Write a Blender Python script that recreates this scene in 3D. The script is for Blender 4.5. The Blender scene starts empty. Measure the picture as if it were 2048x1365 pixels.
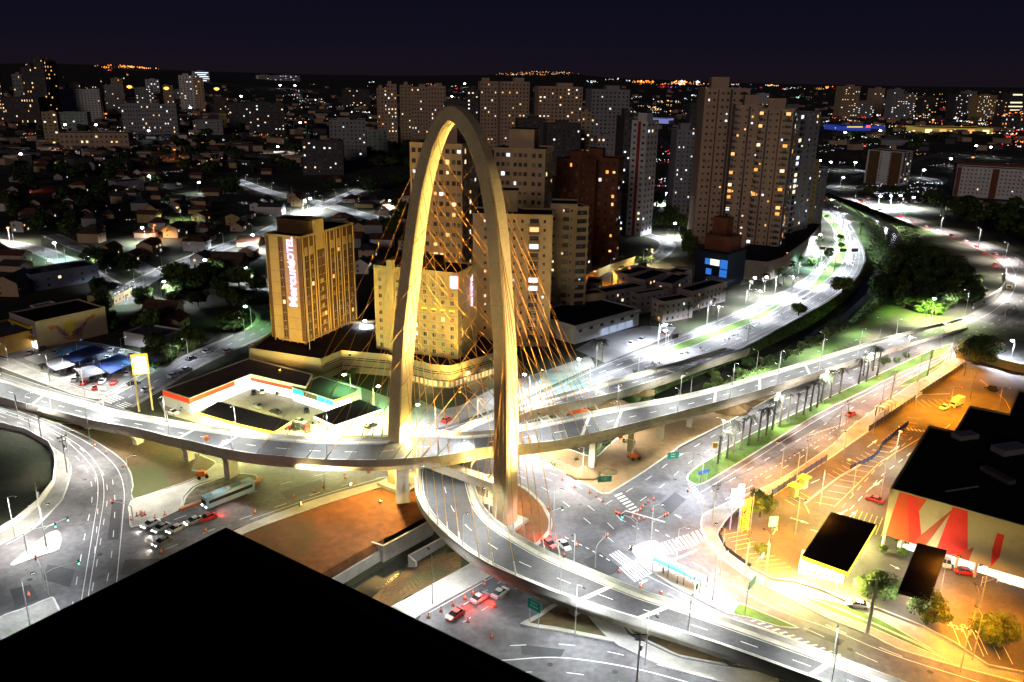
import bpy, math, random
from mathutils import Vector, Matrix
from mathutils.geometry import tessellate_polygon
random.seed(7)
scene = bpy.context.scene
C = scene.collection
# ---------------------------------------------------------------- camera
W0, H0, FPX = 2048., 1365., 1653.
PITCH, ROLL, CAMZ = math.radians(17.8), math.radians(1.0), 100.
cp, sp, cr, sr = math.cos(PITCH), math.sin(PITCH), math.cos(ROLL), math.sin(ROLL)
FW = Vector((0, cp, -sp)); _r = Vector((1, 0, 0)); _u = Vector((0, sp, cp))
RT = _r*cr + _u*sr; UP = _u*cr - _r*sr
cam = bpy.data.cameras.new('camera'); cam_o = bpy.data.objects.new('camera', cam); C.objects.link(cam_o)
m = Matrix((RT, UP, -FW)).transposed().to_4x4(); m.translation = (0, 0, CAMZ)
cam_o.matrix_world = m
cam.sensor_width = 36.; cam.lens = FPX/W0*36.; cam.clip_start = .5; cam.clip_end = 30000.
scene.camera = cam_o
# ---------------------------------------------------------------- night sky and city glow
world = bpy.data.worlds.new('World'); scene.world = world; world.use_nodes = True
nt = world.node_tree; bg = nt.nodes['Background']
tc = nt.nodes.new('ShaderNodeTexCoord'); sx = nt.nodes.new('ShaderNodeSeparateXYZ')
rp = nt.nodes.new('ShaderNodeValToRGB'); nt.links.new(tc.outputs['Generated'], sx.inputs[0])
nt.links.new(sx.outputs['Z'], rp.inputs[0]); nt.links.new(rp.outputs[0], bg.inputs[0])
e = rp.color_ramp.elements
e[0].position = 0.; e[0].color = (.0065, .0042, .0075, 1)
e[1].position = .3; e[1].color = (.0022, .0025, .0085, 1)
x = e.new(.035); x.color = (.0046, .0036, .0088, 1)
x = e.new(.1); x.color = (.0028, .0028, .0085, 1)
bg.inputs[1].default_value = 1.
sun = bpy.data.lights.new('glow_fill_sun', 'SUN'); sun.energy = .26; sun.angle = math.radians(12); sun.color = (1, .8, .68)  # added low sun lights the facades in place of city glow
sun_o = bpy.data.objects.new('glow_fill_sun', sun); C.objects.link(sun_o)
sun_o.rotation_euler = (math.radians(78), 0, math.radians(-14))
vs = scene.view_settings; vs.view_transform = 'Standard'; vs.look = 'None'; vs.exposure = .42; vs.gamma = 1.
scene.cycles.use_denoising = True
scene.cycles.max_bounces = 3; scene.cycles.diffuse_bounces = 2; scene.cycles.glossy_bounces = 2
scene.cycles.transmission_bounces = 1; scene.cycles.caustics_reflective = False; scene.cycles.caustics_refractive = False
scene.cycles.sample_clamp_indirect = 4.
# ---------------------------------------------------------------- photo pixel -> point on a level, and back
def G(x, y, z=0.):
    d = FW + RT*((x-1024)/FPX) + UP*((H0/2-y)/FPX)
    t = (z-CAMZ)/d.z
    return Vector((t*d.x, t*d.y, z))
def PX(p):
    v = Vector(p)-Vector((0, 0, CAMZ)); w = max(v.dot(FW), 1e-3)
    return (1024+FPX*v.dot(RT)/w, H0/2-FPX*v.dot(UP)/w)
def HZ(p, yt):                      # height of a plumb line at p that reaches image row yt
    lo, hi = -5., 400.
    for _ in range(40):
        mm = (lo+hi)/2
        if PX((p.x, p.y, mm))[1] > yt: lo = mm
        else: hi = mm
    return lo
# ---------------------------------------------------------------- materials
_mats = {}
def mat(name, col, rough=.8, var=.18, scale=.35, metal=0., em=None, es=0., spots=None, bump=0., spec=.5):
    if name in _mats: return _mats[name]
    M = bpy.data.materials.new(name); M.use_nodes = True; n = M.node_tree; b = n.nodes['Principled BSDF']
    b.inputs['Roughness'].default_value = rough; b.inputs['Metallic'].default_value = metal
    b.inputs['Specular IOR Level'].default_value = spec
    if em:
        b.inputs['Emission Color'].default_value = (*em, 1); b.inputs['Emission Strength'].default_value = es
    if var > 0:
        g = n.nodes.new('ShaderNodeNewGeometry')
        t = n.nodes.new('ShaderNodeTexNoise'); t.inputs['Scale'].default_value = scale; t.inputs['Detail'].default_value = 8
        n.links.new(g.outputs['Position'], t.inputs['Vector'])
        r = n.nodes.new('ShaderNodeValToRGB'); r.color_ramp.elements[0].position = .32; r.color_ramp.elements[1].position = .68
        r.color_ramp.elements[0].color = (*[c*(1-var) for c in col], 1)
        r.color_ramp.elements[1].color = (*[min(1, c*(1+var)) for c in col], 1)
        n.links.new(t.outputs[0], r.inputs[0]); out = r.outputs[0]
        t2 = n.nodes.new('ShaderNodeTexNoise'); t2.inputs['Scale'].default_value = scale*9; t2.inputs['Detail'].default_value = 4
        n.links.new(g.outputs['Position'], t2.inputs['Vector'])
        mx = n.nodes.new('ShaderNodeMix'); mx.data_type = 'RGBA'; mx.blend_type = 'MULTIPLY'; mx.inputs[0].default_value = min(1, var*2)
        n.links.new(out, mx.inputs[6]); n.links.new(t2.outputs[0], mx.inputs[7]); 
        r3 = n.nodes.new('ShaderNodeMapRange'); r3.inputs[1].default_value = .3; r3.inputs[2].default_value = .7; r3.inputs[3].default_value = .6; r3.inputs[4].default_value = 1.15
        n.links.new(t2.outputs[0], r3.inputs[0]); n.links.new(r3.outputs[0], mx.inputs[7]); out = mx.outputs[2]
        if spots:
            t3 = n.nodes.new('ShaderNodeTexNoise'); t3.inputs['Scale'].default_value = spots[1]; t3.inputs['Detail'].default_value = 6
            n.links.new(g.outputs['Position'], t3.inputs['Vector'])
            r4 = n.nodes.new('ShaderNodeMapRange'); r4.inputs[1].default_value = spots[2]; r4.inputs[2].default_value = spots[2]+.12
            n.links.new(t3.outputs[0], r4.inputs[0])
            m3 = n.nodes.new('ShaderNodeMix'); m3.data_type = 'RGBA'; n.links.new(r4.outputs[0], m3.inputs[0])
            n.links.new(out, m3.inputs[6]); m3.inputs[7].default_value = (*spots[0], 1); out = m3.outputs[2]
        n.links.new(out, b.inputs['Base Color'])
        if bump:
            bp = n.nodes.new('ShaderNodeBump'); bp.inputs['Strength'].default_value = bump; bp.inputs['Distance'].default_value = .3
            n.links.new(t2.outputs[0], bp.inputs['Height']); n.links.new(bp.outputs[0], b.inputs['Normal'])
    else: b.inputs['Base Color'].default_value = (*col, 1)
    _mats[name] = M; return M
def em(name, col, s):
    return mat(name, tuple(c*.5 for c in col), .5, 0, em=col, es=s)
ASPH = mat('asphalt', (.125, .12, .13), .75, .4, .09, spots=((.06, .058, .062), .12, .55))
ASPHD = mat('asphalt_fresh', (.06, .06, .068), .7, .35, .14, spots=((.09, .09, .1), .09, .6))
CONC = mat('concrete', (.42, .40, .36), .85, .16, .25, spots=((.3, .28, .24), .12, .62))
ARCHC = mat('arch_concrete', (.6, .5, .3), .8, .13, .12, spots=((.5, .4, .22), .2, .6))  # warm floodlight tint mixed into the grey concrete colour
CONCB = mat('bridge_concrete', (.44, .40, .33), .8, .16, .15, spots=((.29, .25, .18), .25, .56))
PAVE = mat('pavement', (.26, .255, .24), .9, .25, .2, spots=((.16, .15, .13), .16, .6))
KERB = mat('kerb', (.5, .49, .46), .9, .15, .8)
DIRT = mat('dirt', (.1, .06, .02), .95, .35, .08, spots=((.06, .065, .02), .045, .5), bump=.3)
SOILR = mat('red_soil', (.17, .062, .016), .95, .4, .06, spots=((.085, .05, .01), .04, .5), bump=.3)
SAND = mat('sandy_soil', (.2, .13, .055), .95, .3, .08, spots=((.13, .07, .03), .06, .54), bump=.3)
GRAV = mat('rubble', (.12, .1, .075), .95, .5, .6, bump=1.)
GRASS = mat('grass', (.07, .15, .018), .95, .4, .12, spots=((.11, .1, .035), .1, .6), bump=.4)
GRASSD = mat('rough_grass', (.016, .024, .007), .95, .5, .07, spots=((.03, .026, .012), .05, .58), bump=.4)
WHT = mat('road_paint', (.72, .72, .7), .7, .15, 1.)
YEL = mat('yellow_paint', (.75, .5, .05), .7, .15, 1.)
METAL = mat('galvanised_metal', (.42, .42, .42), .5, .1, 2., metal=.6)
DARK = mat('dark_metal', (.02, .02, .022), .6, .1, 2.)
BLACK = mat('roof_bitumen', (.022, .02, .024), .95, .3, .2, spec=.1)
TILE = mat('clay_tile', (.1, .05, .035), .9, .35, .5)
GLASSD = mat('dark_glass', (.015, .017, .022), .12, 0)
RED = mat('red_panel', (.62, .035, .015), .6, .08, .5)
WOOD = mat('bark', (.06, .04, .028), .95, .3, 1.)
LEAFM = [mat('foliage_%s' % k, c, .9, .5, .5) for k, c in (('dark', (.03, .055, .014)), ('green', (.055, .11, .018)), ('olive', (.1, .11, .025)))]
WATER = mat('water', (.02, .022, .018), .12, .3, .1)
# ---------------------------------------------------------------- mesh helpers
class MB:
    def __init__(s): s.v = []; s.f = []; s.m = []
    def add(s, vs, fs, mi=0):
        o = len(s.v); s.v += [tuple(q) for q in vs]; s.f += [tuple(i+o for i in q) for q in fs]; s.m += [mi]*len(fs); return s
    def box(s, cx, cy, cz, sx, sy, sz, rz=0, mi=0, tx=1., ty=1.):
        c, n = math.cos(rz), math.sin(rz); v = []
        for dz, kx, ky in ((-.5, 1, 1), (.5, tx, ty)):
            for dx, dy in ((-.5, -.5), (.5, -.5), (.5, .5), (-.5, .5)):
                X, Y = dx*sx*kx, dy*sy*ky
                v.append((cx+X*c-Y*n, cy+X*n+Y*c, cz+dz*sz))
        return s.add(v, [(3, 2, 1, 0), (4, 5, 6, 7), (0, 1, 5, 4), (1, 2, 6, 5), (2, 3, 7, 6), (3, 0, 4, 7)], mi)
    def prism(s, poly, z0, z1, mi=0, mtop=None, bottom=False):
        if sum(a[0]*b[1]-b[0]*a[1] for a, b in zip(poly, poly[1:]+poly[:1])) < 0: poly = poly[::-1]
        n = len(poly); f0 = (lambda p: p[2]) if z0 is None else (lambda p: z0)
        tr = tessellate_polygon([[Vector((p[0], p[1], 0)) for p in poly]])
        v = [(p[0], p[1], z1) for p in poly]; fs = []
        for t in tr:
            a, b, c = (Vector(v[i]) for i in t)
            fs.append(tuple(t) if (b-a).cross(c-a).z > 0 else tuple(reversed(t)))
        s.add(v, fs, mi if mtop is None else mtop)
        if z0 is not None:
            s.add([(p[0], p[1], z0) for p in poly]+v, [(i, (i+1) % n, n+(i+1) % n, n+i) for i in range(n)], mi)
        return s
    def tube(s, a, b, r0, r1=None, n=6, mi=0, cap=True):
        a, b = Vector(a), Vector(b); r1 = r0 if r1 is None else r1; d = (b-a)
        if d.length < 1e-6: return s
        d.normalize(); k = Vector((1, 0, 0)) if abs(d.z) > .9 else Vector((0, 0, 1)); X = d.cross(k).normalized(); Y = d.cross(X)
        v = []
        for p, r in ((a, r0), (b, r1)):
            for i in range(n):
                t = 2*math.pi*i/n; v.append(p+X*(r*math.cos(t))+Y*(r*math.sin(t)))
        fs = [(i, n+i, n+(i+1) % n, (i+1) % n) for i in range(n)]
        if cap: fs += [tuple(range(n)), tuple(range(2*n-1, n-1, -1))]
        return s.add(v, fs, mi)
    def loft(s, rings, mi=0, closed=True, caps=True):
        n = len(rings[0]); v = [q for r in rings for q in r]; fs = []
        for k in range(len(rings)-1):
            for i in range(n if closed else n-1):
                fs.append((k*n+i, k*n+(i+1) % n, (k+1)*n+(i+1) % n, (k+1)*n+i))
        if caps: fs += [tuple(range(n-1, -1, -1)), tuple(range((len(rings)-1)*n, len(rings)*n))]
        return s.add(v, fs, mi)
    def quad(s, a, b, c, d, mi=0): return s.add([a, b, c, d], [(0, 1, 2, 3)], mi)
    def mesh(s, name, mats):
        me = bpy.data.meshes.new(name); me.from_pydata(s.v, [], s.f)
        for q in (mats if isinstance(mats, (list, tuple)) else [mats]): me.materials.append(q)
        if any(s.m): me.polygons.foreach_set('material_index', s.m)
        me.update(); return me
    def build(s, name, mats, parent=None, loc=None, rz=0., **k):
        return ob(name, s.mesh(name, mats), parent, loc, rz, **k)
def tag(o, label=None, cat=None, group=None, kind=None):
    if label: o['label'] = label
    if cat: o['category'] = cat
    if group: o['group'] = group
    if kind: o['kind'] = kind
    return o
def ob(name, data, parent=None, loc=None, rz=0., label=None, cat=None, group=None, kind=None, sc=None):
    o = bpy.data.objects.new(name, data); C.objects.link(o)
    if parent: o.parent = parent
    if loc is not None: o.location = loc
    if rz: o.rotation_euler.z = rz
    if sc: o.scale = (sc,)*3 if not isinstance(sc, tuple) else sc
    return tag(o, label, cat, group, kind)
def thing(name, label, cat, loc=(0, 0, 0), rz=0., group=None, sc=None):
    return ob(name, None, None, loc, rz, label, cat, group, None, sc)
_ch = {}
def child_map(o): return list(o.children)
def copy_tree(o, parent=None):
    c = o.copy(); C.objects.link(c); c.parent = parent
    for k in PROTO[o.name] if o.name in PROTO else (): copy_tree(k, c)
    return c
PROTO = {}
def register(o, kids):                       # remembers a prototype's own children, so copies made later do not rescan the file
    PROTO[o.name] = [k[0] for k in kids]
    for k in kids:
        if len(k) > 1: PROTO[k[0].name] = list(k[1:])
def P(pts, z=0.): return [G(p[0], p[1], p[2] if len(p) > 2 else z) for p in pts]
def catmull(pts, n):
    if len(pts) < 3: return [pts[0].lerp(pts[-1], i/n) for i in range(n+1)]
    q = [pts[0]*2-pts[1]]+pts+[pts[-1]*2-pts[-2]]; out = []
    for i in range(n+1):
        t = i/n*(len(pts)-1); k = min(int(t), len(pts)-2); u = t-k
        a, b, c, d = q[k:k+4]
        out.append(.5*((2*b)+(c-a)*u+(2*a-5*b+4*c-d)*u*u+(3*b-a-3*c+d)*u**3))
    return out
def arclen(pts, step=None, n=None):          # evenly spaced points and headings along a polyline
    L = [0]
    for a, b in zip(pts, pts[1:]): L.append(L[-1]+(b-a).length)
    if n is None: n = max(1, round(L[-1]/step))
    out = []; k = 0
    for i in range(n+1):
        s = L[-1]*i/n
        while k < len(L)-2 and L[k+1] < s: k += 1
        u = (s-L[k])/max(L[k+1]-L[k], 1e-6); d = (pts[k+1]-pts[k])
        out.append((pts[k].lerp(pts[k+1], min(1, max(0, u))), math.atan2(d.y, d.x)))
    return out
def smooth(px, z=0., per=8): 
    p = P(px, z); return catmull(p, per*(len(p)-1))
ORD = 'first second third fourth fifth sixth seventh eighth ninth tenth eleventh twelfth thirteenth fourteenth fifteenth sixteenth seventeenth eighteenth nineteenth'.split()
TENS = {2: 'twent', 3: 'thirt', 4: 'fort', 5: 'fift', 6: 'sixt', 7: 'sevent', 8: 'eight', 9: 'ninet'}
def ordn(i):
    if i <= 19: return ORD[i-1]
    t, u = divmod(i, 10)
    if t > 9: return 'hundredth' if i == 100 else 'hundred and '+ordn(i-100)
    return TENS[t]+'ieth' if u == 0 else TENS[t]+'y-'+ORD[u-1]
_light = {}
def light(parent, loc, power, col, r=.25, spot=None, rot=None, blend=.6):
    key = (power, col, r, spot, blend)
    if key not in _light:
        l = bpy.data.lights.new('lamp_light', 'SPOT' if spot else 'POINT'); l.energy = power; l.color = col; l.shadow_soft_size = r
        if spot: l.spot_size = math.radians(spot); l.spot_blend = blend
        _light[key] = l
    o = bpy.data.objects.new('lamp_light', _light[key]); C.objects.link(o); o.parent = parent; o.location = loc
    if rot: o.rotation_euler = rot
    return o

def text_mesh(cu, name, m, root, p, rot):    # lettering as plain mesh
    o = bpy.data.objects.new(name, cu); C.objects.link(o); bpy.context.view_layer.update()
    me = bpy.data.meshes.new_from_object(o.evaluated_get(bpy.context.evaluated_depsgraph_get())); bpy.data.objects.remove(o)
    me.materials.clear(); me.materials.append(m); r = ob(name, me, root, p); r.rotation_euler = rot; return r
# ================================================================ ground, water, roads
def sm(a, b, x):
    t = min(1, max(0, (x-a)/(b-a))); return t*t*(3-2*t)
RIV = catmull(P([(1040, 925), (1120, 893), (1190, 868), (1250, 830), (1330, 792), (1430, 748), (1520, 712), (1600, 672), (1660, 640), (1720, 590), (1765, 540), (1790, 490), (1775, 450), (1720, 415), (1660, 395), (1600, 380)], -4), 90)
def dline(x, y, L):
    b = 1e9
    for p, q in zip(L, L[1:]):
        dx, dy = q.x-p.x, q.y-p.y; t = max(0, min(1, ((x-p.x)*dx+(y-p.y)*dy)/(dx*dx+dy*dy+1e-9)))
        b = min(b, (x-p.x-t*dx)**2+(y-p.y-t*dy)**2)
    return math.sqrt(b)
PIT = [(q.x, q.y) for q in P([(440, 1072), (520, 1052), (640, 1012), (775, 972), (840, 992), (880, 1050), (925, 1135), (793, 1213), (600, 1340), (300, 1200)])]
def inside(x, y, poly):
    r = False; n = len(poly)
    for i in range(n):
        (a, b), (c, d) = poly[i], poly[i-1]
        if (b > y) != (d > y) and x < (c-a)*(y-b)/(d-b)+a: r = not r
    return r
RX0, RX1 = min(p.x for p in RIV)-25, max(p.x for p in RIV)+25
RY0, RY1 = min(p.y for p in RIV)-25, max(p.y for p in RIV)+25
def hgt(x, y):
    z = 0.
    if RX0 < x < RX1 and RY0 < y < RY1:
        d = dline(x, y, RIV[::2]); z -= 6.*(1-sm(4, 15+6*sm(250, 500, y), d))
    if y < 230 and inside(x, y, PIT): z -= 8.
    D = math.hypot(x, y)
    if D > 1500:
        a = x/max(y, 1)
        r = 20+92*math.exp(-((a+.46)/.26)**2)+72*math.exp(-((a-.03)/.13)**2)+28*math.sin(a*9+1)
        z += sm(2300, 5200, D)*max(0, r)
    return z
def axis(lo, hi, near0, near1, st):
    a = [near0]
    while a[-1] < near1: a.append(a[-1]+st)
    s = st
    while a[-1] < hi: s *= 1.13; a.append(a[-1]+s)
    s = st; b = [near0]
    while b[-1] > lo: s *= 1.13; b.append(b[-1]-s)
    return b[:0:-1]+a
xs = axis(-16000, 16000, -130, 250, 3.); ys = axis(-60, 24000, 100, 640, 3.)
g = MB()
for yy in ys:
    for xx in xs: g.v.append((xx, yy, hgt(xx, yy)))
nx = len(xs)
g.f = [(j*nx+i, j*nx+i+1, (j+1)*nx+i+1, (j+1)*nx+i) for j in range(len(ys)-1) for i in range(nx-1)]; g.m = [0]*len(g.f)
GROUND = mat('ground_cover', (.042, .04, .024), .97, .5, .05, spots=((.03, .045, .014), .03, .5), bump=.3)
BANK = mat('bank_grass', (.05, .11, .018), .95, .45, .1, spots=((.12, .085, .03), .06, .6), bump=.5)
for k_, f_ in enumerate(g.f):
    a_ = g.v[f_[0]]
    if RX0 < a_[0] < RX1 and RY0 < a_[1] < RY1 and dline(a_[0]+1.5, a_[1]+1.5, RIV[::3]) < 24: g.m[k_] = 1
go = g.build('ground', [GROUND, BANK], kind='structure')
for p in go.data.polygons: p.use_smooth = True
def sheet(name, pts, m, z, closed_px=True):
    q = P(pts) if closed_px else pts
    b = MB(); b.prism([(p.x, p.y) for p in q], None, z); return b.build(name, m, kind='structure')
def strip(name, L, R, m, z, per=8):
    a = catmull(P(L), per*(len(L)-1)); b = catmull(P(R), per*(len(R)-1)); q = MB()
    for i in range(len(a)-1): q.quad((a[i].x, a[i].y, z), (b[i].x, b[i].y, z), (b[i+1].x, b[i+1].y, z), (a[i+1].x, a[i+1].y, z))
    return q.build(name, m, kind='structure')
def offset(poly, d):                          # inward offset of a closed outline
    n = len(poly); A = sum(poly[i][0]*poly[(i+1) % n][1]-poly[(i+1) % n][0]*poly[i][1] for i in range(n))
    s = 1 if A > 0 else -1; out = []
    for i in range(n):
        a, b, c = poly[i-1], poly[i], poly[(i+1) % n]
        n1 = Vector((-(b[1]-a[1]), b[0]-a[0])); n2 = Vector((-(c[1]-b[1]), c[0]-b[0]))
        if n1.length: n1.normalize()
        if n2.length: n2.normalize()
        k = (n1+n2); k = k/max(k.length_squared/2, .6)
        out.append((b[0]+k.x*d*s, b[1]+k.y*d*s))
    return out
def rnd(pts, per=4):                          # rounds a closed outline
    q = P(pts); q = q[-1:]+q+q[:2]; n = len(q)-3; out = []
    for k in range(n):
        a, b, c, d = q[k:k+4]
        for i in range(per):
            u = i/per; p = .5*((2*b)+(c-a)*u*.7+(2*a-5*b+4*c-d)*u*u*.7+(3*b-a-3*c+d)*u**3*.7)
            p = b.lerp(c, u).lerp(p, .75); out.append((p.x, p.y))
    return out
def island(name, pts, m, h=.15, kw=.35, rounded=True, kerbname='kerb', km=None):
    q = rnd(pts) if rounded else [(p.x, p.y) for p in P(pts)]
    b = MB(); b.prism(offset(q, kw*.5) if kw else q, 0, h); o = b.build(name, m, kind='structure')
    if kw:
        i = offset(q, kw); b = MB(); n = len(q); Z = h+.03
        for k in range(n):
            a0, a1, b0, b1 = q[k], q[(k+1) % n], i[k], i[(k+1) % n]
            b.quad((*a0, Z), (*a1, Z), (*b1, Z), (*b0, Z)); b.quad((*a0, 0), (*a1, 0), (*a1, Z), (*a0, Z)); b.quad((*b1, 0), (*b0, 0), (*b0, Z), (*b1, Z))
        b.build(kerbname, km or KERB, kind='structure')
    return o
def GH(x, y):
    d = (FW + RT*((x-1024)/FPX) + UP*((H0/2-y)/FPX)).normalized(); t = 300.; o_ = Vector((0, 0, CAMZ))
    while t < 16000:
        p = o_+d*t
        if p.z < hgt(p.x, p.y)+1: return Vector((p.x, p.y, hgt(p.x, p.y)))
        t *= 1.012
    return None
# -- big asphalt field of the junction
sheet('road', [(-90, 720), (150, 792), (215, 806), (300, 836), (420, 866), (560, 888), (760, 893), (860, 850), (960, 835), (1045, 812), (1062, 905), (1215, 990), (1346, 905), (1500, 824), (1600, 765), (1720, 722), (1860, 655), (1928, 634), (1990, 603), (2030, 560), (2130, 560), (2130, 1420),
    (760, 1400), (843, 1229), (987, 1149), (950, 1090), (905, 1040), (860, 985), (775, 961), (640, 1002), (500, 1048), (440, 1070), (300, 1190), (-90, 1420)], ASPH, .03)
strip('highway', [(850, 868), (1045, 803), (1218, 722), (1333, 681), (1500, 611), (1594, 566), (1650, 520), (1671, 488), (1666, 453), (1631, 418), (1590, 400)],
    [(930, 885), (1080, 838), (1240, 790), (1410, 735), (1500, 690), (1615, 627), (1680, 587), (1722, 545), (1728, 500), (1692, 436), (1640, 403)], ASPH, .036)
strip('road', [(1975, 640), (2003, 597), (2016, 571), (2010, 540), (1980, 511), (1900, 474), (1840, 455), (1770, 428), (1720, 408), (1660, 388), (1630, 374)],
    [(2130, 680), (2140, 620), (2130, 570), (2085, 535), (2025, 505), (1960, 480), (1895, 458), (1825, 434), (1745, 400), (1692, 383), (1640, 370)], ASPH, .04)
# -- streets
def street(name, px, w, m=ASPH, z=.034):
    c = smooth(px); b = MB(); pr = None
    for p, a in arclen(c, 4.):
        n = Vector((-math.sin(a), math.cos(a), 0))*(w/2); cur = (p+n, p-n)
        if pr: b.quad((pr[1].x, pr[1].y, z), (cur[1].x, cur[1].y, z), (cur[0].x, cur[0].y, z), (pr[0].x, pr[0].y, z))
        pr = cur
    o = b.build(name, m, kind='structure'); return c
ST = {}
for k, (px, w) in enumerate([
    ([(228, 812), (300, 770), (360, 735), (430, 702), (490, 676), (530, 655), (545, 632), (520, 610)], 10),
    ([(250, 610), (272, 572), (333, 540), (385, 518), (470, 486), (525, 468), (570, 446), (640, 415), (720, 380)], 9),
    ([(-40, 478), (64, 497), (130, 523), (200, 562), (262, 600)], 9),
    ([(470, 360), (540, 385), (610, 400), (660, 412), (760, 440)], 10),
    ([(300, 545), (250, 520), (170, 500), (100, 470)], 7),
    ([(1180, 455), (1250, 462), (1320, 478), (1335, 494), (1300, 522), (1220, 548)], 7),
    ([(1290, 262), (1330, 290), (1350, 330), (1330, 372), (1300, 400)], 16),
    ([(1600, 326), (1680, 332), (1740, 345), (1830, 352), (1900, 372)], 16),
    ([(1620, 395), (1700, 360), (1800, 330), (1900, 310), (2080, 330)], 12),
    ([(1820, 300), (1900, 318), (2000, 345), (2080, 360)], 14),
    ([(1640, 300), (1760, 292), (1900, 288), (2080, 300)], 14)]):
    ST[k] = street('street', px, w, z=.034+.004*(k%4))
    for side in (-1, 1):                       # raised footways along each street
        b = MB(); pr = None; z = .13
        if k > 5: continue
        for p, a in arclen(ST[k], 4.):
            n = Vector((-math.sin(a), math.cos(a), 0)); cur = (p+n*side*(w/2), p+n*side*(w/2+1.8))
            if pr:
                b.quad(*[(q.x, q.y, z) for q in (pr[0], cur[0], cur[1], pr[1])]); b.quad((pr[0].x, pr[0].y, 0), (cur[0].x, cur[0].y, 0), (cur[0].x, cur[0].y, z), (pr[0].x, pr[0].y, z))
            pr = cur
        b.build('footway', PAVE, kind='structure')
# -- islands and open ground round the junction
island('grass_plot', [(-60, 858), (40, 866), (92, 895), (107, 930), (103, 970), (75, 1008), (30, 1043), (-60, 1085)], GRASSD, .12, 0)
island('footway', [(-60, 838), (0, 842), (51, 864), (101, 892), (136, 918), (144, 938), (140, 960), (127, 998), (92, 1036), (49, 1066), (-60, 1120), (-60, 1090), (36, 1045), (77, 1012), (106, 970), (110, 928), (96, 894), (45, 868), (-60, 853)], PAVE, .15)
island('traffic_island', [(21, 1129), (60, 1096), (95, 1069), (113, 1062), (122, 1070), (119, 1100), (70, 1117), (28, 1133)], CONC)
island('traffic_island', [(-40, 1290), (0, 1235), (60, 1213), (105, 1195), (118, 1215), (130, 1260), (60, 1330)], PAVE)
island('dirt_verge', [(112, 846), (179, 878), (221, 904), (246, 924), (260, 947), (265, 972), (265, 1000), (364, 968), (400, 952), (434, 927), (387, 905), (313, 878), (230, 858), (165, 846)], DIRT, .15, .3)
island('grass_verge', [(-60, 775), (40, 807), (110, 832), (168, 848), (112, 848), (40, 822), (-60, 800)], GRASS, .17, .3)
island('footway', [(262, 1002), (364, 970), (400, 955), (436, 928), (462, 940), (466, 950), (410, 964), (385, 974), (366, 996), (362, 1018), (311, 1043), (262, 1056), (258, 1030)], CONC, .14, .3)
island('rubble_bed', [(366, 1016), (368, 998), (388, 976), (420, 964), (470, 948), (510, 950), (517, 962), (440, 990)], GRAV, .2, .5)
island('dirt_verge', [(1000, 975), (1031, 967), (1056, 979), (1087, 1008), (1104, 1040), (1103, 1062), (1076, 1092), (1030, 1090), (985, 1050), (975, 1000)], SOILR, .14, .9, km=CONC)
island('dirt_verge', [(1041, 902), (1080, 896), (1140, 900), (1190, 915), (1230, 880), (1300, 845), (1400, 800), (1520, 752), (1660, 715), (1790, 684), (1700, 735), (1600, 764), (1500, 822), (1364, 892), (1346, 905), (1218, 989), (1160, 965), (1080, 922)], SAND, .15, .4)
island('grass_median', [(1374, 962), (1375, 950), (1395, 933), (1436, 908), (1500, 870), (1634, 806), (1750, 752), (1848, 707), (1905, 688), (1890, 708), (1800, 748), (1714, 791), (1628, 834), (1500, 914), (1420, 962), (1395, 972)], GRASS, .16, .4)
island('traffic_island', [(1261, 1100), (1285, 1087), (1307, 1082), (1320, 1090), (1336, 1118), (1390, 1152), (1440, 1183), (1474, 1205), (1462, 1230), (1420, 1212), (1345, 1172), (1290, 1135)], CONC, .16)
island('grass_verge', [(1478, 1207), (1540, 1232), (1600, 1258), (1560, 1256), (1500, 1238), (1464, 1230)], GRASS, .16, .3)
island('footway', [(1467, 1000), (1408, 1028), (1400, 1048), (1410, 1082), (1436, 1113), (1487, 1151), (1580, 1200), (1660, 1240), (1740, 1272), (1794, 1299), (1888, 1328), (2060, 1372), (2060, 1352), (1976, 1334), (1909, 1289), (1848, 1257), (1757, 1222), (1687, 1203), (1588, 1166), (1545, 1160), (1500, 1136), (1459, 1108), (1436, 1072), (1450, 1045), (1480, 1015), (1544, 994), (1666, 914), (1738, 863), (1829, 799), (1928, 732), (1912, 711), (1794, 788), (1700, 855), (1663, 891), (1599, 935), (1544, 968)], PAVE, .15)
sheet('car_park', [(1544, 996), (1666, 916), (1738, 865), (1829, 801), (1928, 734), (2130, 770), (2130, 1370), (1976, 1336), (1909, 1290), (1848, 1258), (1757, 1223), (1687, 1204), (1588, 1167), (1545, 1161), (1500, 1137), (1459, 1109), (1436, 1073), (1450, 1046), (1480, 1016)], mat('car_park_asphalt', (.075, .068, .062), .8, .3, .12, spots=((.045, .042, .04), .1, .58)), .042)
for a in ([(1583, 1186), (1660, 1212), (1740, 1246), (1840, 1292), (1895, 1322), (1830, 1296), (1740, 1256), (1650, 1220)], [(1618, 1196), (1680, 1206), (1760, 1240), (1868, 1302), (1790, 1268), (1700, 1228)], [(1790, 775), (1870, 730), (1892, 716), (1885, 732), (1838, 764)], [(1835, 785), (1870, 762), (1918, 732), (1850, 784)]):
    island('grass_verge', a, GRASS, .18, .25)
island('dirt_verge', [(1040, 1250), (1075, 1230), (1112, 1206), (1160, 1205), (1176, 1220), (1200, 1250), (1232, 1285), (1175, 1275), (1110, 1262)], DIRT, .16, 1.0, km=CONC)
island('footway', [(1169, 1213), (1230, 1228), (1243, 1245), (1256, 1270), (1300, 1292), (1359, 1318), (1450, 1335), (1540, 1345), (1560, 1375), (1440, 1365), (1330, 1335), (1236, 1292), (1200, 1250)], CONC, .15, .3)
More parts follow.
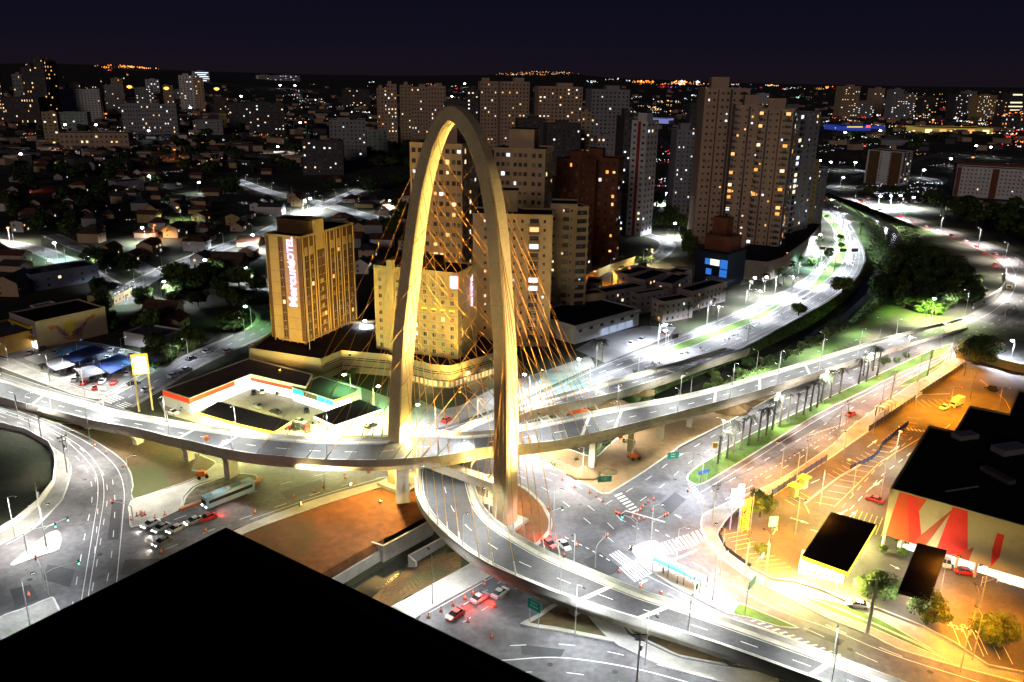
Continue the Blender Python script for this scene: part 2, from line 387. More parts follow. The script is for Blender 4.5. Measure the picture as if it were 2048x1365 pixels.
island('dirt_verge', [(1246, 1240), (1330, 1240), (1450, 1290), (1560, 1330), (1700, 1375), (1600, 1375), (1540, 1343), (1450, 1332), (1359, 1315), (1300, 1288), (1262, 1268)], DIRT, .18, .5)
island('grass_median', [(1287, 720), (1359, 687), (1500, 634), (1553, 609), (1620, 574), (1669, 508), (1675, 472), (1650, 438), (1636, 420), (1660, 430), (1685, 458), (1697, 496), (1686, 527), (1664, 553), (1620, 584), (1572, 615), (1500, 648), (1390, 692)], GRASS, .16, .35)
island('traffic_island', [(1537, 627), (1560, 612), (1600, 583), (1620, 579), (1622, 586), (1590, 604), (1545, 630)], ASPHD, .19, .5)
sheet('forecourt', [(318, 806), (378, 770), (500, 722), (640, 745), (790, 800), (800, 868), (660, 874), (520, 866), (400, 848), (330, 828)], mat('forecourt_concrete', (.32, .30, .28), .7, .2, .12, spots=((.2, .17, .16), .1, .6)), .05)
island('car_lot', [(-40, 690), (60, 668), (210, 690), (300, 712), (306, 735), (255, 765), (212, 787), (150, 772), (20, 718)], PAVE, .12, .3)
island('footway', [(-60, 705), (20, 720), (150, 774), (212, 789), (262, 764), (300, 738), (310, 742), (262, 775), (222, 796), (190, 798), (140, 787), (0, 735), (-60, 715)], PAVE, .16)
sheet('forecourt', [(1150, 700), (1200, 672), (1290, 652), (1352, 655), (1340, 672), (1210, 726)], mat('dealer_paving', (.3, .3, .32), .7, .15, .2), .05)
sheet('forecourt', [(780, 880), (840, 800), (880, 820), (920, 812), (1000, 770), (1080, 745), (1180, 712), (1190, 732), (1040, 800), (900, 850)], PAVE, .045)
sheet('concrete_apron', [(1480, 572), (1560, 545), (1600, 520), (1560, 510), (1490, 540)], PAVE, .05)
# -- the open cut of the canal in front of the bridge, at its real depth
def patch(name, rows, m, per=6):
    R = [catmull(P(r), per*(len(r)-1)) for r in rows]; b = MB(); n = len(R[0])
    for q in R: b.v += [tuple(p) for p in q]
    b.f = [(k*n+i, (k+1)*n+i, (k+1)*n+i+1, k*n+i+1) for k in range(len(R)-1) for i in range(n-1)]; b.m = [0]*len(b.f)
    return b.build(name, m, kind='structure')
patch('embankment', [[(380, 1112, .1), (470, 1064, .1), (640, 1006, .1), (775, 964, .1), (850, 985, .1), (885, 1010, 0)], [(430, 1150, -1), (560, 1090, -1), (680, 1040, -1.), (800, 1000, -1), (850, 1008, -1), (890, 1022, -1)],
    [(560, 1200, -2), (640, 1150, -2.), (705, 1112, -2), (763, 1081, -2), (851, 1035, -2), (900, 1010, -2)]], SOILR)
patch('embankment', [[(560, 1198, -1.95), (640, 1148, -1.95), (705, 1110, -1.95), (768, 1078, -1.95)], [(540, 1216, -3.5), (600, 1188, -3.5), (664, 1154, -3.5), (768, 1096, -3.5)]], SOILR)
patch('canal_bank', [[(560, 1240, -6), (690, 1166, -6), (766, 1118, -6), (870, 1060, -6), (930, 1025, -6)], [(590, 1260, -6.3), (720, 1178, -6.3), (800, 1130, -6.3), (900, 1072, -6.3), (950, 1040, -6.3)]], GRASSD)
patch('water', [[(560, 1230, -6.15), (690, 1160, -6.15), (800, 1105, -6.15), (930, 1020, -6.15)], [(640, 1330, -6.15), (780, 1240, -6.15), (860, 1180, -6.15), (960, 1100, -6.15)]], WATER)
patch('canal_bank', [[(620, 1290, -6.4), (735, 1200, -6.4), (808, 1142, -6.2), (822, 1124, -6.1), (940, 1052, -6.1)], [(700, 1300, -3), (790, 1190, -3.4), (830, 1150, -3.), (850, 1128, -2.6), (950, 1072, -2.5)], [(720, 1330, .02), (793, 1211, .02), (850, 1179, .02), (890, 1157, .02), (970, 1112, .02)]], mat('canal_soil', (.14, .075, .03), .95, .5, .12, spots=((.05, .065, .02), .08, .56), bump=.6))
def wall_px(name, label, a, z0, z1, th, m, group=None, cat='wall', cap=None):
    q = P(a); b = MB()
    for p, r in zip(q, q[1:]):
        d = r-p; b.box((p.x+r.x)/2, (p.y+r.y)/2, (z0+z1)/2, d.length+th*.8, th, z1-z0, math.atan2(d.y, d.x))
    o = b.build(name, m, label=label, cat=cat, group=group)
    if cap:
        b = MB()
        for p, r in zip(q, q[1:]):
            d = r-p; b.box((p.x+r.x)/2, (p.y+r.y)/2, z1+.05, d.length+th*1.2, th*1.5, .12, math.atan2(d.y, d.x))
        b.build('coping', cap, o)
    return o
wall_px('retaining_wall', 'tall grey concrete wall stepping out into the canal cut', [(733, 1088, -3), (766, 1100, -3), (856, 1052, -3), (925, 1015, -3)], -6.4, -1.9, .5, CONC)
wall_px('retaining_wall', 'low grey concrete wall at the foot of the brown slope', [(560, 1216, -4), (664, 1163, -4), (763, 1104, -4)], -6.4, -3.4, .5, CONC)
wall_px('retaining_wall', 'short stub of concrete wall on the road side of the canal', [(832, 1136, -4), (819, 1124, -4), (885, 1088, -4), (960, 1045, -4)], -6.4, -2.3, .5, CONC)
footway_s = island('footway', [(760, 1228), (793, 1209), (936, 1131), (972, 1112), (990, 1146), (843, 1229), (800, 1260)], CONC, .15, .3)
island('footway', [(400, 1092), (500, 1049), (628, 1001), (774, 960), (792, 965), (645, 1011), (520, 1055), (420, 1100)], CONC, .15, .3)
# river in the planted gully
b = MB(); pr = None
for p, a in arclen(RIV, 5.):
    n = Vector((-math.sin(a), math.cos(a), 0))*5.; cur = (p+n, p-n)
    if pr: b.quad(*[(q.x, q.y, -5.4) for q in (pr[1], cur[1], cur[0], pr[0])])
    pr = cur
b.build('water', WATER, kind='structure')
# -- darker repair patches and drain covers in the asphalt
PATCH = mat('asphalt_patch', (.05, .05, .056), .8, .2, .3)
for k, q in enumerate([[(1140, 975), (1195, 958), (1225, 985), (1180, 1002)], [(1165, 1122), (1200, 1105), (1245, 1140), (1200, 1160)], [(95, 1130), (150, 1140), (140, 1175), (85, 1160)], [(250, 1120), (330, 1118), (300, 1150), (240, 1150)], [(560, 985), (640, 960), (655, 975), (575, 1000)], [(225, 1000), (245, 1000), (238, 1080), (215, 1080)], [(1320, 1010), (1350, 985), (1372, 1000), (1340, 1030)],
    [(1040, 1290), (1130, 1300), (1120, 1318), (1045, 1310)], [(1560, 880), (1640, 838), (1650, 848), (1572, 892)], [(1520, 845), (1600, 800), (1612, 806), (1530, 852)], [(1620, 1255), (1690, 1282), (1680, 1292), (1610, 1265)], [(900, 1225), (960, 1190), (975, 1200), (915, 1236)], [(20, 1180), (60, 1170), (80, 1200), (30, 1215)], [(1980, 640), (2030, 610), (2040, 625), (1995, 655)], [(1180, 745), (1260, 718), (1268, 726), (1190, 752)]]):
    b = MB(); q = P(q); i_ = [(p.x, p.y) for p in q]; b.prism(i_, None, .049); b.build('asphalt_patch', PATCH, kind='structure')
b = MB()
for x, y in ((170, 960), (200, 1110), (330, 1075), (690, 950), (1160, 1010), (1290, 1010), (1350, 960), (1430, 1210), (1560, 850), (1600, 900), (1700, 800), (1100, 1330), (1230, 1345), (60, 1160), (950, 1215), (1700, 1300), (1860, 1345), (1500, 600), (1600, 610)):
    p = G(x, y); b.add([(p.x+.55*math.cos(k*.628), p.y+.55*math.sin(k*.628), .064) for k in range(10)], [tuple(range(10))])
b.build('drain_cover', DARK, kind='structure')
# -- road markings
mk = MB()
def dashes(px, L=3., gap=6., w=.17, z=.056, mb=None, solid=False, off=0.):
    mb = mb or mk; c = smooth(px) if not isinstance(px[0], Vector) else px
    step = .5; pts = arclen(c, step); i = 0; n = len(pts); l = int(L/step); gp = int(gap/step)
    if solid: l, gp = 4, 0
    while i+l < n:
        for k in range(i, i+l, 4 if l >= 4 else l):
            (p, a), (q, c2) = pts[k], pts[min(k+4, i+l)]
            n1 = Vector((-math.sin(a), math.cos(a), 0)); n2 = Vector((-math.sin(c2), math.cos(c2), 0))
            z0 = z if isinstance(z, float) else 0; 
            mb.quad(*[(v.x, v.y, (v.z if abs(v.z) > .01 else 0)+z0) for v in (p+n1*(off-w/2), q+n2*(off-w/2), q+n2*(off+w/2), p+n1*(off+w/2))])
        i += l+gp
def dl(*a, **k): dashes(list(a), **k)
# left road and the branch along the wall
for k_ in range(2):  # extra solid white lines imitate streaks of passing traffic light
    dl((0, 819+6*k_), (61, 840+6*k_), (121, 869+6*k_), (168-8*k_, 900+7*k_), (200-10*k_, 940+5*k_), (208-12*k_, 990), (198-12*k_, 1060), (172-12*k_, 1220), solid=True, w=.14)
dl((0, 822), (60, 843), (118, 872), (170, 905), (205, 945), (215, 990), (205, 1060), (178, 1220))
dl((0, 832), (55, 853), (105, 880), (150, 912), (178, 950), (184, 1000), (170, 1070), (140, 1240))
dl((0, 810), (70, 836), (135, 865), (190, 896), (232, 935), (248, 980), (245, 1040), (230, 1200), solid=True)
dl((0, 847), (50, 868), (100, 896), (133, 920), (142, 940), (136, 962), (122, 1000), (88, 1040), (49, 1070), (0, 1096), solid=True, w=.2)
dl((190, 955), (196, 1000), (190, 1100), (170, 1240)); dl((225, 960), (230, 1010), (222, 1120), (205, 1200))
dl((270, 1068), (400, 1022), (540, 975), (700, 938), (860, 915)); dl((330, 1100), (430, 1058), (560, 1012), (700, 968), (830, 945))
dl((500, 1040), (640, 992), (775, 953), solid=True)
# red-trail road by the canal, bottom road
dl((1040, 1140), (960, 1190), (860, 1252), L=2, gap=3); dl((1075, 1150), (990, 1205), (900, 1262), L=2, gap=3); dl((990, 1152), (846, 1233), solid=True)
dl((1000, 1322), (1120, 1316), (1260, 1336), (1400, 1372), solid=True, w=.25); dl((1020, 1292), (1130, 1290), (1250, 1312), (1380, 1350)); dl((1030, 1345), (1150, 1348), (1300, 1380))
# junction, the road under the bridge, and the two carriageways beside the palms
dl((1045, 925), (1120, 955), (1200, 1000), (1260, 1060)); dl((1035, 950), (1100, 985), (1165, 1035), (1240, 1095)); dl((1025, 940), (1110, 965), (1180, 1015), (1250, 1080))
dl((1265, 1150), (1340, 1190), (1440, 1238), (1560, 1290), (1760, 1372)); dl((1290, 1150), (1380, 1195), (1460, 1236), (1540, 1262), (1640, 1300), (1800, 1360), solid=True)
dl((1385, 1125), (1450, 1160), (1560, 1210), (1640, 1245), (1740, 1288), (1900, 1352), L=4, gap=6)
dl((1350, 1130), (1420, 1165), (1520, 1225), (1620, 1262), (1720, 1310), (1850, 1365), L=4, gap=6)
dl((1405, 1140), (1480, 1180), (1560, 1222), (1660, 1258), (1790, 1312), (2040, 1390), solid=True)
dl((1240, 1030), (1330, 968), (1380, 925), (1470, 872), (1600, 802), (1720, 748), (1850, 692)); dl((1210, 1010), (1300, 955), (1350, 918), (1450, 860), (1580, 795), (1720, 735), (1840, 685))
dl((1420, 985), (1520, 927), (1640, 855), (1760, 785), (1900, 715)); dl((1450, 1000), (1545, 950), (1650, 885), (1720, 838), (1790, 785), (1910, 708)); dl((1395, 990), (1500, 925), (1630, 843), (1720, 795), (1890, 714), (1960, 690), solid=True, w=.14)
dl((1500, 962), (1600, 905), (1700, 840), L=1, gap=1.5)
dl((1240, 1038), (1270, 1055), (1300, 1068), L=2, gap=2); dl((1310, 1060), (1340, 1075), (1370, 1095), L=1, gap=2, w=.3); dl((1130, 1075), (1180, 1100), (1230, 1128), L=1, gap=1, w=.25)
dl((1900, 690), (1960, 660), (2020, 625), (2060, 570), (2030, 525), (1960, 492), (1860, 458), (1760, 417), (1690, 392), (1640, 373))
dl((1925, 705), (2000, 665), (2080, 620)); dl((1870, 676), (1930, 650), (1990, 620), (2030, 575), (2020, 530), (1960, 500), (1870, 466), (1770, 424), solid=True)
# highway lanes
dl((880, 862), (1050, 806), (1220, 726), (1335, 685), (1500, 615), (1592, 571), (1647, 523), (1668, 489), (1663, 454), (1630, 420), solid=True)
dl((930, 852), (1090, 795), (1230, 733), (1345, 686), (1500, 621), (1600, 574), (1654, 522), (1672, 490), (1668, 455), L=4, gap=7)
dl((1110, 790), (1240, 740), (1300, 718), (1390, 690), (1500, 655), (1580, 619), (1640, 584), (1680, 552), (1697, 520), (1703, 492), (1688, 450), (1640, 411), solid=True)
dl((1290, 735), (1400, 705), (1500, 668), (1590, 627), (1655, 588), (1695, 553), (1710, 518), (1712, 490), (1692, 447), L=4, gap=7)
dl((1290, 742), (1400, 712), (1500, 677), (1600, 627), (1668, 584), (1708, 548), (1718, 515), (1712, 480), (1686, 440), L=1, gap=1)
dl((1400, 732), (1500, 686), (1612, 624), (1677, 584), (1718, 545), (1724, 502), (1690, 438), (1640, 405), solid=True)
dl((0, 745), (140, 790), (200, 806), (320, 842), solid=True, w=.12)
dashes(ST[1], L=3, gap=5); dashes(ST[0], L=3, gap=4, w=.2)
for k in (6, 7, 8, 9, 10): dashes(ST[k], solid=True, off=5., w=.35); dashes(ST[k], solid=True, off=-5., w=.35)
def bilin(a, b, c, u, v):                     # a->b along the row, a->c along each bar
    A, B, Cc = (Vector(q) for q in (a, b, c)); p = A+(B-A)*u+(Cc-A)*v; return (p.x, p.y)
def zebra(a, b, c, n, z=.058, fill=.5, mb=None):
    a, b, c = (G(*q) for q in (a, b, c))
    for i in range(n):
        u0, u1 = i/n, (i+fill)/n; d = b-a; e2 = c-a
        (mb or mk).quad(*[((a+d*u+e2*v).x, (a+d*u+e2*v).y, z) for u, v in ((u0, 0), (u1, 0), (u1, 1), (u0, 1))])
zebra((1228, 992), (1268, 1030), (1243, 986), 7); zebra((1320, 1087), (1380, 1068), (1336, 1110), 8); zebra((1382, 1066), (1408, 1056), (1395, 1088), 3)
zebra((1238, 1136), (1275, 1118), (1270, 1165), 7); zebra((1218, 1110), (1240, 1100), (1255, 1140), 4); zebra((204, 801), (234, 789), (222, 808), 5); zebra((232, 812), (252, 803), (248, 818), 4)
zebra((1375, 968), (1400, 1010), (1386, 964), 9, fill=.35); zebra((1795, 853), (1860, 863), (1800, 858), 8)
zebra((1500, 1242), (1680, 1318), (1514, 1240), 12, fill=.3); zebra((1620, 872), (1690, 850), (1628, 866), 10, fill=.25)
for a, c in (((1292, 1152), (1310, 1142)), ((1280, 1168), (1300, 1158)), ((1330, 1128), (1405, 1096)), ((1250, 1022), (1330, 1045)), ((1350, 1030), (1372, 1042))): dl(a, c, solid=True, w=.5)
mk.build('lane_marking', WHT, kind='structure')
# car-park bays and arrows
pk = MB(); yk = MB()
def bays(a, b, c, n, mb, w=.14):
    a, b, c = (G(*q) for q in (a, b, c)); d = (b-a); L = d.length; d.normalize(); e3 = c-a
    for i in range(n+1):
        p = a+(b-a)*(i/n); q = p+e3; o = d*w/2
        mb.quad(*[(v.x, v.y, .062) for v in (p-o, p+o, q+o, q-o)])
bays((1630, 1005), (1800, 850), (1668, 1012), 16, yk); bays((1830, 800), (1905, 800), (1850, 815), 6, yk); bays((1745, 900), (1815, 835), (1775, 905), 7, yk); bays((1715, 1020), (1775, 1040), (1700, 1052), 6, yk); bays((1860, 745), (1960, 760), (1905, 760), 8, yk)
bays((1655, 948), (1730, 905), (1676, 960), 8, yk); bays((1900, 1240), (1945, 1262), (1920, 1290), 2, pk); bays((1952, 1262), (2000, 1280), (1975, 1310), 2, pk); bays((1450, 1070), (1475, 1100), (1490, 1062), 4, yk); bays((1490, 1110), (1530, 1140), (1540, 1105), 4, yk)
bays((1570, 1000), (1600, 985), (1590, 1012), 3, yk)
dashes(P([(1668, 1035), (1750, 940), (1830, 870)]), L=3, gap=3, mb=yk, w=.15); dashes(P([(1700, 1020), (1765, 950), (1830, 900)]), L=3, gap=3, mb=pk, w=.15)
dashes(P([(1960, 760), (2010, 800), (2040, 860)]), solid=True, mb=yk); dashes(P([(1690, 870), (1780, 820), (1840, 790), (1900, 788)]), solid=True, mb=pk); dashes(P([(1668, 1015), (1760, 925), (1860, 865)]), solid=True, mb=yk)
def arrow(px, py, qx, qy, mb=pk):
    a, c = G(px, py), G(qx, qy); d = (c-a); L = d.length; d.normalize(); n = Vector((-d.y, d.x, 0)); z = .066
    mb.add([(v.x, v.y, z) for v in (a-n*.12, a+n*.12, a+d*L*.6+n*.12, a+d*L*.6-n*.12)], [(0, 1, 2, 3)])
    mb.add([(v.x, v.y, z) for v in (a+d*L*.6-n*.5, a+d*L*.6+n*.5, c)], [(0, 1, 2)])
for q in ((1695, 1020, 1675, 1032), (1698, 1036, 1712, 1024), (1740, 978, 1755, 966), (1765, 960, 1750, 972), (1580, 1036, 1618, 1048), (1780, 905, 1800, 892), (1900, 850, 1885, 862), (1545, 1070, 1555, 1055), (1735, 895, 1755, 880), (1830, 900, 1845, 888), (1620, 1060, 1650, 1068), (1780, 1130, 1800, 1140)): arrow(*q)
pk.build('bay_marking', WHT, kind='structure'); yk.build('bay_marking', YEL, kind='structure')
def ground_text(txt, a, b, size, m):
    cu = bpy.data.curves.new('bay_lettering', 'FONT'); cu.body = txt; cu.size = size; cu.align_x = 'CENTER'
    p, q = G(*a), G(*b); d = q-p; o = text_mesh(cu, 'bay_lettering', m, None, (p.x, p.y, .07), (0, 0, math.atan2(d.y, d.x))); tag(o, kind='structure'); return o
ground_text('VUC', (1911, 1252), (1900, 1247), 1.6, WHT); ground_text('VUC', (1940, 1256), (1929, 1251), 1.6, WHT)
# ================================================================ cable-stayed bridge
br = thing('cable_stayed_bridge', 'tall concrete arch bridge with orange stay cables and two crossing curved decks', 'bridge', G(905, 1010))
br_inv = -Vector(br.location)
def lint(tab, x):
    if x <= tab[0][0]: return tab[0][1]
    for (a, b), (c, d) in zip(tab, tab[1:]):
        if x <= c: return b+(d-b)*(x-a)/(c-a)
    return tab[-1][1]
ZA = [(0, 2.), (100, 3), (195, 5), (295, 6.3), (381, 7.9), (472, 10.6), (560, 11.6), (700, 12.4), (900, 13), (1050, 13), (1190, 12), (1324, 9), (1385, 7.3), (1433, 6), (1520, 4.5), (1650, 2.8), (1750, 1.4), (1860, .3), (1935, -.4)]
A_far = [(-90, 730), (0, 754), (77, 777), (164, 800), (233, 819), (326, 836), (397, 848), (531, 865), (648, 874), (735, 875), (775, 873), (820, 861), (880, 860), (922, 864), (987, 859), (1036, 851), (1120, 835), (1220, 815), (1385, 785), (1520, 749), (1655, 709), (1792, 669), (1925, 636)]
A_near = [(-90, 772), (0, 794), (46, 806), (115, 823), (192, 842), (272, 857), (346, 875), (470, 902), (580, 914), (660, 919), (750, 920), (808, 917), (869, 913), (905, 908), (965, 896), (1020, 891), (1110, 881), (1200, 863), (1380, 818), (1520, 780), (1671, 732), (1800, 692), (1935, 655)]
ZB = [.2, 1.5, 2.3, 4, 5.5, 6.3, 6.7, 6.9, 7, 7, 7, 7, 7, 6.9, 6.8, 6.6, 6.2, 5.8, 5.4, 4.9, 4.2, 3.6]
B_far = [(1450, 695), (1359, 722), (1310, 736), (1180, 770), (1044, 809), (955, 838), (890, 868), (845, 897), (829, 930), (830, 975), (838, 1003), (853, 1028), (880, 1057), (912, 1085), (958, 1117), (1005, 1141), (1097, 1179), (1200, 1214), (1300, 1244), (1436, 1288), (1610, 1350), (1750, 1402)]
B_near = [(1500, 696), (1405, 727), (1350, 747), (1222, 787), (1064, 821), (1020, 850), (985, 875), (957, 900), (943, 925), (945, 950), (951, 974), (962, 1003), (983, 1030), (1015, 1055), (1060, 1082), (1100, 1103), (1180, 1136), (1290, 1181), (1380, 1209), (1500, 1250), (1671, 1310), (1820, 1367)]
LAMPED = []
def deck(far, near, zs, per, name, wpar=.42, hp=1.05, wide=1.75):
    zf = zs if isinstance(zs, list) and not isinstance(zs[0], tuple) else [lint(ZA, .5*(p[0]+q[0])) for p, q in zip(far, near)]
    a = catmull([G(p[0], p[1], z+hp) for p, z in zip(far, zf)], per*(len(far)-1))
    b = catmull([G(p[0], p[1], z+hp) for p, z in zip(near, zf)], per*(len(near)-1))
    F, N = [], []
    for p, q in zip(a, b): F.append(Vector((p.x, p.y, p.z-hp))); N.append(Vector((q.x, q.y, q.z-hp)))
    T = [(q-p).normalized() for p, q in zip(F, N)]; n = len(F); dn = Vector((0, 0, 1))
    def sweep(fn): 
        m = MB(); m.loft([[v+br_inv for v in fn(i)] for i in range(n)]); return m
    g = sweep(lambda i: [F[i]+T[i]*.1-dn*.05, N[i]-T[i]*.1-dn*.05, N[i]-T[i]*.15-dn*.9, N[i]-T[i]*(.9)-dn*2.3, F[i]+T[i]*.9-dn*2.3, F[i]+T[i]*.15-dn*.9]).build(name, CONCB, br)
    rs = MB(); V = [[F[i]+T[i]*wide+br_inv, N[i]-T[i]*wide+br_inv] for i in range(n)]
    for i in range(n-1): rs.quad(V[i][0], V[i][1], V[i+1][1], V[i+1][0])
    rs.build('road_surface', ASPHD, br)
    sw = sweep(lambda i: [F[i]+T[i]*.4+dn*.12, F[i]+T[i]*wide+dn*.12, F[i]+T[i]*wide-dn*.02, F[i]+T[i]*.4-dn*.02]).build('edge_strip', CONCB, br)
    sw = sweep(lambda i: [N[i]-T[i]*.4+dn*.12, N[i]-T[i]*wide+dn*.12, N[i]-T[i]*wide-dn*.02, N[i]-T[i]*.4-dn*.02]).build('edge_strip', CONCB, br)
    sweep(lambda i: [F[i]-dn*.5, F[i]+dn*hp, F[i]+T[i]*wpar*.55+dn*hp, F[i]+T[i]*wpar+dn*.1, F[i]+T[i]*wpar-dn*.04]).build('parapet', CONC, br)
    sweep(lambda i: [N[i]-dn*.5, N[i]+dn*hp, N[i]-T[i]*wpar*.55+dn*hp, N[i]-T[i]*wpar+dn*.1, N[i]-T[i]*wpar-dn*.04]).build('parapet', CONC, br)
    M = [(p+q)/2 for p, q in zip(F, N)]; lm = MB()
    dashes([v+br_inv for v in M], L=3, gap=6, z=.03, mb=lm); 
    for s in (-1, 1):
        e4 = [ (M[i]+T[i]*s*((N[i]-F[i]).length/2-wide-.35))+br_inv for i in range(n)]
        for i in range(n-1): lm.quad(e4[i]-T[i]*.07+dn*.03, e4[i]+T[i]*.07+dn*.03, e4[i+1]+T[i+1]*.07+dn*.03, e4[i+1]-T[i+1]*.07+dn*.03)
    lm.build('lane_marking', WHT, br)
    return F, N, T
AF, AN, AT = deck(A_far, A_near, ZA, 6, 'girder')
BF, BN, BT = deck(B_far, B_near, ZB, 6, 'girder')
def joint(F, N, T, px, w=1.0):                # pale transverse joint bands where the photo has them
    k = min(range(len(F)), key=lambda i: abs(PX(F[i])[0]-px[0])+abs(PX(F[i])[1]-px[1])); t = T[k]; d = Vector((-t.y, t.x, 0))
    m = MB(); a, b = F[k]+t*.45+br_inv, N[k]-t*.45+br_inv; z = Vector((0, 0, .045 if w > 0 else 0))
    m.quad(a-d*w/2+z, b-d*w/2+z, b+d*w/2+z, a+d*w/2+z); m.build('expansion_joint', KERB, br)
for q in ((88, 790), (233, 819), (397, 852), (492, 870), (1180, 818), (1244, 806), (1425, 772), (1525, 745), (1605, 722)): joint(AF, AN, AT, q, .8)
for q in ((1359, 722), (1315, 733), (1167, 774), (1044, 810), (1150, 1202), (1262, 1228), (1612, 1350)): joint(BF, BN, BT, q, 1.0)
# piers: hammer-headed columns under both decks
def pier(F, N, T, px, w=2.6, d=1.6, head=.62, zb=0.):
    k = min(range(len(F)), key=lambda i: abs(PX(F[i])[0]-px[0])+abs(PX(F[i])[1]-px[1]))
    c = (F[k]+N[k])/2+br_inv; t = T[k]; s = Vector((-t.y, t.x, 0)); top = c.z-2.25; W = (F[k]-N[k]).length*head/2; rings = []
    for z, hw in ((zb, w/2), (max(zb+.3, top-2.6), w/2), (top-1.9, w/2+.25), (top-1.2, w/2+(W-w/2)*.45), (top-.9, W*.85), (top-.7, W), (top, W)):
        o = Vector((c.x, c.y, z)); rings.append([o-t*hw-s*d/2, o+t*hw-s*d/2, o+t*hw+s*d/2, o-t*hw+s*d/2])
    m = MB(); m.loft(rings); p = m.build('pier', CONCB, br); m = MB()
    m.box(c.x, c.y, top+.12, 1.2, 1.2, .25); m.build('bearing', DARK, p)
for q in ((205, 842), (300, 862), (392, 885), (478, 902), (1205, 862), (1262, 848), (1331, 829), (1392, 815), (1443, 801), (1500, 785)): pier(AF, AN, AT, (q[0], q[1]-40), 2.4 if q[0] not in (478, 1205) else 3.6)
for q in ((1110, 1185), (1245, 1225), (1428, 1285), (1600, 1345), (1190, 775), (1100, 797)): pier(BF, BN, BT, q)
# the arch
F1, F2 = G(800, 968), G(1009, 1047)
ud = (F2-F1); ud.normalize(); nd = Vector((-ud.y, ud.x, 0))
if nd.y < 0: nd = -nd
def onplane(x, y):
    d = FW + RT*((x-1024)/FPX) + UP*((H0/2-y)/FPX); o = Vector((0, 0, CAMZ)); t = (F1-o).dot(nd)/d.dot(nd); return o+d*t
arch_px = [(798, 900), (800, 820), (804, 740), (811, 640), (820, 560), (827, 500), (836, 430), (846, 370), (858, 320), (871, 280), (886, 248), (908, 227), (934, 247), (954, 283), (969, 325), (981, 372), (991, 430), (998, 500), (1004, 600), (1010, 700), (1012, 800), (1012, 900)]
apts = [F1-Vector((0, 0, 1))]+[onplane(*p) for p in arch_px]+[F2-Vector((0, 0, 1))]
AC = catmull(apts, 6*(len(apts)-1)); rings = []; na = len(AC)
for i, p in enumerate(AC):
    d = (AC[min(i+1, na-1)]-AC[max(i-1, 0)]).normalized(); k = nd.cross(d).normalized()
    f = min(1, max(0, p.z/92.)); th = 4.3-1.2*f; dp = 4.8-1.4*f; c = .3
    rings.append([p+k*(sx_*(th/2-cx))+nd*(sy_*(dp/2-cy))+br_inv for sx_, sy_, cx, cy in ((-1, -1, c, 0), (1, -1, c, 0), (1, -1, 0, c), (1, 1, 0, c), (1, 1, c, 0), (-1, 1, c, 0), (-1, 1, 0, c), (-1, -1, 0, c))])
m = MB(); m.loft(rings); arch = m.build('arch', ARCHC, br)
m = MB()                                       # construction joints cast into the concrete every few metres
for i in range(4, na-4, 5):
    a, b = rings[i], rings[i+1]; q = [u.lerp(v, .5) for u, v in zip(a, b)]; c0 = sum(q, Vector())/8
    m.loft([[c0+(u-c0)*1.004-(b[0]-a[0]).normalized()*.04 for u in q], [c0+(u-c0)*1.004+(b[0]-a[0]).normalized()*.04 for u in q]])
m.build('cast_joint', mat('concrete_seam', (.33, .3, .24), .9, .1), arch)
def beam(z, name='crossbeam', w=2.6, h=2.2):
    L = min(AC[:na//3], key=lambda p: abs(p.z-z)); R_ = min(AC[-na//3:], key=lambda p: abs(p.z-z)); d = R_-L
    m = MB(); c = (L+R_)/2+br_inv; m.box(c.x, c.y, z-h/2, d.length-3, w, h, math.atan2(d.y, d.x)); m.build(name, CONCB, br)
beam(10.2); beam(4.2)
for f in (F1, F2):
    m = MB(); p = f+br_inv; a = math.atan2(ud.y, ud.x); m.box(p.x, p.y, .3, 8.5, 8.5, .9, a, ty=.96, tx=.96); m.build('footing', CONC, br)
m = MB(); k = min(range(len(AN)), key=lambda i: abs(PX(AN[i])[0]-800)); c = AN[k]+AT[k]*-5+br_inv; m.box(c.x, c.y, 5.2, 3.2, 3., 10.4, .2); m.build('pier', CONCB, br)
# stay cables
CAB = mat('orange_stay', (.62, .27, .025), .6, .1, 3.)
SLV = mat('cable_sleeve', (.55, .5, .42), .6, .1, 3.)
def near_idx(L, px): return min(range(len(L)), key=lambda i: (PX(L[i])[0]-px[0])**2+(PX(L[i])[1]-px[1])**2)
def armid(leg, z, side):
    S = AC[:na//2] if leg == 'l' else AC[na//2:]
    p = min(S, key=lambda q: abs(q.z-z)); return p
def cables(L, T, p0, p1, n, leg, z0, z1, inward, dk=.8):
    i0, i1 = near_idx(L, p0), near_idx(L, p1)
    for k in range(n):
        u = k/(n-1); i = round(i0+(i1-i0)*u); a = L[i]+T[i]*inward+Vector((0, 0, .5)); z = z0+(z1-z0)*u
        b = armid(leg, z, 0); side = 1 if (a-b).dot(nd) > 0 else -1
        b = b+nd*(side*1.2)+ud*((1.35 if (a-b).dot(ud) > 0 else -1.35)); d = (b-a).normalized()
        m = MB(); m.tube(a+br_inv, b+br_inv, .062, n=5, cap=False); cb = m.build('stay_cable', CAB, br)
        m = MB(); m.tube(a+br_inv-d*.4, a+d*3.2+br_inv, .16, n=6); m.build('anchor_sleeve', SLV, cb)
cables(AN, AT, (518, 905), (868, 915), 10, 'r', 83, 34, -.2)
cables(AF, AT, (579, 872), (800, 868), 8, 'l', 84, 40, .2)
cables(AF, AT, (1205, 818), (1045, 850), 9, 'l', 80, 36, .2)
cables(AN, AT, (1210, 860), (1045, 890), 9, 'r', 82, 34, -.2)
cables(BF, BT, (1035, 1153), (832, 985), 10, 'l', 87, 38, .2)
cables(BN, BT, (1130, 1115), (962, 1003), 10, 'r', 84, 36, -.2)
cables(BF, BT, (1175, 771), (960, 838), 9, 'l', 86, 42, .2)
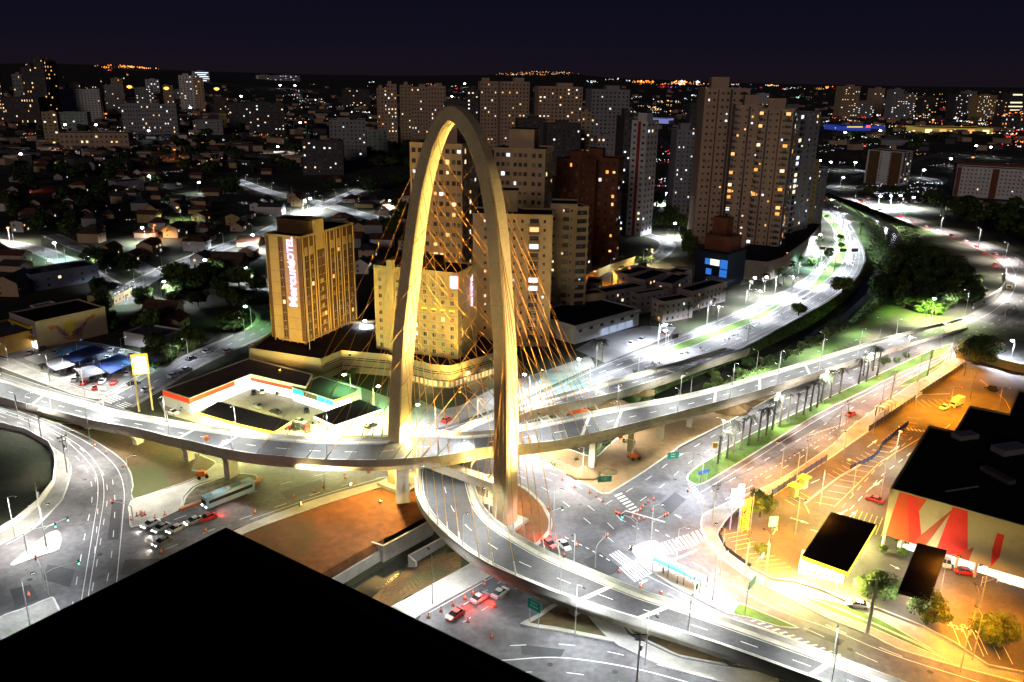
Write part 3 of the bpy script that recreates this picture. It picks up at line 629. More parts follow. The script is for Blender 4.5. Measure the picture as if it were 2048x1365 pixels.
cables(BN, BT, (1195, 795), (1030, 845), 9, 'r', 78, 32, -.2)
# ---------------------------------------------------------------- floodlights that wash the arch and the decks
def flood(name, label, p, target, power, col, spot=70, n=2, group='bridge floodlights'):
    d = (target-p); a = math.atan2(d.y, d.x)
    t = thing(name, label, 'floodlight', p, a, group)
    m = MB(); m.box(0, 0, .12, .7, .9, .12); m.tube((0, -.35, .1), (0, -.35, .6), .05); m.tube((0, .35, .1), (0, .35, .6), .05); m.build('bracket', DARK, t)
    m = MB(); m.box(0, 0, .55, .45, .7, .45, 0); h = m.build('housing', DARK, t)
    m = MB(); m.box(.24, 0, .6, .04, .6, .4); m.build('lens', em('flood_lens_%s' % name, col, 40), h)
    el = math.atan2(d.z, math.hypot(d.x, d.y))
    light(t, (.6, 0, .8), power, col, 1.2, spot, (math.pi/2+el, 0, -math.pi/2), .8)
    return t
WARM = (1, .68, .22)
FLP = []
for leg, foot in (('l', F1), ('r', F2)):
    inn = ud if leg == 'l' else -ud
    FLP.append((foot+inn*4.6+Vector((0, 0, 10.3)), armid('r' if leg == 'l' else 'l', 62, 0)))
for k, (p, tg) in enumerate(FLP):
    flood('floodlight', ['yellow floodlight on the crossbeam at the hotel-side leg of the arch', 'yellow floodlight on the crossbeam at the road-side leg of the arch'][k], p, tg, 420000, (1, .66, .16), 50)
flood('floodlight', 'yellow floodlight low beside the foot of the arch under the decks', F2-ud*5+nd*2+Vector((0, 0, 1)), F1+Vector((0, 0, 7)), 60000, WARM, 120)
flood('floodlight', 'yellow floodlight on the ground before the hidden side of the footing', F1+ud*4-nd*3+Vector((0, 0, 1)), F1+ud*12-nd*10+Vector((0, 0, 9)), 40000, WARM, 120)
flood('floodlight', 'added yellow floodlight on the dirt aimed up the front face of the arch', G(905, 1030), armid('r', 55, 0), 40000, (1, .68, .24), 66)  # added fixture, brightens the middle of the arch
flood('floodlight', 'added yellow floodlight on the bright island aimed at the outer face of the leg', G(1262, 1100, .2), armid('r', 48, 0), 620000, (1, .7, .3), 70)  # added far fixture for even light on the road-side leg
flood('floodlight', 'added yellow floodlight by the cone line aimed at the crown of the arch', G(700, 972, .2), armid('r', 62, 0), 700000, (1, .7, .3), 64)  # added far fixture for even light on the crown
flood('floodlight', 'added yellow floodlight on the kerb above the brown slope aimed at the arch', G(600, 1012, .2), armid('l', 52, 0), 620000, (1, .7, .3), 66)  # added far fixture for even light on the hotel-side leg
for p_, w_ in ((F1+ud*3.6+Vector((0, 0, 14.2)), 9000), (F2-ud*3.8+nd*.5+Vector((0, 0, 12.6)), 6000), (F2-ud*4.5+nd*1.5+Vector((0, 0, 4)), 6000), (F1+ud*1+nd*-3.6+Vector((0, 0, 8.5)), 9000)): light(None, p_, w_, (1, .72, .2), .6)
flood('floodlight', 'added yellow floodlight in the brown slope aimed at the hotel-side leg', G(760, 1008), armid('l', 55, 0), 60000, (1, .68, .24), 66)  # added fixture, brightens the front of the hotel-side leg
flood('floodlight', 'yellow floodlight under the upper deck aimed down the brown slope', F1-nd*3.5+Vector((0, 0, 9)), G(700, 1060), 42000, (1, .6, .16), 130)
# ================================================================ buildings
def wallm(name, c, var=.08): return mat('wall_'+name, c, .85, var, .12, spots=(tuple(q*.8 for q in c), .22, .6))
WCREAM = wallm('cream', (.48, .36, .17)); WBROWN = wallm('brown', (.13, .065, .022)); WYEL = wallm('yellow_cream', (.56, .46, .22)); WPEACH = wallm('peach', (.5, .36, .24)); WSAND = wallm('sand', (.46, .35, .22))
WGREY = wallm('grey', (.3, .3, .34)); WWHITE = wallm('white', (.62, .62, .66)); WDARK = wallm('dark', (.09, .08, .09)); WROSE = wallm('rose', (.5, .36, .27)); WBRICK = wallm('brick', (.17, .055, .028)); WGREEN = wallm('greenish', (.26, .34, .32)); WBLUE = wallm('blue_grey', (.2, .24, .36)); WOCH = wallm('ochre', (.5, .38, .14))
WREDW = wallm('red', (.3, .03, .03)); FRAME = mat('window_frame', (.5, .45, .35), .6, .1, 2.)
LITM = [em('lit_window_warm', (1, .55, .2), 1.1), em('lit_window_amber', (1, .42, .08), 1.), em('lit_window_white', (.8, .9, 1), 1.15), em('lit_window_cream', (1, .78, .48), 1.1), em('lit_window_cool', (.5, .7, 1), .5)]
GREYW = mat('unlit_window', (.05, .05, .055), .25, 0)
_wm = {}
def wmesh(w, h, mt, framed):
    k = (round(w, 2), round(h, 2), mt.name, framed)
    if k not in _wm:
        m = MB()
        if framed:
            m.box(0, -.03, 0, w+.24, .1, h+.24, mi=1); m.box(0, -.07, 0, w, .08, h, mi=0); m.box(w*.1, -.12, 0, .07, .05, h, mi=1); m.box(0, -.12, -h/2-.1, w+.3, .22, .08, mi=1)
            me = m.mesh('window', [mt, FRAME])
        else: m.box(0, -.02, 0, w, .12, h); me = m.mesh('window', [mt])
        _wm[k] = me
    return _wm[k]
def face_pt(W, D, f, u, z, off=0.):           # u across a face, seen from outside left to right
    if f == 'f': return (u, -D/2-off, z), 0.
    if f == 'r': return (W/2+off, u, z), math.pi/2
    if f == 'l': return (-W/2-off, -u, z), -math.pi/2
    return (-u, D/2+off, z), math.pi
CURT = [GREYW, GREYW, mat('curtained_window', (.2, .17, .13), .7, 0), mat('shuttered_window', (.1, .095, .09), .6, 0)]
def facade(root, W, D, spec, lit=.12, palette=(0, 0, 2, 3, 1), dark=GREYW, cap=96, rnd_=random):
    """spec: list of (face, [u positions], [z positions], w, h, framed)"""
    allw = []
    for f, us, zs, w, h, fr in spec:
        for u in us:
            for z in zs:
                l = rnd_.random() < lit*.8; allw.append((not l, rnd_.random(), f, u, z, w, h, fr))
    allw.sort(key=lambda q: (q[0], q[1])); rest = MB()
    for k, (nl, _, f, u, z, w, h, fr) in enumerate(allw):
        p, rz = face_pt(W, D, f, u, z)
        if k < cap:
            mt = (rnd_.choice(CURT) if dark == GREYW else dark) if nl else LITM[rnd_.choice(palette)]
            if not nl and not fr: w, h = w*rnd_.choice((.6, .75, .9, 1.)), h*rnd_.choice((.7, .85, 1.))
            ob('window', wmesh(w, h, mt, fr), root, p, rz)
        else:
            c, s = math.cos(rz), math.sin(rz); rest.box(p[0]+.02*s, p[1]-.02*c, p[2], w, .12, h, rz)
    if rest.v: rest.build('window', dark, root, kind='stuff')
def lin(a, b, n): return [a+(b-a)*(i+.5)/n for i in range(n)]
RIM = mat('parapet_cap', (.3, .28, .27), .9, .1)
def shell(root, W, D, H, wm, z0=0., roofm=BLACK, par=.7, name='wall'):
    m = MB(); m.box(0, 0, (H+z0)/2, W, D, H-z0); w = m.build(name, wm, root)
    m = MB(); t = .28
    for sx_, sy_, lx, ly in ((0, -1, W, t), (0, 1, W, t), (-1, 0, t, D-2*t), (1, 0, t, D-2*t)): m.box(sx_*(W-t)/2, sy_*(D-t)/2, H+par/2+.004, lx, ly, par)
    m.build('roof_parapet', wm, w); m = MB(); m.box(0, 0, H+.05, W-2*t-.01, D-2*t-.01, .09); m.build('roof', roofm, root)
    return w
def roofblock(root, cx, cy, w, d, H, h, wm, name='water_tank_block'):
    m = MB(); m.box(cx, cy, H+h/2+.1, w, d, h); b_ = m.build(name, wm, root); m = MB(); m.box(cx, cy, H+h+.16, w+.3, d+.3, .14); m.build('roof', BLACK, b_)
def corner(L, N, D, yt, z=0., H=None):        # left and near foot corners in the photo, depth in metres, photo row of the near roof corner
    a, b_ = G(L[0], L[1], z), G(N[0], N[1], z); d = b_-a; W = d.length; d.normalize(); n = Vector((-d.y, d.x, 0))
    if H is None: H = HZ(b_, yt)-z
    c = (a+b_)/2+n*D/2; return Vector((c.x, c.y, z)), math.atan2(d.y, d.x), W, H
def roofcorner(L, N, R_, H, D=None):          # the same from roof corners at level H
    a, b_, c_ = G(L[0], L[1], H), G(N[0], N[1], H), G(R_[0], R_[1], H); d = b_-a; W = d.length; d.normalize(); n = Vector((-d.y, d.x, 0))
    D = D or max(4, (c_-b_).dot(n)); c = (a+b_)/2+n*D/2; return Vector((c.x, c.y, 0)), math.atan2(d.y, d.x), W, D
# -- purple-lit tall hotel
ZP = 7.5
loc, rz, W, H = corner((545, 680), (613, 691), 33, 478, ZP); D = 33
h1 = thing('hotel_tower', 'tall cream and brown hotel tower with a purple upright sign', 'hotel', loc, rz)
shell(h1, W, D, H, WCREAM, 1.2)
m = MB()
for i in range(5): m.box(-W/2+1+i*(W-2)/4, -D/2+.6, .6, .3, .3, 1.2)
for i in range(8): m.box(W/2-.6, -D/2+1+i*(D-2)/7, .6, .3, .3, 1.2)
m.box(0, 0, .6, W-3, D-3, 1.2); m.build('stilt', WCREAM, h1)
for u, w in ((-W*.44, W*.09), (-W*.06, W*.14), (W*.45, W*.1)):
    m = MB(); m.box(u, -D/2-.04, (H+1.2)/2, w, .1, H-1.4); m.build('cladding_strip', WBROWN, h1)
m = MB(); m.box(W/2+.04, 0, (H+1.2)/2, .1, D-.4, H-1.4); m.build('cladding_panel', WBROWN, h1)
for u in (-.47, -.36, -.275, -.23, -.075, -.04, .02, .1, .145, .215, .26, .345, .47):
    m = MB(); m.box(W/2+.16, u*D, (H+1.2)/2, .3, .42, H-1.2); m.build('pilaster', WCREAM, h1)
zs = [2.6+3.12*k for k in range(11)]
facade(h1, W, D, [('f', [-W*.06], zs, 1.1, 1.3, True), ('r', [D*u for u in (-.415, -.318, .06, .18, .30, .41)], zs, 1.15, 1.35, True), ('r', [D*-.185, D*-.115], zs, 1.2, 1.4, True)], lit=.06, palette=(3, 0, 0))
m = MB()
for u, w in ((-.415, 1.5), (-.318, 1.5), (.06, 1.5), (.18, 1.5), (.30, 1.5), (.41, 1.5)): m.box(W/2+.14, u*D, H-5., .12, w, 3.)
m.box(W/2+.22, -.155*D, H-1.5, .2, 3.6, 8); 
for k in range(7): m.box(W/2+.12, -.15*D, zs[k], .1, 1.0, 1.5)
m.build('facade_panel', WCREAM, h1)
m = MB(); [m.box(0, -D/2-.02, z, W-.1, .07, .07) for z in [1.4+4.1*k for k in range(1, 10)]]; m.build('panel_seam', WBROWN, h1)
roofblock(h1, -W*.02, -D*.2, W*.92, D*.2, H, 5., WBROWN, 'lift_house'); m = MB(); m.box(W*.5-1.9, -D*.16, H+2.6, 4.2, 5., 5.4); m.build('lift_house', WCREAM, h1)
def sign_text(root, txt, size, p, rot, m, name='sign_lettering', ext=.06, offs=None):
    cu = bpy.data.curves.new(name, 'FONT'); cu.body = txt; cu.size = size; cu.extrude = ext; cu.align_x = 'CENTER'; cu.align_y = 'CENTER'; cu.offset = size*.018 if offs is None else offs
    return text_mesh(cu, name, m, root, p, rot)
PURP = em('purple_neon', (.72, .42, 1), 2.2); PURW = em('neon_core', (.85, .6, 1), 1.9)
def upright(root, txt, size, p, face_rz, haloc=PURP):   # letters running bottom to top
    q = Matrix.Rotation(face_rz, 4, 'Z') @ Matrix.Rotation(math.pi/2, 4, 'X') @ Matrix.Rotation(math.pi/2, 4, 'Z'); e0 = q.to_euler()
    off = Vector((math.sin(face_rz), -math.cos(face_rz), 0))
    a = None
    bb = sign_text(root, txt, size, Vector(p)+off*.26, e0, PURW, 'sign_lettering', .03); return a
t1 = upright(h1, 'Mercure', 4.9, (W*.22, -D/2, H-16.2), 0); t1 = upright(h1, 'HOTEL', 3.5, (W*.22, -D/2, H-5.2), 0)
light(h1, (W*.22, -D/2-2, H-15), 330, (.55, .2, 1), 1.5); light(h1, (W*.22, -D/2-2, H-6), 220, (.55, .2, 1), 1.5)
m = MB(); m.tube((W/2+3, -D/2-2.2, -7), (W/2+3, -D/2-2.2, H-5), .16, .08, 8); 
fp = m.build('flag_mast', METAL, None, loc, rz, label='tall thin white mast standing before the purple-signed hotel', cat='mast')
# -- second hotel, yellow cream
loc, rz, W, H = corner((753, 700), (916, 722), 17, 551, ZP-.5); D = 17
h2 = thing('hotel_block', 'broad yellow-cream hotel block with a white and red square sign', 'hotel', loc, rz)
shell(h2, W, D, H, WYEL, .5)
us = lin(-W/2+.6, W/2-.4, 9); zs = [2.3+2.95*k for k in range(9)]
facade(h2, W, D, [('f', us, zs, 1.15, 1.35, True), ('r', [-4.5], zs[:5], .9, 1.3, True)], lit=.08, palette=(2, 3, 3), cap=100)
m = MB(); [m.box(u, -D/2-.05, H-2.2, 1.6, .14, 2.8) for u in us]; m.build('facade_panel', WCREAM, h2)
m = MB(); [m.box(0, -D/2-.01, z-1.45, W-.05, .05, .06) for z in zs]; [m.box(W/2+.01, 0, z-1.45, .05, D-.1, .06) for z in zs]; m.build('panel_seam', WBROWN, h2)
AWN = em('awning_glow', (1, .75, .05), 1.6)
for u in us[4:]:
    m = MB(); m.box(u, -D/2-.35, zs[5]+.4, 1.7, .6, .35, tx=.9); m.build('awning', AWN, h2)
m = MB(); m.box(-W/2+2.6, -D/2+.5, H*.5+1.5, 5.2, 1.2, H-3); m.box(-W/2+6.8, -D/2-.6, H/2+1.2, 2.4, 1.4, H+4); m.build('stair_bay', WYEL, h2)
roofblock(h2, -W*.1, 1, W*.5, D*.5, H, 3., WBROWN, 'lift_house')
s_ = MB(); s_.box(W/2-1.1, -D/2-.35, H-2.4, 3., .4, 4.4); sg = s_.build('sign_box', em('red_sign_edge', (1, .12, .1), 1.5), h2)
s_ = MB(); s_.box(W/2-1.1, -D/2-.6, H-2.4, 2.5, .12, 3.8); s_.build('sign_face', em('white_sign', (1, .92, 1), 5), sg)
upright(h2, 'HOTEL RESERVAS', 1.75, (W/2, 3.2, H-9.5), math.pi/2) if False else upright(h2, 'ibis HOTEL', 2.3, (W/2, 3.4, H-8.), math.pi/2)
light(h2, (W/2+2.5, 3.2, H-9), 300, (.7, .4, 1), 1.)
# -- podium under both hotels
pod = [(500, 699), (642, 721), (683, 704), (777, 712), (822, 722), (864, 732), (900, 735), (918, 730), (991, 708), (1010, 690), (960, 668), (800, 640), (560, 652)]
q = P(pod, ZP); pt = thing('hotel_podium', 'pale wavy podium with dark stripes under the two hotels', 'podium', (q[3].x, q[3].y, 0)); o = Vector((q[3].x, q[3].y, 0))
qq = [(p.x-o.x, p.y-o.y) for p in q]
m = MB(); m.prism(qq, 0, ZP-.45, 0, 1); m.build('wall', [wallm('podium', (.28, .25, .17)), BLACK], pt)
i = offset(qq, .3); m = MB()
for k in range(len(qq)):
    a, b_, c, d = qq[k], qq[(k+1) % len(qq)], i[(k+1) % len(qq)], i[k]; Z = ZP+.5
    m.quad((*a, Z), (*b_, Z), (*c, Z), (*d, Z)); m.quad((*a, ZP-.5), (*b_, ZP-.5), (*b_, Z), (*a, Z)); m.quad((*c, ZP-.5), (*d, ZP-.5), (*d, Z), (*c, Z))
m.build('parapet', wallm('podium', (.28, .25, .17)), pt)
for z in (5.6, 4.9, 2.6):
    i = offset(qq, -.06); m = MB(); n = len(i)
    m.v = [(*p, z-.14) for p in i]+[(*p, z+.14) for p in i]; m.f = [(k, (k+1) % n, n+(k+1) % n, n+k) for k in range(1, 9)]; m.m = [0]*len(m.f); m.build('dark_stripe', BLACK, pt)
m = MB()
for k in range(3, 8):
    a, b_ = Vector(qq[k]), Vector(qq[k+1]); d = b_-a; n = int(d.length/1.6)
    for j in range(n): p = a+d*((j+.5)/n); u = d.normalized(); m.box(p.x+u.y*.08, p.y-u.x*.08, 1.3, .9, .12, 1.7, math.atan2(d.y, d.x))
m.build('ground_window', em('podium_window', (1, .7, .35), .5), pt)
wl = wallm('stained', (.5, .47, .38))
# -- towers given by photo corners: (name, label, L, N, depth, top row, wall, floors, front cols, side cols, lit, extras)
def tower(lab, L, N, D, yt, wm, fl, cf, cs, lit=.12, pal=(0, 2, 3, 1), tank=None, balc=(), balc_s=(), win=(1.1, 1.2), stripes=(), cap=96, grp=None, name='apartment_tower', sidem=None, ls=False, wmat2=None, bands=0, dark=GREYW):
    loc, rz, W, H = corner(L, N, D, yt); t = thing(name, lab, 'building', loc, rz, grp); shell(t, W, D, H, wm)
    fh = (H-2.5)/fl; zs = [2.2+fh*k+fh*.5 for k in range(fl)]; k = min(1.4, fh/3.2)*1.0
    wv, hv = win[0]*max(1, fh/3.1), win[1]*max(1, fh/3.1)
    uf = lin(-W/2+.4, W/2-.4, cf) if isinstance(cf, int) else [W*u for u in cf]; us_ = lin(-D/2+.6, D/2-.6, cs) if isinstance(cs, int) else [D*u for u in cs]
    spec = [('f', uf, zs, min(wv, W/(len(uf)+.01)*.6) if uf else wv, hv, False), ('l' if ls else 'r', us_, zs, wv, hv, False)]
    facade(t, W, D, spec, lit, pal, cap=cap, dark=dark)
    bm_ = wmat2 or wm
    for u, w in balc:
        for z in zs:
            m = MB(); m.box(0, -.75, -fh*.45, w, 1.5, .18); m.box(0, -1.45, -fh*.45+.5, w, .1, 1.); me = _wm.setdefault(('b', round(w, 1), round(fh, 1), bm_.name), m.mesh('balcony', bm_)); ob('balcony', me, t, (W*u, -D/2, z))
            ob('window', wmesh(w*.8, 2., LITM[random.choice(pal)] if random.random() < lit*1.6 else dark, False), t, (W*u, -D/2, z))
    for u, w in balc_s:
        for z in zs:
            m = MB(); m.box(0, -.75, -fh*.45, w, 1.5, .18); m.box(0, -1.45, -fh*.45+.5, w, .1, 1.); me = _wm.setdefault(('b', round(w, 1), round(fh, 1), wm.name), m.mesh('balcony', wm)); p, r_ = face_pt(W, D, 'r', D*u, z); ob('balcony', me, t, p, r_)
            ob('window', wmesh(w*.8, 2., LITM[random.choice(pal)] if random.random() < lit*1.6 else dark, False), t, p, r_)
    for u, w, sm_ in stripes:
        m = MB(); m.box(W*u, -D/2-.03, H/2, W*w, .12, H-.2); m.build('facade_stripe', sm_, t)
    for k in range(bands):
        m = MB(); z = H*(k+1)/(bands+1); m.box(0, 0, z, W+.35, D+.35, .45); m.build('cornice', wm, t)
    if tank: roofblock(t, tank[0]*W, tank[1]*D, tank[2]*W, tank[3]*D, H, tank[4], wm)
    return t, W, D, H
tower('beige tower seen through the left half of the arch', (826, 640), (925, 650), 20, 292, WPEACH, 17, (-.42, -.3, -.18, -.02, .1, .22, .34, .44), 3, .2, (2, 3, 2, 0), (.05, .2, .42, .5, 8), bands=3, win=(1.2, 1.3))
tower('beige tower with rooftop block beside the right flank of the arch', (985, 612), (1082, 620), 18, 302, WPEACH, 17, (-.42, -.32, -.22, -.08, .02, .12, .28, .4), 3, .12, (2, 3, 1), (-.05, .2, .5, .5, 8), bands=3, win=(1.2, 1.3))
tower('cream tower with rounded brown balconies right of the arch', (945, 690), (1098, 694), 16, 434, WSAND, 15, (-.34, -.22, -.05, .02, .12, .4), 2, .1, (2, 3, 0), (-.1, .3, .3, .4, 8), balc=((-.13, 3.6), (.27, 4.2)), win=(.9, 1.1), wmat2=wallm('balcony_brown', (.2, .13, .09)))
tower('cream tower with stacked side balconies behind the round-balcony tower', (1094, 640), (1146, 642), 14, 412, WSAND, 13, (-.35, 0, .3), 2, .08, (2, 3), balc=((.1, 3.),), win=(.8, .9))
tower('slim cream balcony stack beside the orange-lit courtyard', (1142, 642), (1168, 640), 12, 416, WSAND, 13, 1, 1, .05, balc=((0, 5.5),), win=(.8, .9))
tower('tall pale tower, first of the pair beside the highway', (1385, 488), (1470, 490), 22, 180, WROSE, 23, (-.4, -.28, -.1, .02, .16, .3, .42), 3, .1, (3, 0, 2), (-.1, .2, .4, .4, 7), win=(1., 1.), balc=((.36, 3.),), bands=2, stripes=((.09, .05, WDARK), (-.2, .03, WBROWN)))  # dark stripe on the flat wall imitates a shaded recess
tower('tall pink-beige tower with amber balconies above the brown podium', (1443, 514), (1497, 517), 30, 214, WROSE, 24, (-.34, -.1, .12, .36), 4, .13, (0, 1, 3, 2), (.1, .2, .5, .4, 6), win=(1., 1.), balc_s=((-.3, 3.5),), bands=2, stripes=((.0, .07, WDARK), (.46, .06, WDARK)), balc=((-.45, 2.4),))  # dark stripes imitate the shade of recesses, walls stay flat
tower('tall pink-beige tower with a dark strip imitating a shaded recess above the podium', (1490, 520), (1556, 526), 24, 222, WROSE, 24, (-.36, -.18, .0, .2, .4), 3, .14, (0, 1, 3, 2), (-.1, .2, .5, .4, 6), win=(1., 1.), balc_s=((.0, 4.),), stripes=((.48, .05, WDARK), (-.27, .05, WDARK), (.1, .04, WBROWN)), balc=((-.46, 2.4), (.31, 3.)))  # shade of the recesses put on as dark stripes
tower('pale tower corner behind the dark strip, white flank to the highway', (1558, 500), (1610, 486), 22, 226, WGREY, 23, (-.35, -.1, .15, .38), 2, .16, (0, 3, 2), (0, .2, .5, .4, 5), win=(1.4, 1.3), balc=((-.2, 4),))
tower('ochre striped block at the foot of the tall highway towers', (1586, 486), (1620, 476), 28, 322, WOCH, 16, 3, 5, .08, (2, 3), win=(1.3, 1.1))
tower('narrow grey block at the highway end of the ochre block', (1618, 470), (1640, 462), 20, 335, WGREY, 14, 2, 3, .08, (2, 3), win=(1.3, 1.1))
tower('slim white tower with one red stripe and a red side', (1251, 470), (1280, 474), 16, 244, WWHITE, 19, (-.28, .3), 3, .08, (2, 3), (-.1, .1, .6, .5, 5), stripes=((0, .2, WREDW),), win=(1.5, 1.3))
tower('dark tower pressed against the red-striped white tower', (1236, 470), (1252, 470), 24, 236, WDARK, 19, 2, 2, .2, (2, 2, 3), (0, 0, .5, .4, 5))
tower('red brick block behind the cream balcony towers', (1106, 540), (1152, 548), 16, 322, WBRICK, 13, 4, 3, .07, (2, 3, 1), (.1, 0, .5, .4, 4), bands=0)
tower('red brick block with orange-lit top floor', (1158, 528), (1226, 534), 14, 320, WBRICK, 13, 5, 2, .12, (1, 0, 2), (-.2, 0, .4, .4, 5))
tower('dark narrow tower with a blue stripe beside the bright avenue', (1342, 440), (1378, 440), 16, 262, WGREY, 19, 4, 2, .16, (2, 2, 3), (0, 0, .5, .4, 5), stripes=((-.2, .12, WBLUE),))
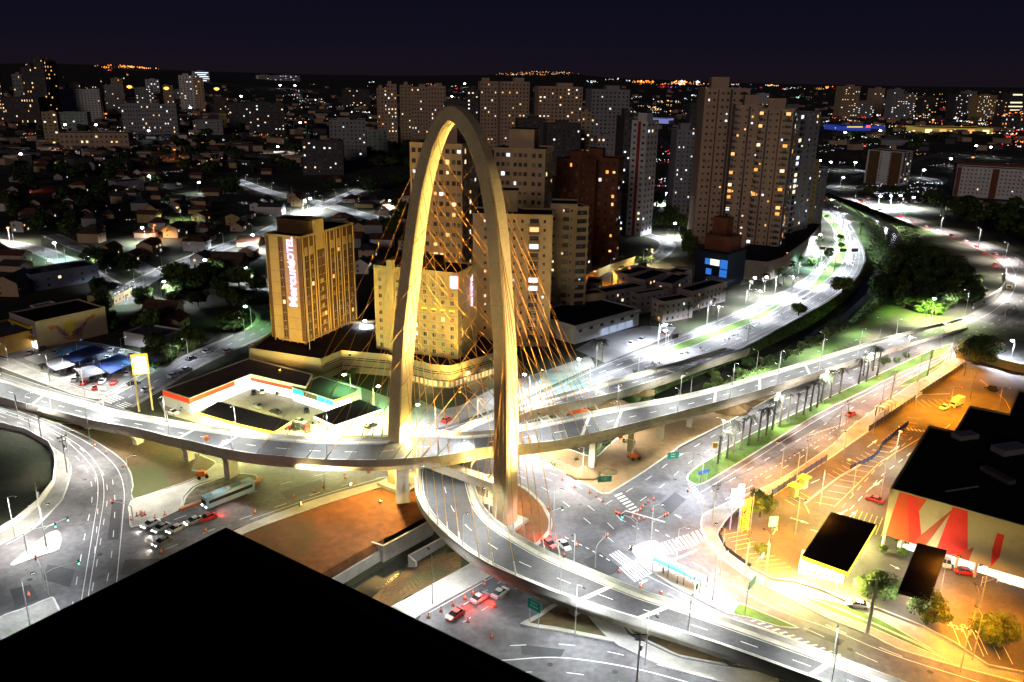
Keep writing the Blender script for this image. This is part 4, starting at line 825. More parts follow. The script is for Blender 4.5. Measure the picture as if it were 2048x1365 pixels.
# -- mid-distance city towers, faces turned to the bridge
FAR = [  # x0, x1, top, foot, wall, floors, cols, lit, palette, what sets it apart, depth
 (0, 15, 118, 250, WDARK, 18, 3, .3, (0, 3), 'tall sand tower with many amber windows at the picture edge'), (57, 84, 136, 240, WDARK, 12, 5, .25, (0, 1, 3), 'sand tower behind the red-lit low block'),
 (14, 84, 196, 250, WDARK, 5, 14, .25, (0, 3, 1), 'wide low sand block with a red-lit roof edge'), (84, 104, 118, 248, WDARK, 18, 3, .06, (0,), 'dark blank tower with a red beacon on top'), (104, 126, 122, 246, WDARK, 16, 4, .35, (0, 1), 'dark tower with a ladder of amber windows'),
 (88, 206, 180, 244, WWHITE, 13, 18, .07, (2, 3, 4), 'broad bright white apartment slab with blue balcony columns'), (206, 214, 160, 240, WGREY, 14, 2, .2, (2, 3), 'narrow grey tower beside the white slab'), (214, 250, 172, 224, WGREY, 11, 8, .14, (2, 0, 3), 'blue-grey block right of the white slab'),
 (274, 310, 177, 212, WGREY, 8, 7, .25, (2, 3, 0), 'small grey block between two orange lamps'), (297, 322, 160, 200, WWHITE, 7, 4, .3, (2, 2), 'pale striped block near the brightest orange lamp'), (352, 364, 180, 206, WGREY, 6, 3, .35, (3, 2), 'little dark block left of the bright slim tower'),
 (364, 396, 152, 224, WWHITE, 15, 5, .22, (2, 2, 3), 'bright slim white tower lit from its foot'), (394, 412, 156, 224, WROSE, 14, 3, .1, (0, 3), 'dim side wing joined to the bright slim tower'), (392, 422, 144, 188, WWHITE, 11, 1, .95, (2,), 'striped white office block with full-width lit floors'),
 (248, 358, 210, 270, WGREY, 7, 20, .16, (2, 3, 0), 'long violet-grey hospital-like block with rows of lit windows'), (92, 122, 226, 292, WSAND, 9, 3, .06, (3, 2), 'beige round-cornered tower lit at its base'), (122, 178, 226, 262, WGREEN, 5, 7, .08, (3,), 'low green-grey block with a stepped roof'),
 (122, 260, 268, 302, WROSE, 3, 14, .14, (3, 0), 'long low orange-lit hall among trees'), (388, 447, 242, 270, WGREY, 4, 10, .12, (2, 0), 'low violet block with two lit floors'), (440, 455, 229, 256, WOCH, 3, 3, .2, (0, 3), 'small ochre block behind the low violet block'),
 (460, 500, 208, 258, WDARK, 7, 6, .08, (3, 2), 'dark block left of the lit-window block'), (500, 571, 209, 270, WDARK, 9, 10, .2, (2, 3), 'dark block with a grid of white windows above the blue lamp'), (519, 560, 152, 178, WWHITE, 11, 8, .3, (2, 3, 0), 'distant white slab, left half of a pair'), (560, 601, 152, 178, WWHITE, 11, 8, .25, (2, 2), 'distant white slab, brighter half of a pair'),
 (601, 622, 169, 182, WGREY, 4, 5, .2, (2,), 'low grey block beside the distant white pair'), (607, 636, 282, 350, WDARK, 8, 3, .2, (2, 3), 'dark brown block with a column of lit windows'), (636, 688, 284, 350, WDARK, 8, 5, .1, (2, 0), 'dark brown block before the grey windowed block'), (662, 734, 242, 330, WGREY, 11, 9, .12, (2, 2, 3, 4), 'grey block with pale ribs and scattered cool windows'),
 (735, 776, 262, 305, WGREEN, 6, 4, .04, (2,), 'greenish blank-sided block lit from below'), (757, 777, 178, 290, WROSE, 15, 3, .28, (1, 0, 2), 'slim tower with orange windows on top, left of the arch'), (777, 796, 170, 290, WROSE, 16, 3, .34, (3, 2, 0), 'slim tower with stacked bright balconies'), (803, 824, 172, 292, WSAND, 18, 3, .08, (3,), 'dim beige tower left of the arch crown'),
 (824, 857, 176, 292, WROSE, 15, 6, .2, (0, 2, 3), 'beige tower half hidden by the arch flank'), (857, 892, 174, 292, WROSE, 14, 6, .1, (3, 2), 'wide beige tower behind the crown of the arch'), (934, 957, 182, 300, WDARK, 15, 3, .3, (2, 3), 'dark tower right of the arch crown with bright floors'), (960, 1000, 165, 300, WROSE, 17, 6, .16, (0, 3, 2), 'grey tower right of the arch crown'),
 (1000, 1056, 166, 320, WROSE, 20, 8, .2, (1, 0, 0, 3), 'grey tower with a bright amber stairwell'), (1074, 1160, 176, 320, WROSE, 19, 11, .16, (2, 3, 0), 'broad rose-grey tower with a dark penthouse'), (1177, 1251, 182, 340, WGREY, 20, 9, .15, (0, 2, 3), 'broad grey tower left of the dark gap'), (1035, 1090, 240, 340, WDARK, 12, 6, .12, (3, 2, 0), 'low dark block before the amber-stairwell tower'),
 (1092, 1158, 250, 352, WDARK, 12, 7, .1, (2, 3), 'brownish dark block before the broad rose-grey tower'), (1158, 1178, 226, 340, WSAND, 14, 2, .12, (3, 0), 'narrow striped tower between two broad towers'), (1190, 1232, 275, 370, WGREY, 10, 5, .15, (0, 3), 'low grey block behind the red-striped tower'), (1366, 1392, 210, 400, WDARK, 18, 4, .12, (0, 2), 'dark tower wedged behind the tall highway pair'),
 (1678, 1713, 174, 238, WSAND, 16, 7, .35, (3, 2, 0), 'sand tower dotted with windows above the blue store'), (1714, 1742, 204, 236, WGREY, 8, 6, .25, (2, 3), 'short grey block between the sand tower and the slim one'), (1742, 1763, 178, 232, WROSE, 13, 4, .2, (2, 3), 'slim rosy tower above the blue store'), (1763, 1780, 200, 232, WGREY, 9, 4, .25, (3, 2), 'short grey block right of the slim rosy tower'),
 (1779, 1800, 180, 240, WGREY, 14, 4, .3, (2, 3), 'grey tower with a red beacon above the yellow store'), (1800, 1826, 190, 238, WGREY, 12, 5, .25, (2, 0), 'blue-grey tower with scattered white windows'), (1826, 1848, 196, 230, WROSE, 9, 5, .25, (2, 3), 'small rosy tower right of the blue-grey one'), (1843, 1872, 196, 232, WDARK, 8, 5, .35, (1, 0, 2), 'dark block with two orange-glowing panels'),
 (1904, 1930, 190, 238, WDARK, 12, 5, .35, (2, 3), 'dark tower left of the cream tower with bright windows'), (1927, 1946, 184, 232, WGREY, 11, 4, .3, (2,), 'thin grey tower behind the yellow store'), (1950, 1986, 192, 240, WCREAM, 13, 8, .45, (3, 2, 0), 'cream tower densely dotted with lit windows'), (1986, 2010, 200, 232, WDARK, 8, 5, .3, (1, 3), 'dark low block right of the dotted cream tower'),
 (1519, 1536, 188, 212, WWHITE, 7, 4, .2, (2, 3), 'small white tower behind the tall highway towers'), (2012, 2045, 186, 226, WDARK, 5, 1, .9, (3,), 'dark office block with thin lit stripes at the far right'), (36, 58, 150, 235, WGREY, 10, 4, .25, (0, 3, 1), 'grey block between the sand tower and the edge'), (140, 170, 168, 236, WDARK, 8, 6, .15, (0, 3), 'dark block rising behind the white slab'),
 (228, 250, 158, 205, WSAND, 9, 4, .2, (0, 1), 'sand block behind the blue-grey block'), (330, 350, 172, 214, WROSE, 7, 4, .3, (0, 1, 3), 'rosy block glowing between orange lamps'), (430, 460, 196, 232, WDARK, 7, 6, .25, (0, 1), 'dark block under the third orange lamp'), (892, 934, 206, 300, WDARK, 12, 5, .15, (2, 3), 'dark tower framed inside the crown of the arch'),
 (690, 740, 180, 214, WDARK, 7, 7, .2, (0, 3), 'faint dark block far left of the rose towers'), (2000, 2048, 235, 262, WDARK, 3, 8, .4, (1, 0, 2), 'low dark hall with red and orange lights')]
for x0, x1, yt, yb, wm, fl, cf, lit, pal, lab in FAR:
    a, c = G(x0, yb), G(x1, yb); W = (c-a).length; D = min(W*.7, 28); dist = a.length
    loc, rz, W, H = corner((x0, yb), (x1, yb), D, yt); t = thing('apartment_building', lab, 'building', loc, rz+0., None); shell(t, W, D, H, wm, par=1.)
    fh = (H-2)/fl; zs = [1.5+fh*(k+.5) for k in range(fl)]; cw = W/cf
    facade(t, W, D, [('f', lin(-W/2, W/2, cf), zs, cw*(.42 if cf > 1 else .96), fh*.42, False)], lit, pal, cap=70)
    if H > 30:
        for s in (1,): roofblock(t, random.uniform(-.2, .2)*W, 0, W*.35, D*.4, H, H*.06, wm)
BEAC = em('beacon', (1, .03, .02), 25)
# -- white/brown slab blocks near the far car park
t, W, D, H = tower('white and brown slab with balcony stacks beyond the highway', (1727, 366), (1797, 373), 25, 306, WWHITE, 12, (-.1, .15), 5, .1, (2, 3), balc_s=((-.3, 5), (.1, 5)), stripes=((-.3, .3, WBROWN), (.32, .3, WBROWN)), name='apartment_slab')
t, W, D, H = tower('long white apartment row with brown bands at the right edge', (1905, 392), (2080, 404), 18, 344, WWHITE, 7, 20, 2, .06, (3, 2), stripes=((-.47, .05, WBRICK), (-.05, .08, WBRICK), (.42, .08, WBRICK)), name='apartment_row')
t, W, D, H = tower('second brown-topped white row behind the long apartment row', (1905, 380), (2070, 388), 12, 334, WBRICK, 6, 10, 2, .03, (3, 2), name='apartment_row')
# -- big stores far right
def hall(lab, L, N, D, H, wm, name='store', extra=None):
    loc, rz, W, _ = corner(L, N, D, 0, 0, H); t = thing(name, lab, 'building', loc, rz); shell(t, W, D, H, wm, roofm=ASPH); return t, W, D
t, W, D = hall('long blue-lit store with a bright car park in front', (1682, 262), (1770, 262), 60, 9, em('blue_store_glow', (.03, .06, .4), .45))  # wall itself glows in place of lamps lighting it
m = MB(); m.box(-W*.2, -D/2-.2, 8, W*.35, .4, 3); m.build('sign_band', em('yellow_store', (1, .75, .2), .6), t); m = MB(); m.box(W*.1, -D/2-.3, 9, W*.1, .5, 5); m.build('sign_face', em('red_store', (1, .08, .08), 1.5), t)
t, W, D = hall('long yellow-lit store with a flat roof at the far right', (1842, 266), (1985, 268), 70, 10, em('yellow_wall_glow', (.5, .36, .08), .38))  # light on the yellow wall is put in as emission
for k in range(5): m = MB(); m.box((-.4+.2*k)*W, -D/2-.2, 4, W*.09, .5, 7); m.build('entrance', em('entrance_glow', (1, .3, .08), 1.4) if k % 2 else em('entrance_glow2', (1, .85, .3), 1.6), t)
t, W, D = hall('low dark shed by the avenue beyond the towers', (1740, 290), (1820, 292), 30, 8, WGREY)
t, W, D = hall('low lit hall under the blue glow beside the far avenue', (1290, 246), (1335, 248), 40, 10, em('violet_hall_glow', (.35, .4, 1), .35))  # hall wall emits its own violet light, no lamp behind it
t, W, D = hall('white wing building behind the palms of the far road', (1890, 420), (1945, 432), 18, 8, WSAND)
# -- brown podium wall, blue building
loc, rz, W, H = corner((1476, 556), (1560, 560), 50, 520); t = thing('parking_podium', 'smooth grey-brown parking podium under the tall towers', 'podium', loc, rz)
q = [G(*p) for p in ((1472, 540), (1486, 558), (1530, 563), (1562, 552), (1612, 512), (1640, 478), (1600, 470), (1500, 515))]; qq = [((p.x-loc.x)*math.cos(-rz)-(p.y-loc.y)*math.sin(-rz), (p.x-loc.x)*math.sin(-rz)+(p.y-loc.y)*math.cos(-rz)) for p in q]
m = MB(); m.prism(qq, 0, 9.5, 0, 1); m.build('wall', [wallm('podium_brown', (.3, .25, .23)), BLACK], t)
m = MB(); i = offset(qq, .3); n = len(qq)
for k in range(n): a, b_, c, d = qq[k], qq[(k+1) % n], i[(k+1) % n], i[k]; m.quad((*a, 10.2), (*b_, 10.2), (*c, 10.2), (*d, 10.2)); m.quad((*a, 9.4), (*b_, 9.4), (*b_, 10.2), (*a, 10.2)); m.quad((*c, 9.4), (*d, 9.4), (*d, 10.2), (*c, 10.2))
m.build('parapet', wallm('podium_brown', (.3, .25, .23)), t)
loc, rz, W, H = corner((1387, 562), (1450, 574), 20, 512); D = 20
t = thing('glass_office', 'dark blue glass office with brick crown and lit blue panes', 'building', loc, rz); shell(t, W, D, H, wallm('blue_glass', (.012, .022, .055)))
m = MB(); m.box(-1, 3, H+4, W*.8, D*.6, 8); m.build('brick_crown', WBRICK, t); m = MB(); m.box(-3, 5, H+12, W*.45, D*.35, 9); m.build('brick_crown', WBRICK, t)
BLU = em('blue_pane', (.04, .22, .8), .6)
for u, z, w, h, mt in ((-.1, H*.72, 3, 3, BLU), (.12, H*.72, 5, 3, em('cream_pane', (1, .9, .6), 1.2)), (.4, H*.7, 4, 4.5, BLU), (.4, H*.38, 4, 4.5, BLU), (-.05, H*.4, 3, 3, BLU), (.1, 1.8, 7, 2.4, em('entry_pane', (.9, .8, 1), 2))):
    m = MB(); m.box(W*u, -D/2-.08, z, w, .2, h); m.build('window', mt, t)
m = MB(); m.box(W*.42, -D/2-4, 4.4, 12, 9, .5); m.build('entrance_canopy', WDARK, t)
# -- townhouse blocks
PINK = wallm('pinkish', (.4, .34, .36))
for k, (L, N, R_, lab) in enumerate([((1173, 581), (1197, 589), (1271, 566), 'three-storey apartment block nearest the parking building'), ((1262, 585), (1277, 590), (1330, 577), 'three-storey block hidden behind two palms'), ((1304, 598), (1328, 606), (1369, 590), 'short three-storey block behind the tallest palm'),
    ((1354, 578), (1385, 585), (1443, 563), 'long three-storey block nearest the highway'), ((1171, 567), (1199, 569), (1232, 560), 'apartment block behind the one by the parking building'), ((1256, 556), (1290, 562), (1345, 545), 'apartment block in the middle of the back row'), ((1312, 565), (1345, 570), (1400, 552), 'apartment block of the back row facing the office'),
    ((1228, 545), (1256, 551), (1300, 537), 'apartment block at the orange-lit back wall'), ((1330, 545), (1360, 550), (1378, 540), 'small apartment block with skylights at the back')]):
    loc, rz, W, D = roofcorner(L, N, R_, 9.); t = thing('apartment_block', lab, 'building', loc, rz, 'apartment blocks of the gated estate'); shell(t, W, D, 8.6, PINK, par=.9)
    facade(t, W, D, [('f', lin(-W/2+1, W/2-1, max(2, int(W/3))), (1.6, 4.4, 7.), 1.1, 1.2, False), ('r', lin(-D/2+1, D/2-1, max(2, int(D/3.2))), (1.6, 4.4, 7.), 1.1, 1.2, False)], .09, (2, 3, 0))
loc, rz, W, D = roofcorner((1101, 589), (1118, 597), (1157, 563), 10.); t = thing('parking_building', 'beige parking building with open slotted decks', 'building', loc, rz); shell(t, W, D, 9.6, WSAND)
for z in (2.2, 5.4): 
    for k in range(3): m = MB(); m.box(W/2+.05, -D/2+D*(k+.5)/3, z, .2, D/3-1.2, 1.4); m.build('deck_opening', em('deck_opening', (.7, .75, .8), .25), t)
loc, rz, W, D = roofcorner((1150, 654), (1279, 618), (1250, 600), 7.2, 26); t = thing('car_showroom', 'white two-storey showroom with a dark roof and glass front', 'building', loc, rz); shell(t, W, D, 6.8, WWHITE)
for k in range(4): m = MB(); m.box(-W*.05+k*W*.13, -D/2-.06, 1.7, W*.11, .14, 2.9); m.build('window', em('showroom_glass', (.45, .55, .75), .5), t)
for k in range(6): m = MB(); m.box(-W*.42+k*W*.16, -D/2-.06, 5., W*.05, .14, 1.3); m.build('window', GREYW, t)
m = MB(); [m.box(-W/2+W*(k+.5)/16, -D/2-.9, 6.9, W/16-.3, .08, 1.1) for k in range(16)]; m.box(0, -D/2-.9, 6.3, W, 1.6, .12); m.build('balustrade', WWHITE, t)
# -- supermarket on the right
RW = wallm('supermarket_beige', (.36, .28, .15)); OR1 = wallm('mural_orange', (.5, .05, .006)); RD1 = wallm('mural_red', (.6, .018, .006)); BR1 = wallm('mural_brown', (.3, .045, .012))
sm_o = G(1781, 977, 15); sm_o.z = 0
def loc2(pts, z): return [(p.x-sm_o.x, p.y-sm_o.y) for p in P(pts, z)]
smk = thing('supermarket', 'huge dark-roofed supermarket with red and beige zigzag wall', 'building', sm_o)
roof = loc2([(1781, 977), (1858, 850), (1911, 862), (1939, 811), (2018, 827), (2038, 779), (2200, 815), (2200, 1095), (1994, 1037)], 15)
m = MB(); m.prism(roof, 3.6, 14.5, 0, 1); m.build('wall', [RW, BLACK], smk)
i = offset(roof, .4); n = len(roof); m = MB()
for k in range(n): a, b_, c, d = roof[k], roof[(k+1) % n], i[(k+1) % n], i[k]; m.quad((*a, 15), (*b_, 15), (*c, 15), (*d, 15)); m.quad((*a, 14.4), (*b_, 14.4), (*b_, 15), (*a, 15)); m.quad((*c, 14.4), (*d, 14.4), (*d, 15), (*c, 15))
m.build('roof_parapet', RW, smk)
m = MB(); q0, q1 = Vector(roof[0]), Vector(roof[-1]); dd_ = (q1-q0).normalized(); nn_ = Vector((-dd_.y, dd_.x)); nn_ = nn_ if nn_.y > 0 else -nn_; ri_ = [tuple(v) for v in offset(roof, 1.)]
for k in range(1, 60):
    p_ = q0+dd_*(k*1.6); j0 = [j for j in range(1, 120) if inside((p_+nn_*j).x, (p_+nn_*j).y, ri_)]
    if j0: a_, b_ = p_+nn_*j0[0], p_+nn_*j0[-1]; m.box((a_.x+b_.x)/2, (a_.y+b_.y)/2, 14.54, (b_-a_).length, .09, .08, math.atan2(nn_.y, nn_.x))
m.build('roof_seam', mat('roof_seam', (.05, .045, .05), .7, .1), smk)
m = MB(); m.prism(offset(roof, 3.), 0, 3.65); m.build('undercroft_wall', em('undercroft_glow', (1, .93, .82), 1.), smk)  # wall block glows in place of the interior lamps
m = MB(); e0, e1 = Vector(roof[0]), Vector(roof[-1]); d = e1-e0
for k in range(6): p = e0+d*(k+.2)/5.6; m.box(p.x, p.y+.6, 1.8, .5, .5, 3.6)
m.build('column', CONC, smk)
du = d.normalized(); nn = Vector((du.y, -du.x)) ; LW = d.length
if nn.y > 0: nn = -nn
def wall_poly(pts, mt, name, off):            # shapes painted on the long facade: u along 0..1, v height 0..1
    m = MB(); vs_ = [(e0.x+d.x*u+nn.x*off, e0.y+d.y*u+nn.y*off, 3.6+11.2*v) for u, v in pts]; m.add(vs_, [tuple(range(len(vs_)))]); return m.build(name, mt, smk)
wall_poly([(.09, 1), (.36, 1), (.27, .52), (.31, .0), (.03, .0)], OR1, 'zigzag_panel', .03); wall_poly([(.17, 1), (.27, 1), (.40, 0), (.27, 0)], RD1, 'zigzag_panel', .04)
wall_poly([(.36, 1), (.40, 1), (.28, .55)], BR1, 'zigzag_panel', .05) if False else None
wall_poly([(.62, 1), (.42, 0), (.31, 0), (.33, .12)], BR1, 'zigzag_panel', .045); wall_poly([(.6, 1), (.74, 1), (.83, 0), (.53, 0)], RD1, 'zigzag_panel', .05); wall_poly([(.70, 0), (.86, .32), (.84, 0)], BR1, 'zigzag_panel', .06)
wall_poly([(.84, .3), (.98, .9), (.98, 1), (1., 1), (1., 0), (.84, 0)], RW, 'zigzag_panel', .02)
sm2 = thing('supermarket_wing', 'lower dark-roofed wing of the supermarket with one red wedge', 'building', G(1994, 1070, 11)*Vector((1, 1, 0)) if False else Vector((G(1994, 1070, 11).x, G(1994, 1070, 11).y, 0)))
o2 = sm2.location; w2 = [(p.x-o2.x, p.y-o2.y) for p in P([(1992, 1064), (2120, 1098), (2200, 1118), (2200, 1040), (1998, 1042)], 12)]
m = MB(); m.prism(w2, 3.4, 11.8, 0, 1); m.build('wall', [RW, BLACK], sm2)
a, c = Vector(w2[0]), Vector(w2[1]); dd = c-a; n2 = Vector((dd.y, -dd.x)).normalized(); n2 = -n2 if n2.y > 0 else n2
m = MB(); m.add([(a.x+dd.x*u+n2.x*.05, a.y+dd.y*u+n2.y*.05, 3.4+8.4*v) for u, v in ((0.02, 1), (.33, 1), (-.02+.06, .05), (.0, .5))], [(0, 1, 2, 3)]); m.build('red_wedge', RD1, sm2)
m = MB(); m.prism(offset(w2, 2.), 0, 3.4); m.build('undercroft_wall', em('undercroft_glow', (1, .93, .82), 1.), sm2)  # glowing wall stands in for lamps under the wing
# roof plant on the supermarket
for k, (x, y, w, d_, h) in enumerate([(1930, 872, 6, 3, 1.2), (1995, 950, 2, 8, 1.), (2020, 900, 8, 4, 1.5), (1925, 975, 9, .3, .3)]):
    p = G(x, y, 15); m = MB(); m.box(p.x-sm_o.x, p.y-sm_o.y, 14.5+h/2, w, d_, h, .3); m.build('roof_plant', METAL if k != 1 else WDARK, smk)
# canopies: slab, lit soffit, columns
def canopy(name, lab, px, z, mt, soff, power, lc, fascia=None, th=.9, cols=4, cat='canopy'):
    q = P(px, z); o_ = sum(q, Vector())/len(q); o_.z = 0; t = thing(name, lab, cat, o_); qq = [(p.x-o_.x, p.y-o_.y) for p in q]
    m = MB(); m.prism(qq, z-th, z, 0, 1); m.build('roof', [fascia or mt, mt], t)
    m = MB(); i = offset(qq, .25); tr = tessellate_polygon([[Vector((*p, 0)) for p in i]]); m.add([(*p, z-th-.01) for p in i], [tuple(x_) for x_ in tr]); m.build('soffit_light', soff, t)
    i = offset(qq, 2.)
    for k in range(min(cols, len(i))):
        m = MB(); m.tube((i[k][0]*.8, i[k][1]*.8, 0), (i[k][0]*.8, i[k][1]*.8, z-th), .22, n=8); m.build('column', METAL, t)
    for p in (Vector(qq[0]), Vector(qq[-1]), (Vector(qq[1])+Vector(qq[2]))/2) if power else ():
        light(t, (p.x*.96, p.y*.96, z-th-1.3), power*.5, lc, .6)
    return t, qq
SOFY = em('soffit_yellow', (1, .95, .4), 4.5); SOFW = em('soffit_white', (1, .97, .85), 4.5); FY = em('fascia_yellow', (1, .85, .04), 1.7); FW_ = em('fascia_white', (1, .98, .8), 2.2)
canopy('fuel_canopy', 'dark flat fuel canopy glowing yellow below, beside the yellow yard', [(1604, 1112), (1662, 1024), (1753, 1049), (1696, 1145)], 6.5, BLACK, SOFY, 36000, (1, .88, .3), FY)
canopy('fuel_canopy', 'narrow dark canopy with a red edge beside the supermarket', [(1797, 1180), (1835, 1086), (1894, 1101), (1860, 1196)], 6.5, BLACK, SOFW, 2600, (1, .97, .9), None)
m = MB(); a, c = G(1797, 1181, 6.4), G(1838, 1190, 6.4)
t, qq = canopy('fuel_canopy', 'long curved fuel canopy with yellow neon edge beside the upper deck', [(400, 826), (436, 803), (449, 806), (582, 843), (549, 864), (480, 849)], 6.2, mat('canopy_sheet', (.05, .045, .04), .7, .1), SOFY, 36000, (1, .98, .36), FY, .7)
t, qq = canopy('fuel_canopy', 'diamond-shaped fuel canopy with bright yellow edge by the arch leg', [(627, 832), (719, 799), (765, 818), (669, 851)], 6.2, mat('canopy_sheet', (.05, .045, .04), .7, .1), SOFY, 40000, (1, .98, .36), FW_, .7)
q_ = G(1640, 1160); kt = thing('fuel_kiosk', 'small glass-fronted shop glowing under the large fuel canopy', 'kiosk', (q_.x, q_.y, 0), math.radians(-24)); m = MB(); m.box(0, 3, 1.5, 9, 5, 3); m.build('wall', WWHITE, kt); m = MB(); m.box(0, .42, 1.5, 8.4, .14, 2.2); m.build('shop_window', em('kiosk_glass', (1, .98, .85), 3), kt); m = MB(); [m.box(-3.6+1.2*k_, .3, 1.2, .5, .1, .6) for k_ in range(7)]; m.build('poster', RED, kt)
# shops of the fuel station (L-shaped, red and white)
def shop(name, lab, px, z, mt, face, fascia, glow, extra=None):
    q = P(px, z); o_ = Vector((q[0].x, q[0].y, 0)); t = thing(name, lab, 'shop', o_); qq = [(p.x-o_.x, p.y-o_.y) for p in q]
    m = MB(); m.prism(qq, 0, z-.3, 0, 1); m.build('wall', [face, mt], t); i = offset(qq, .35); n = len(qq); m = MB()
    for k in range(n): a, b_, c, d = qq[k], qq[(k+1) % n], i[(k+1) % n], i[k]; m.quad((*a, z), (*b_, z), (*c, z), (*d, z)); m.quad((*a, z-.35), (*b_, z-.35), (*b_, z), (*a, z)); m.quad((*c, z-.35), (*d, z-.35), (*d, z), (*c, z))
    m.build('roof_parapet', mat('white_trim', (.6, .6, .58), .7, .1), t); return t, qq
def band(t, a, c, z0, z1, mt, off=.06, name='fascia'):
    a, c = Vector(a), Vector(c); d = c-a; n = Vector((d.y, -d.x)).normalized(); n = -n if n.y > 0 else n; m = MB(); p = (a+c)/2+n*off; m.box(p.x, p.y, (z0+z1)/2, d.length-.1, .12, z1-z0, math.atan2(d.y, d.x)); return m.build(name, mt, t)
SHG = em('shop_glass', (1, .96, .88), 2.2); ROOFS = mat('shop_roof', (.06, .05, .05), .8, .2)
t, qq = shop('corner_store', 'long low shop with a red fascia and bright white front', [(325, 780), (379, 797), (500, 749), (625, 765) if False else (500, 748), (612, 774), (625, 748), (498, 716)], 5.2, ROOFS, WWHITE, RED, SHG)
REDF = em('red_fascia', (.9, .07, .02), .55)
band(t, qq[0], qq[1], 3.4, 5.0, REDF); band(t, qq[1], (Vector(qq[1])+(Vector(qq[2])-Vector(qq[1]))*.72)[:], 3.6, 5.0, REDF, .08); band(t, qq[1], qq[2], .3, 3.3, SHG, .07, 'shop_window'); band(t, (Vector(qq[1])+(Vector(qq[2])-Vector(qq[1]))*.74)[:], qq[2], 3.4, 5., em('lit_sign_green', (.75, 1, .7), 2.), .1, 'sign_face')
band(t, qq[2], qq[4], .3, 3., SHG, .07, 'shop_window'); band(t, qq[2], qq[4], 3., 4.1, REDF, .09)
t, qq = shop('bakery_shop', 'low dark-roofed shop with turquoise lit panels and yellow edge', [(583, 771), (601, 784) if False else (585, 775), (668, 801), (702, 790), (722, 777), (640, 752)], 4.6, ROOFS, WGREY, RED, SHG)
TURQ = em('turquoise_panel', (.02, .8, .5), 1.3)
for u0, u1, mt in ((.02, .28, TURQ), (.3, .6, WDARK), (.62, .98, TURQ)): band(t, (Vector(qq[1])+(Vector(qq[2])-Vector(qq[1]))*u0)[:], (Vector(qq[1])+(Vector(qq[2])-Vector(qq[1]))*u1)[:], 2.8, 4.4, mt, .3, 'sign_face')
band(t, qq[1], qq[2], .2, 2.6, SHG, .07, 'shop_window'); band(t, qq[2], qq[3], 3.9, 4.6, FY, .08); band(t, qq[2], qq[3], .2, 3.8, SHG, .07, 'shop_window')
# building with the wall painting
loc, rz, W, D = roofcorner((18, 627), (70, 646), (200, 613), 10.5); t = thing('mural_building', 'grey commercial building with a painted side wall and yellow awnings', 'building', loc, rz); shell(t, W, D, 10.2, wallm('mural_beige', (.5, .41, .3)))
m = MB(); m.box(0, -D/2-.03, 5.2, W-.1, .12, 10.); m.build('grey_front', WGREY, t)
AW = mat('yellow_awning', (.7, .42, .02), .7, .1); 
for z, w in ((8.4, .8), (4.0, .95)): m = MB(); m.box(0, -D/2-.8, z, W*w, 1.5, .8, ty=.8); m.build('awning', AW, t)
m = MB(); m.box(0, -D/2-.12, 6.6, W*.7, .2, 2.2); m.build('window', GREYW, t); m = MB(); m.box(0, -D/2-.15, 1.9, W*.9, .2, 3.2); m.build('shop_window', SHG, t)
def onside(us_, mt, name, off=.05):          # painted shapes on the long side wall
    m = MB(); m.add([(W/2+off, -D/2+D*u, 10*v) for u, v in us_], [tuple(range(len(us_)))]); m.build(name, mt, t)
SUNP = mat('painted_sun', (.6, .46, .1), .9, .1); PV = mat('painted_violet', (.22, .16, .34), .9, .35, 1.5); PO = mat('painted_skin', (.5, .2, .08), .9, .25, 1.2)
circ = lambda cu, cv, r, k=1.: [(cu+r*math.cos(a_)*.42*k, cv+r*math.sin(a_)) for a_ in [i_*math.pi/8 for i_ in range(16)]]
onside(circ(.46, .66, .24), SUNP, 'mural_shape', .04); onside([(.33, .28), (.40, .1), (.52, .08), (.62, .16), (.64, .34), (.5, .22), (.42, .22)], PO, 'mural_shape', .06)
onside([(.28, .58), (.36, .3), (.5, .2), (.62, .34), (.70, .6), (.74, .72), (.66, .66), (.58, .5), (.48, .4), (.38, .5), (.31, .7)], PV, 'mural_shape', .05)
onside([(.30, .6), (.25, .68), (.19, .64), (.15, .78), (.18, .8), (.19, .86), (.21, .8), (.23, .87), (.24, .79), (.28, .78), (.33, .68)], PO, 'mural_shape', .07); onside([(.70, .64), (.75, .74), (.80, .74), (.86, .84), (.83, .84), (.85, .95), (.81, .86), (.80, .95), (.78, .86), (.74, .84), (.68, .72)], PO, 'mural_shape', .07)
for k, (u, v, r) in enumerate(((.36, .52, .07), (.45, .34, .08), (.55, .36, .07), (.63, .52, .07), (.41, .44, .05), (.59, .44, .06), (.5, .28, .06))): onside(circ(u, v, r), (PO, SUNP, PV)[k % 3], 'mural_shape', .08+.01*k)
hall('low yellow-lit snack building left of the painted wall', (-60, 690), (0, 712), 16, 6, wallm('snack', (.5, .3, .08)))[0]
hall('low pale house row behind the car lot', (250, 690), (320, 702), 12, 4.5, WWHITE)
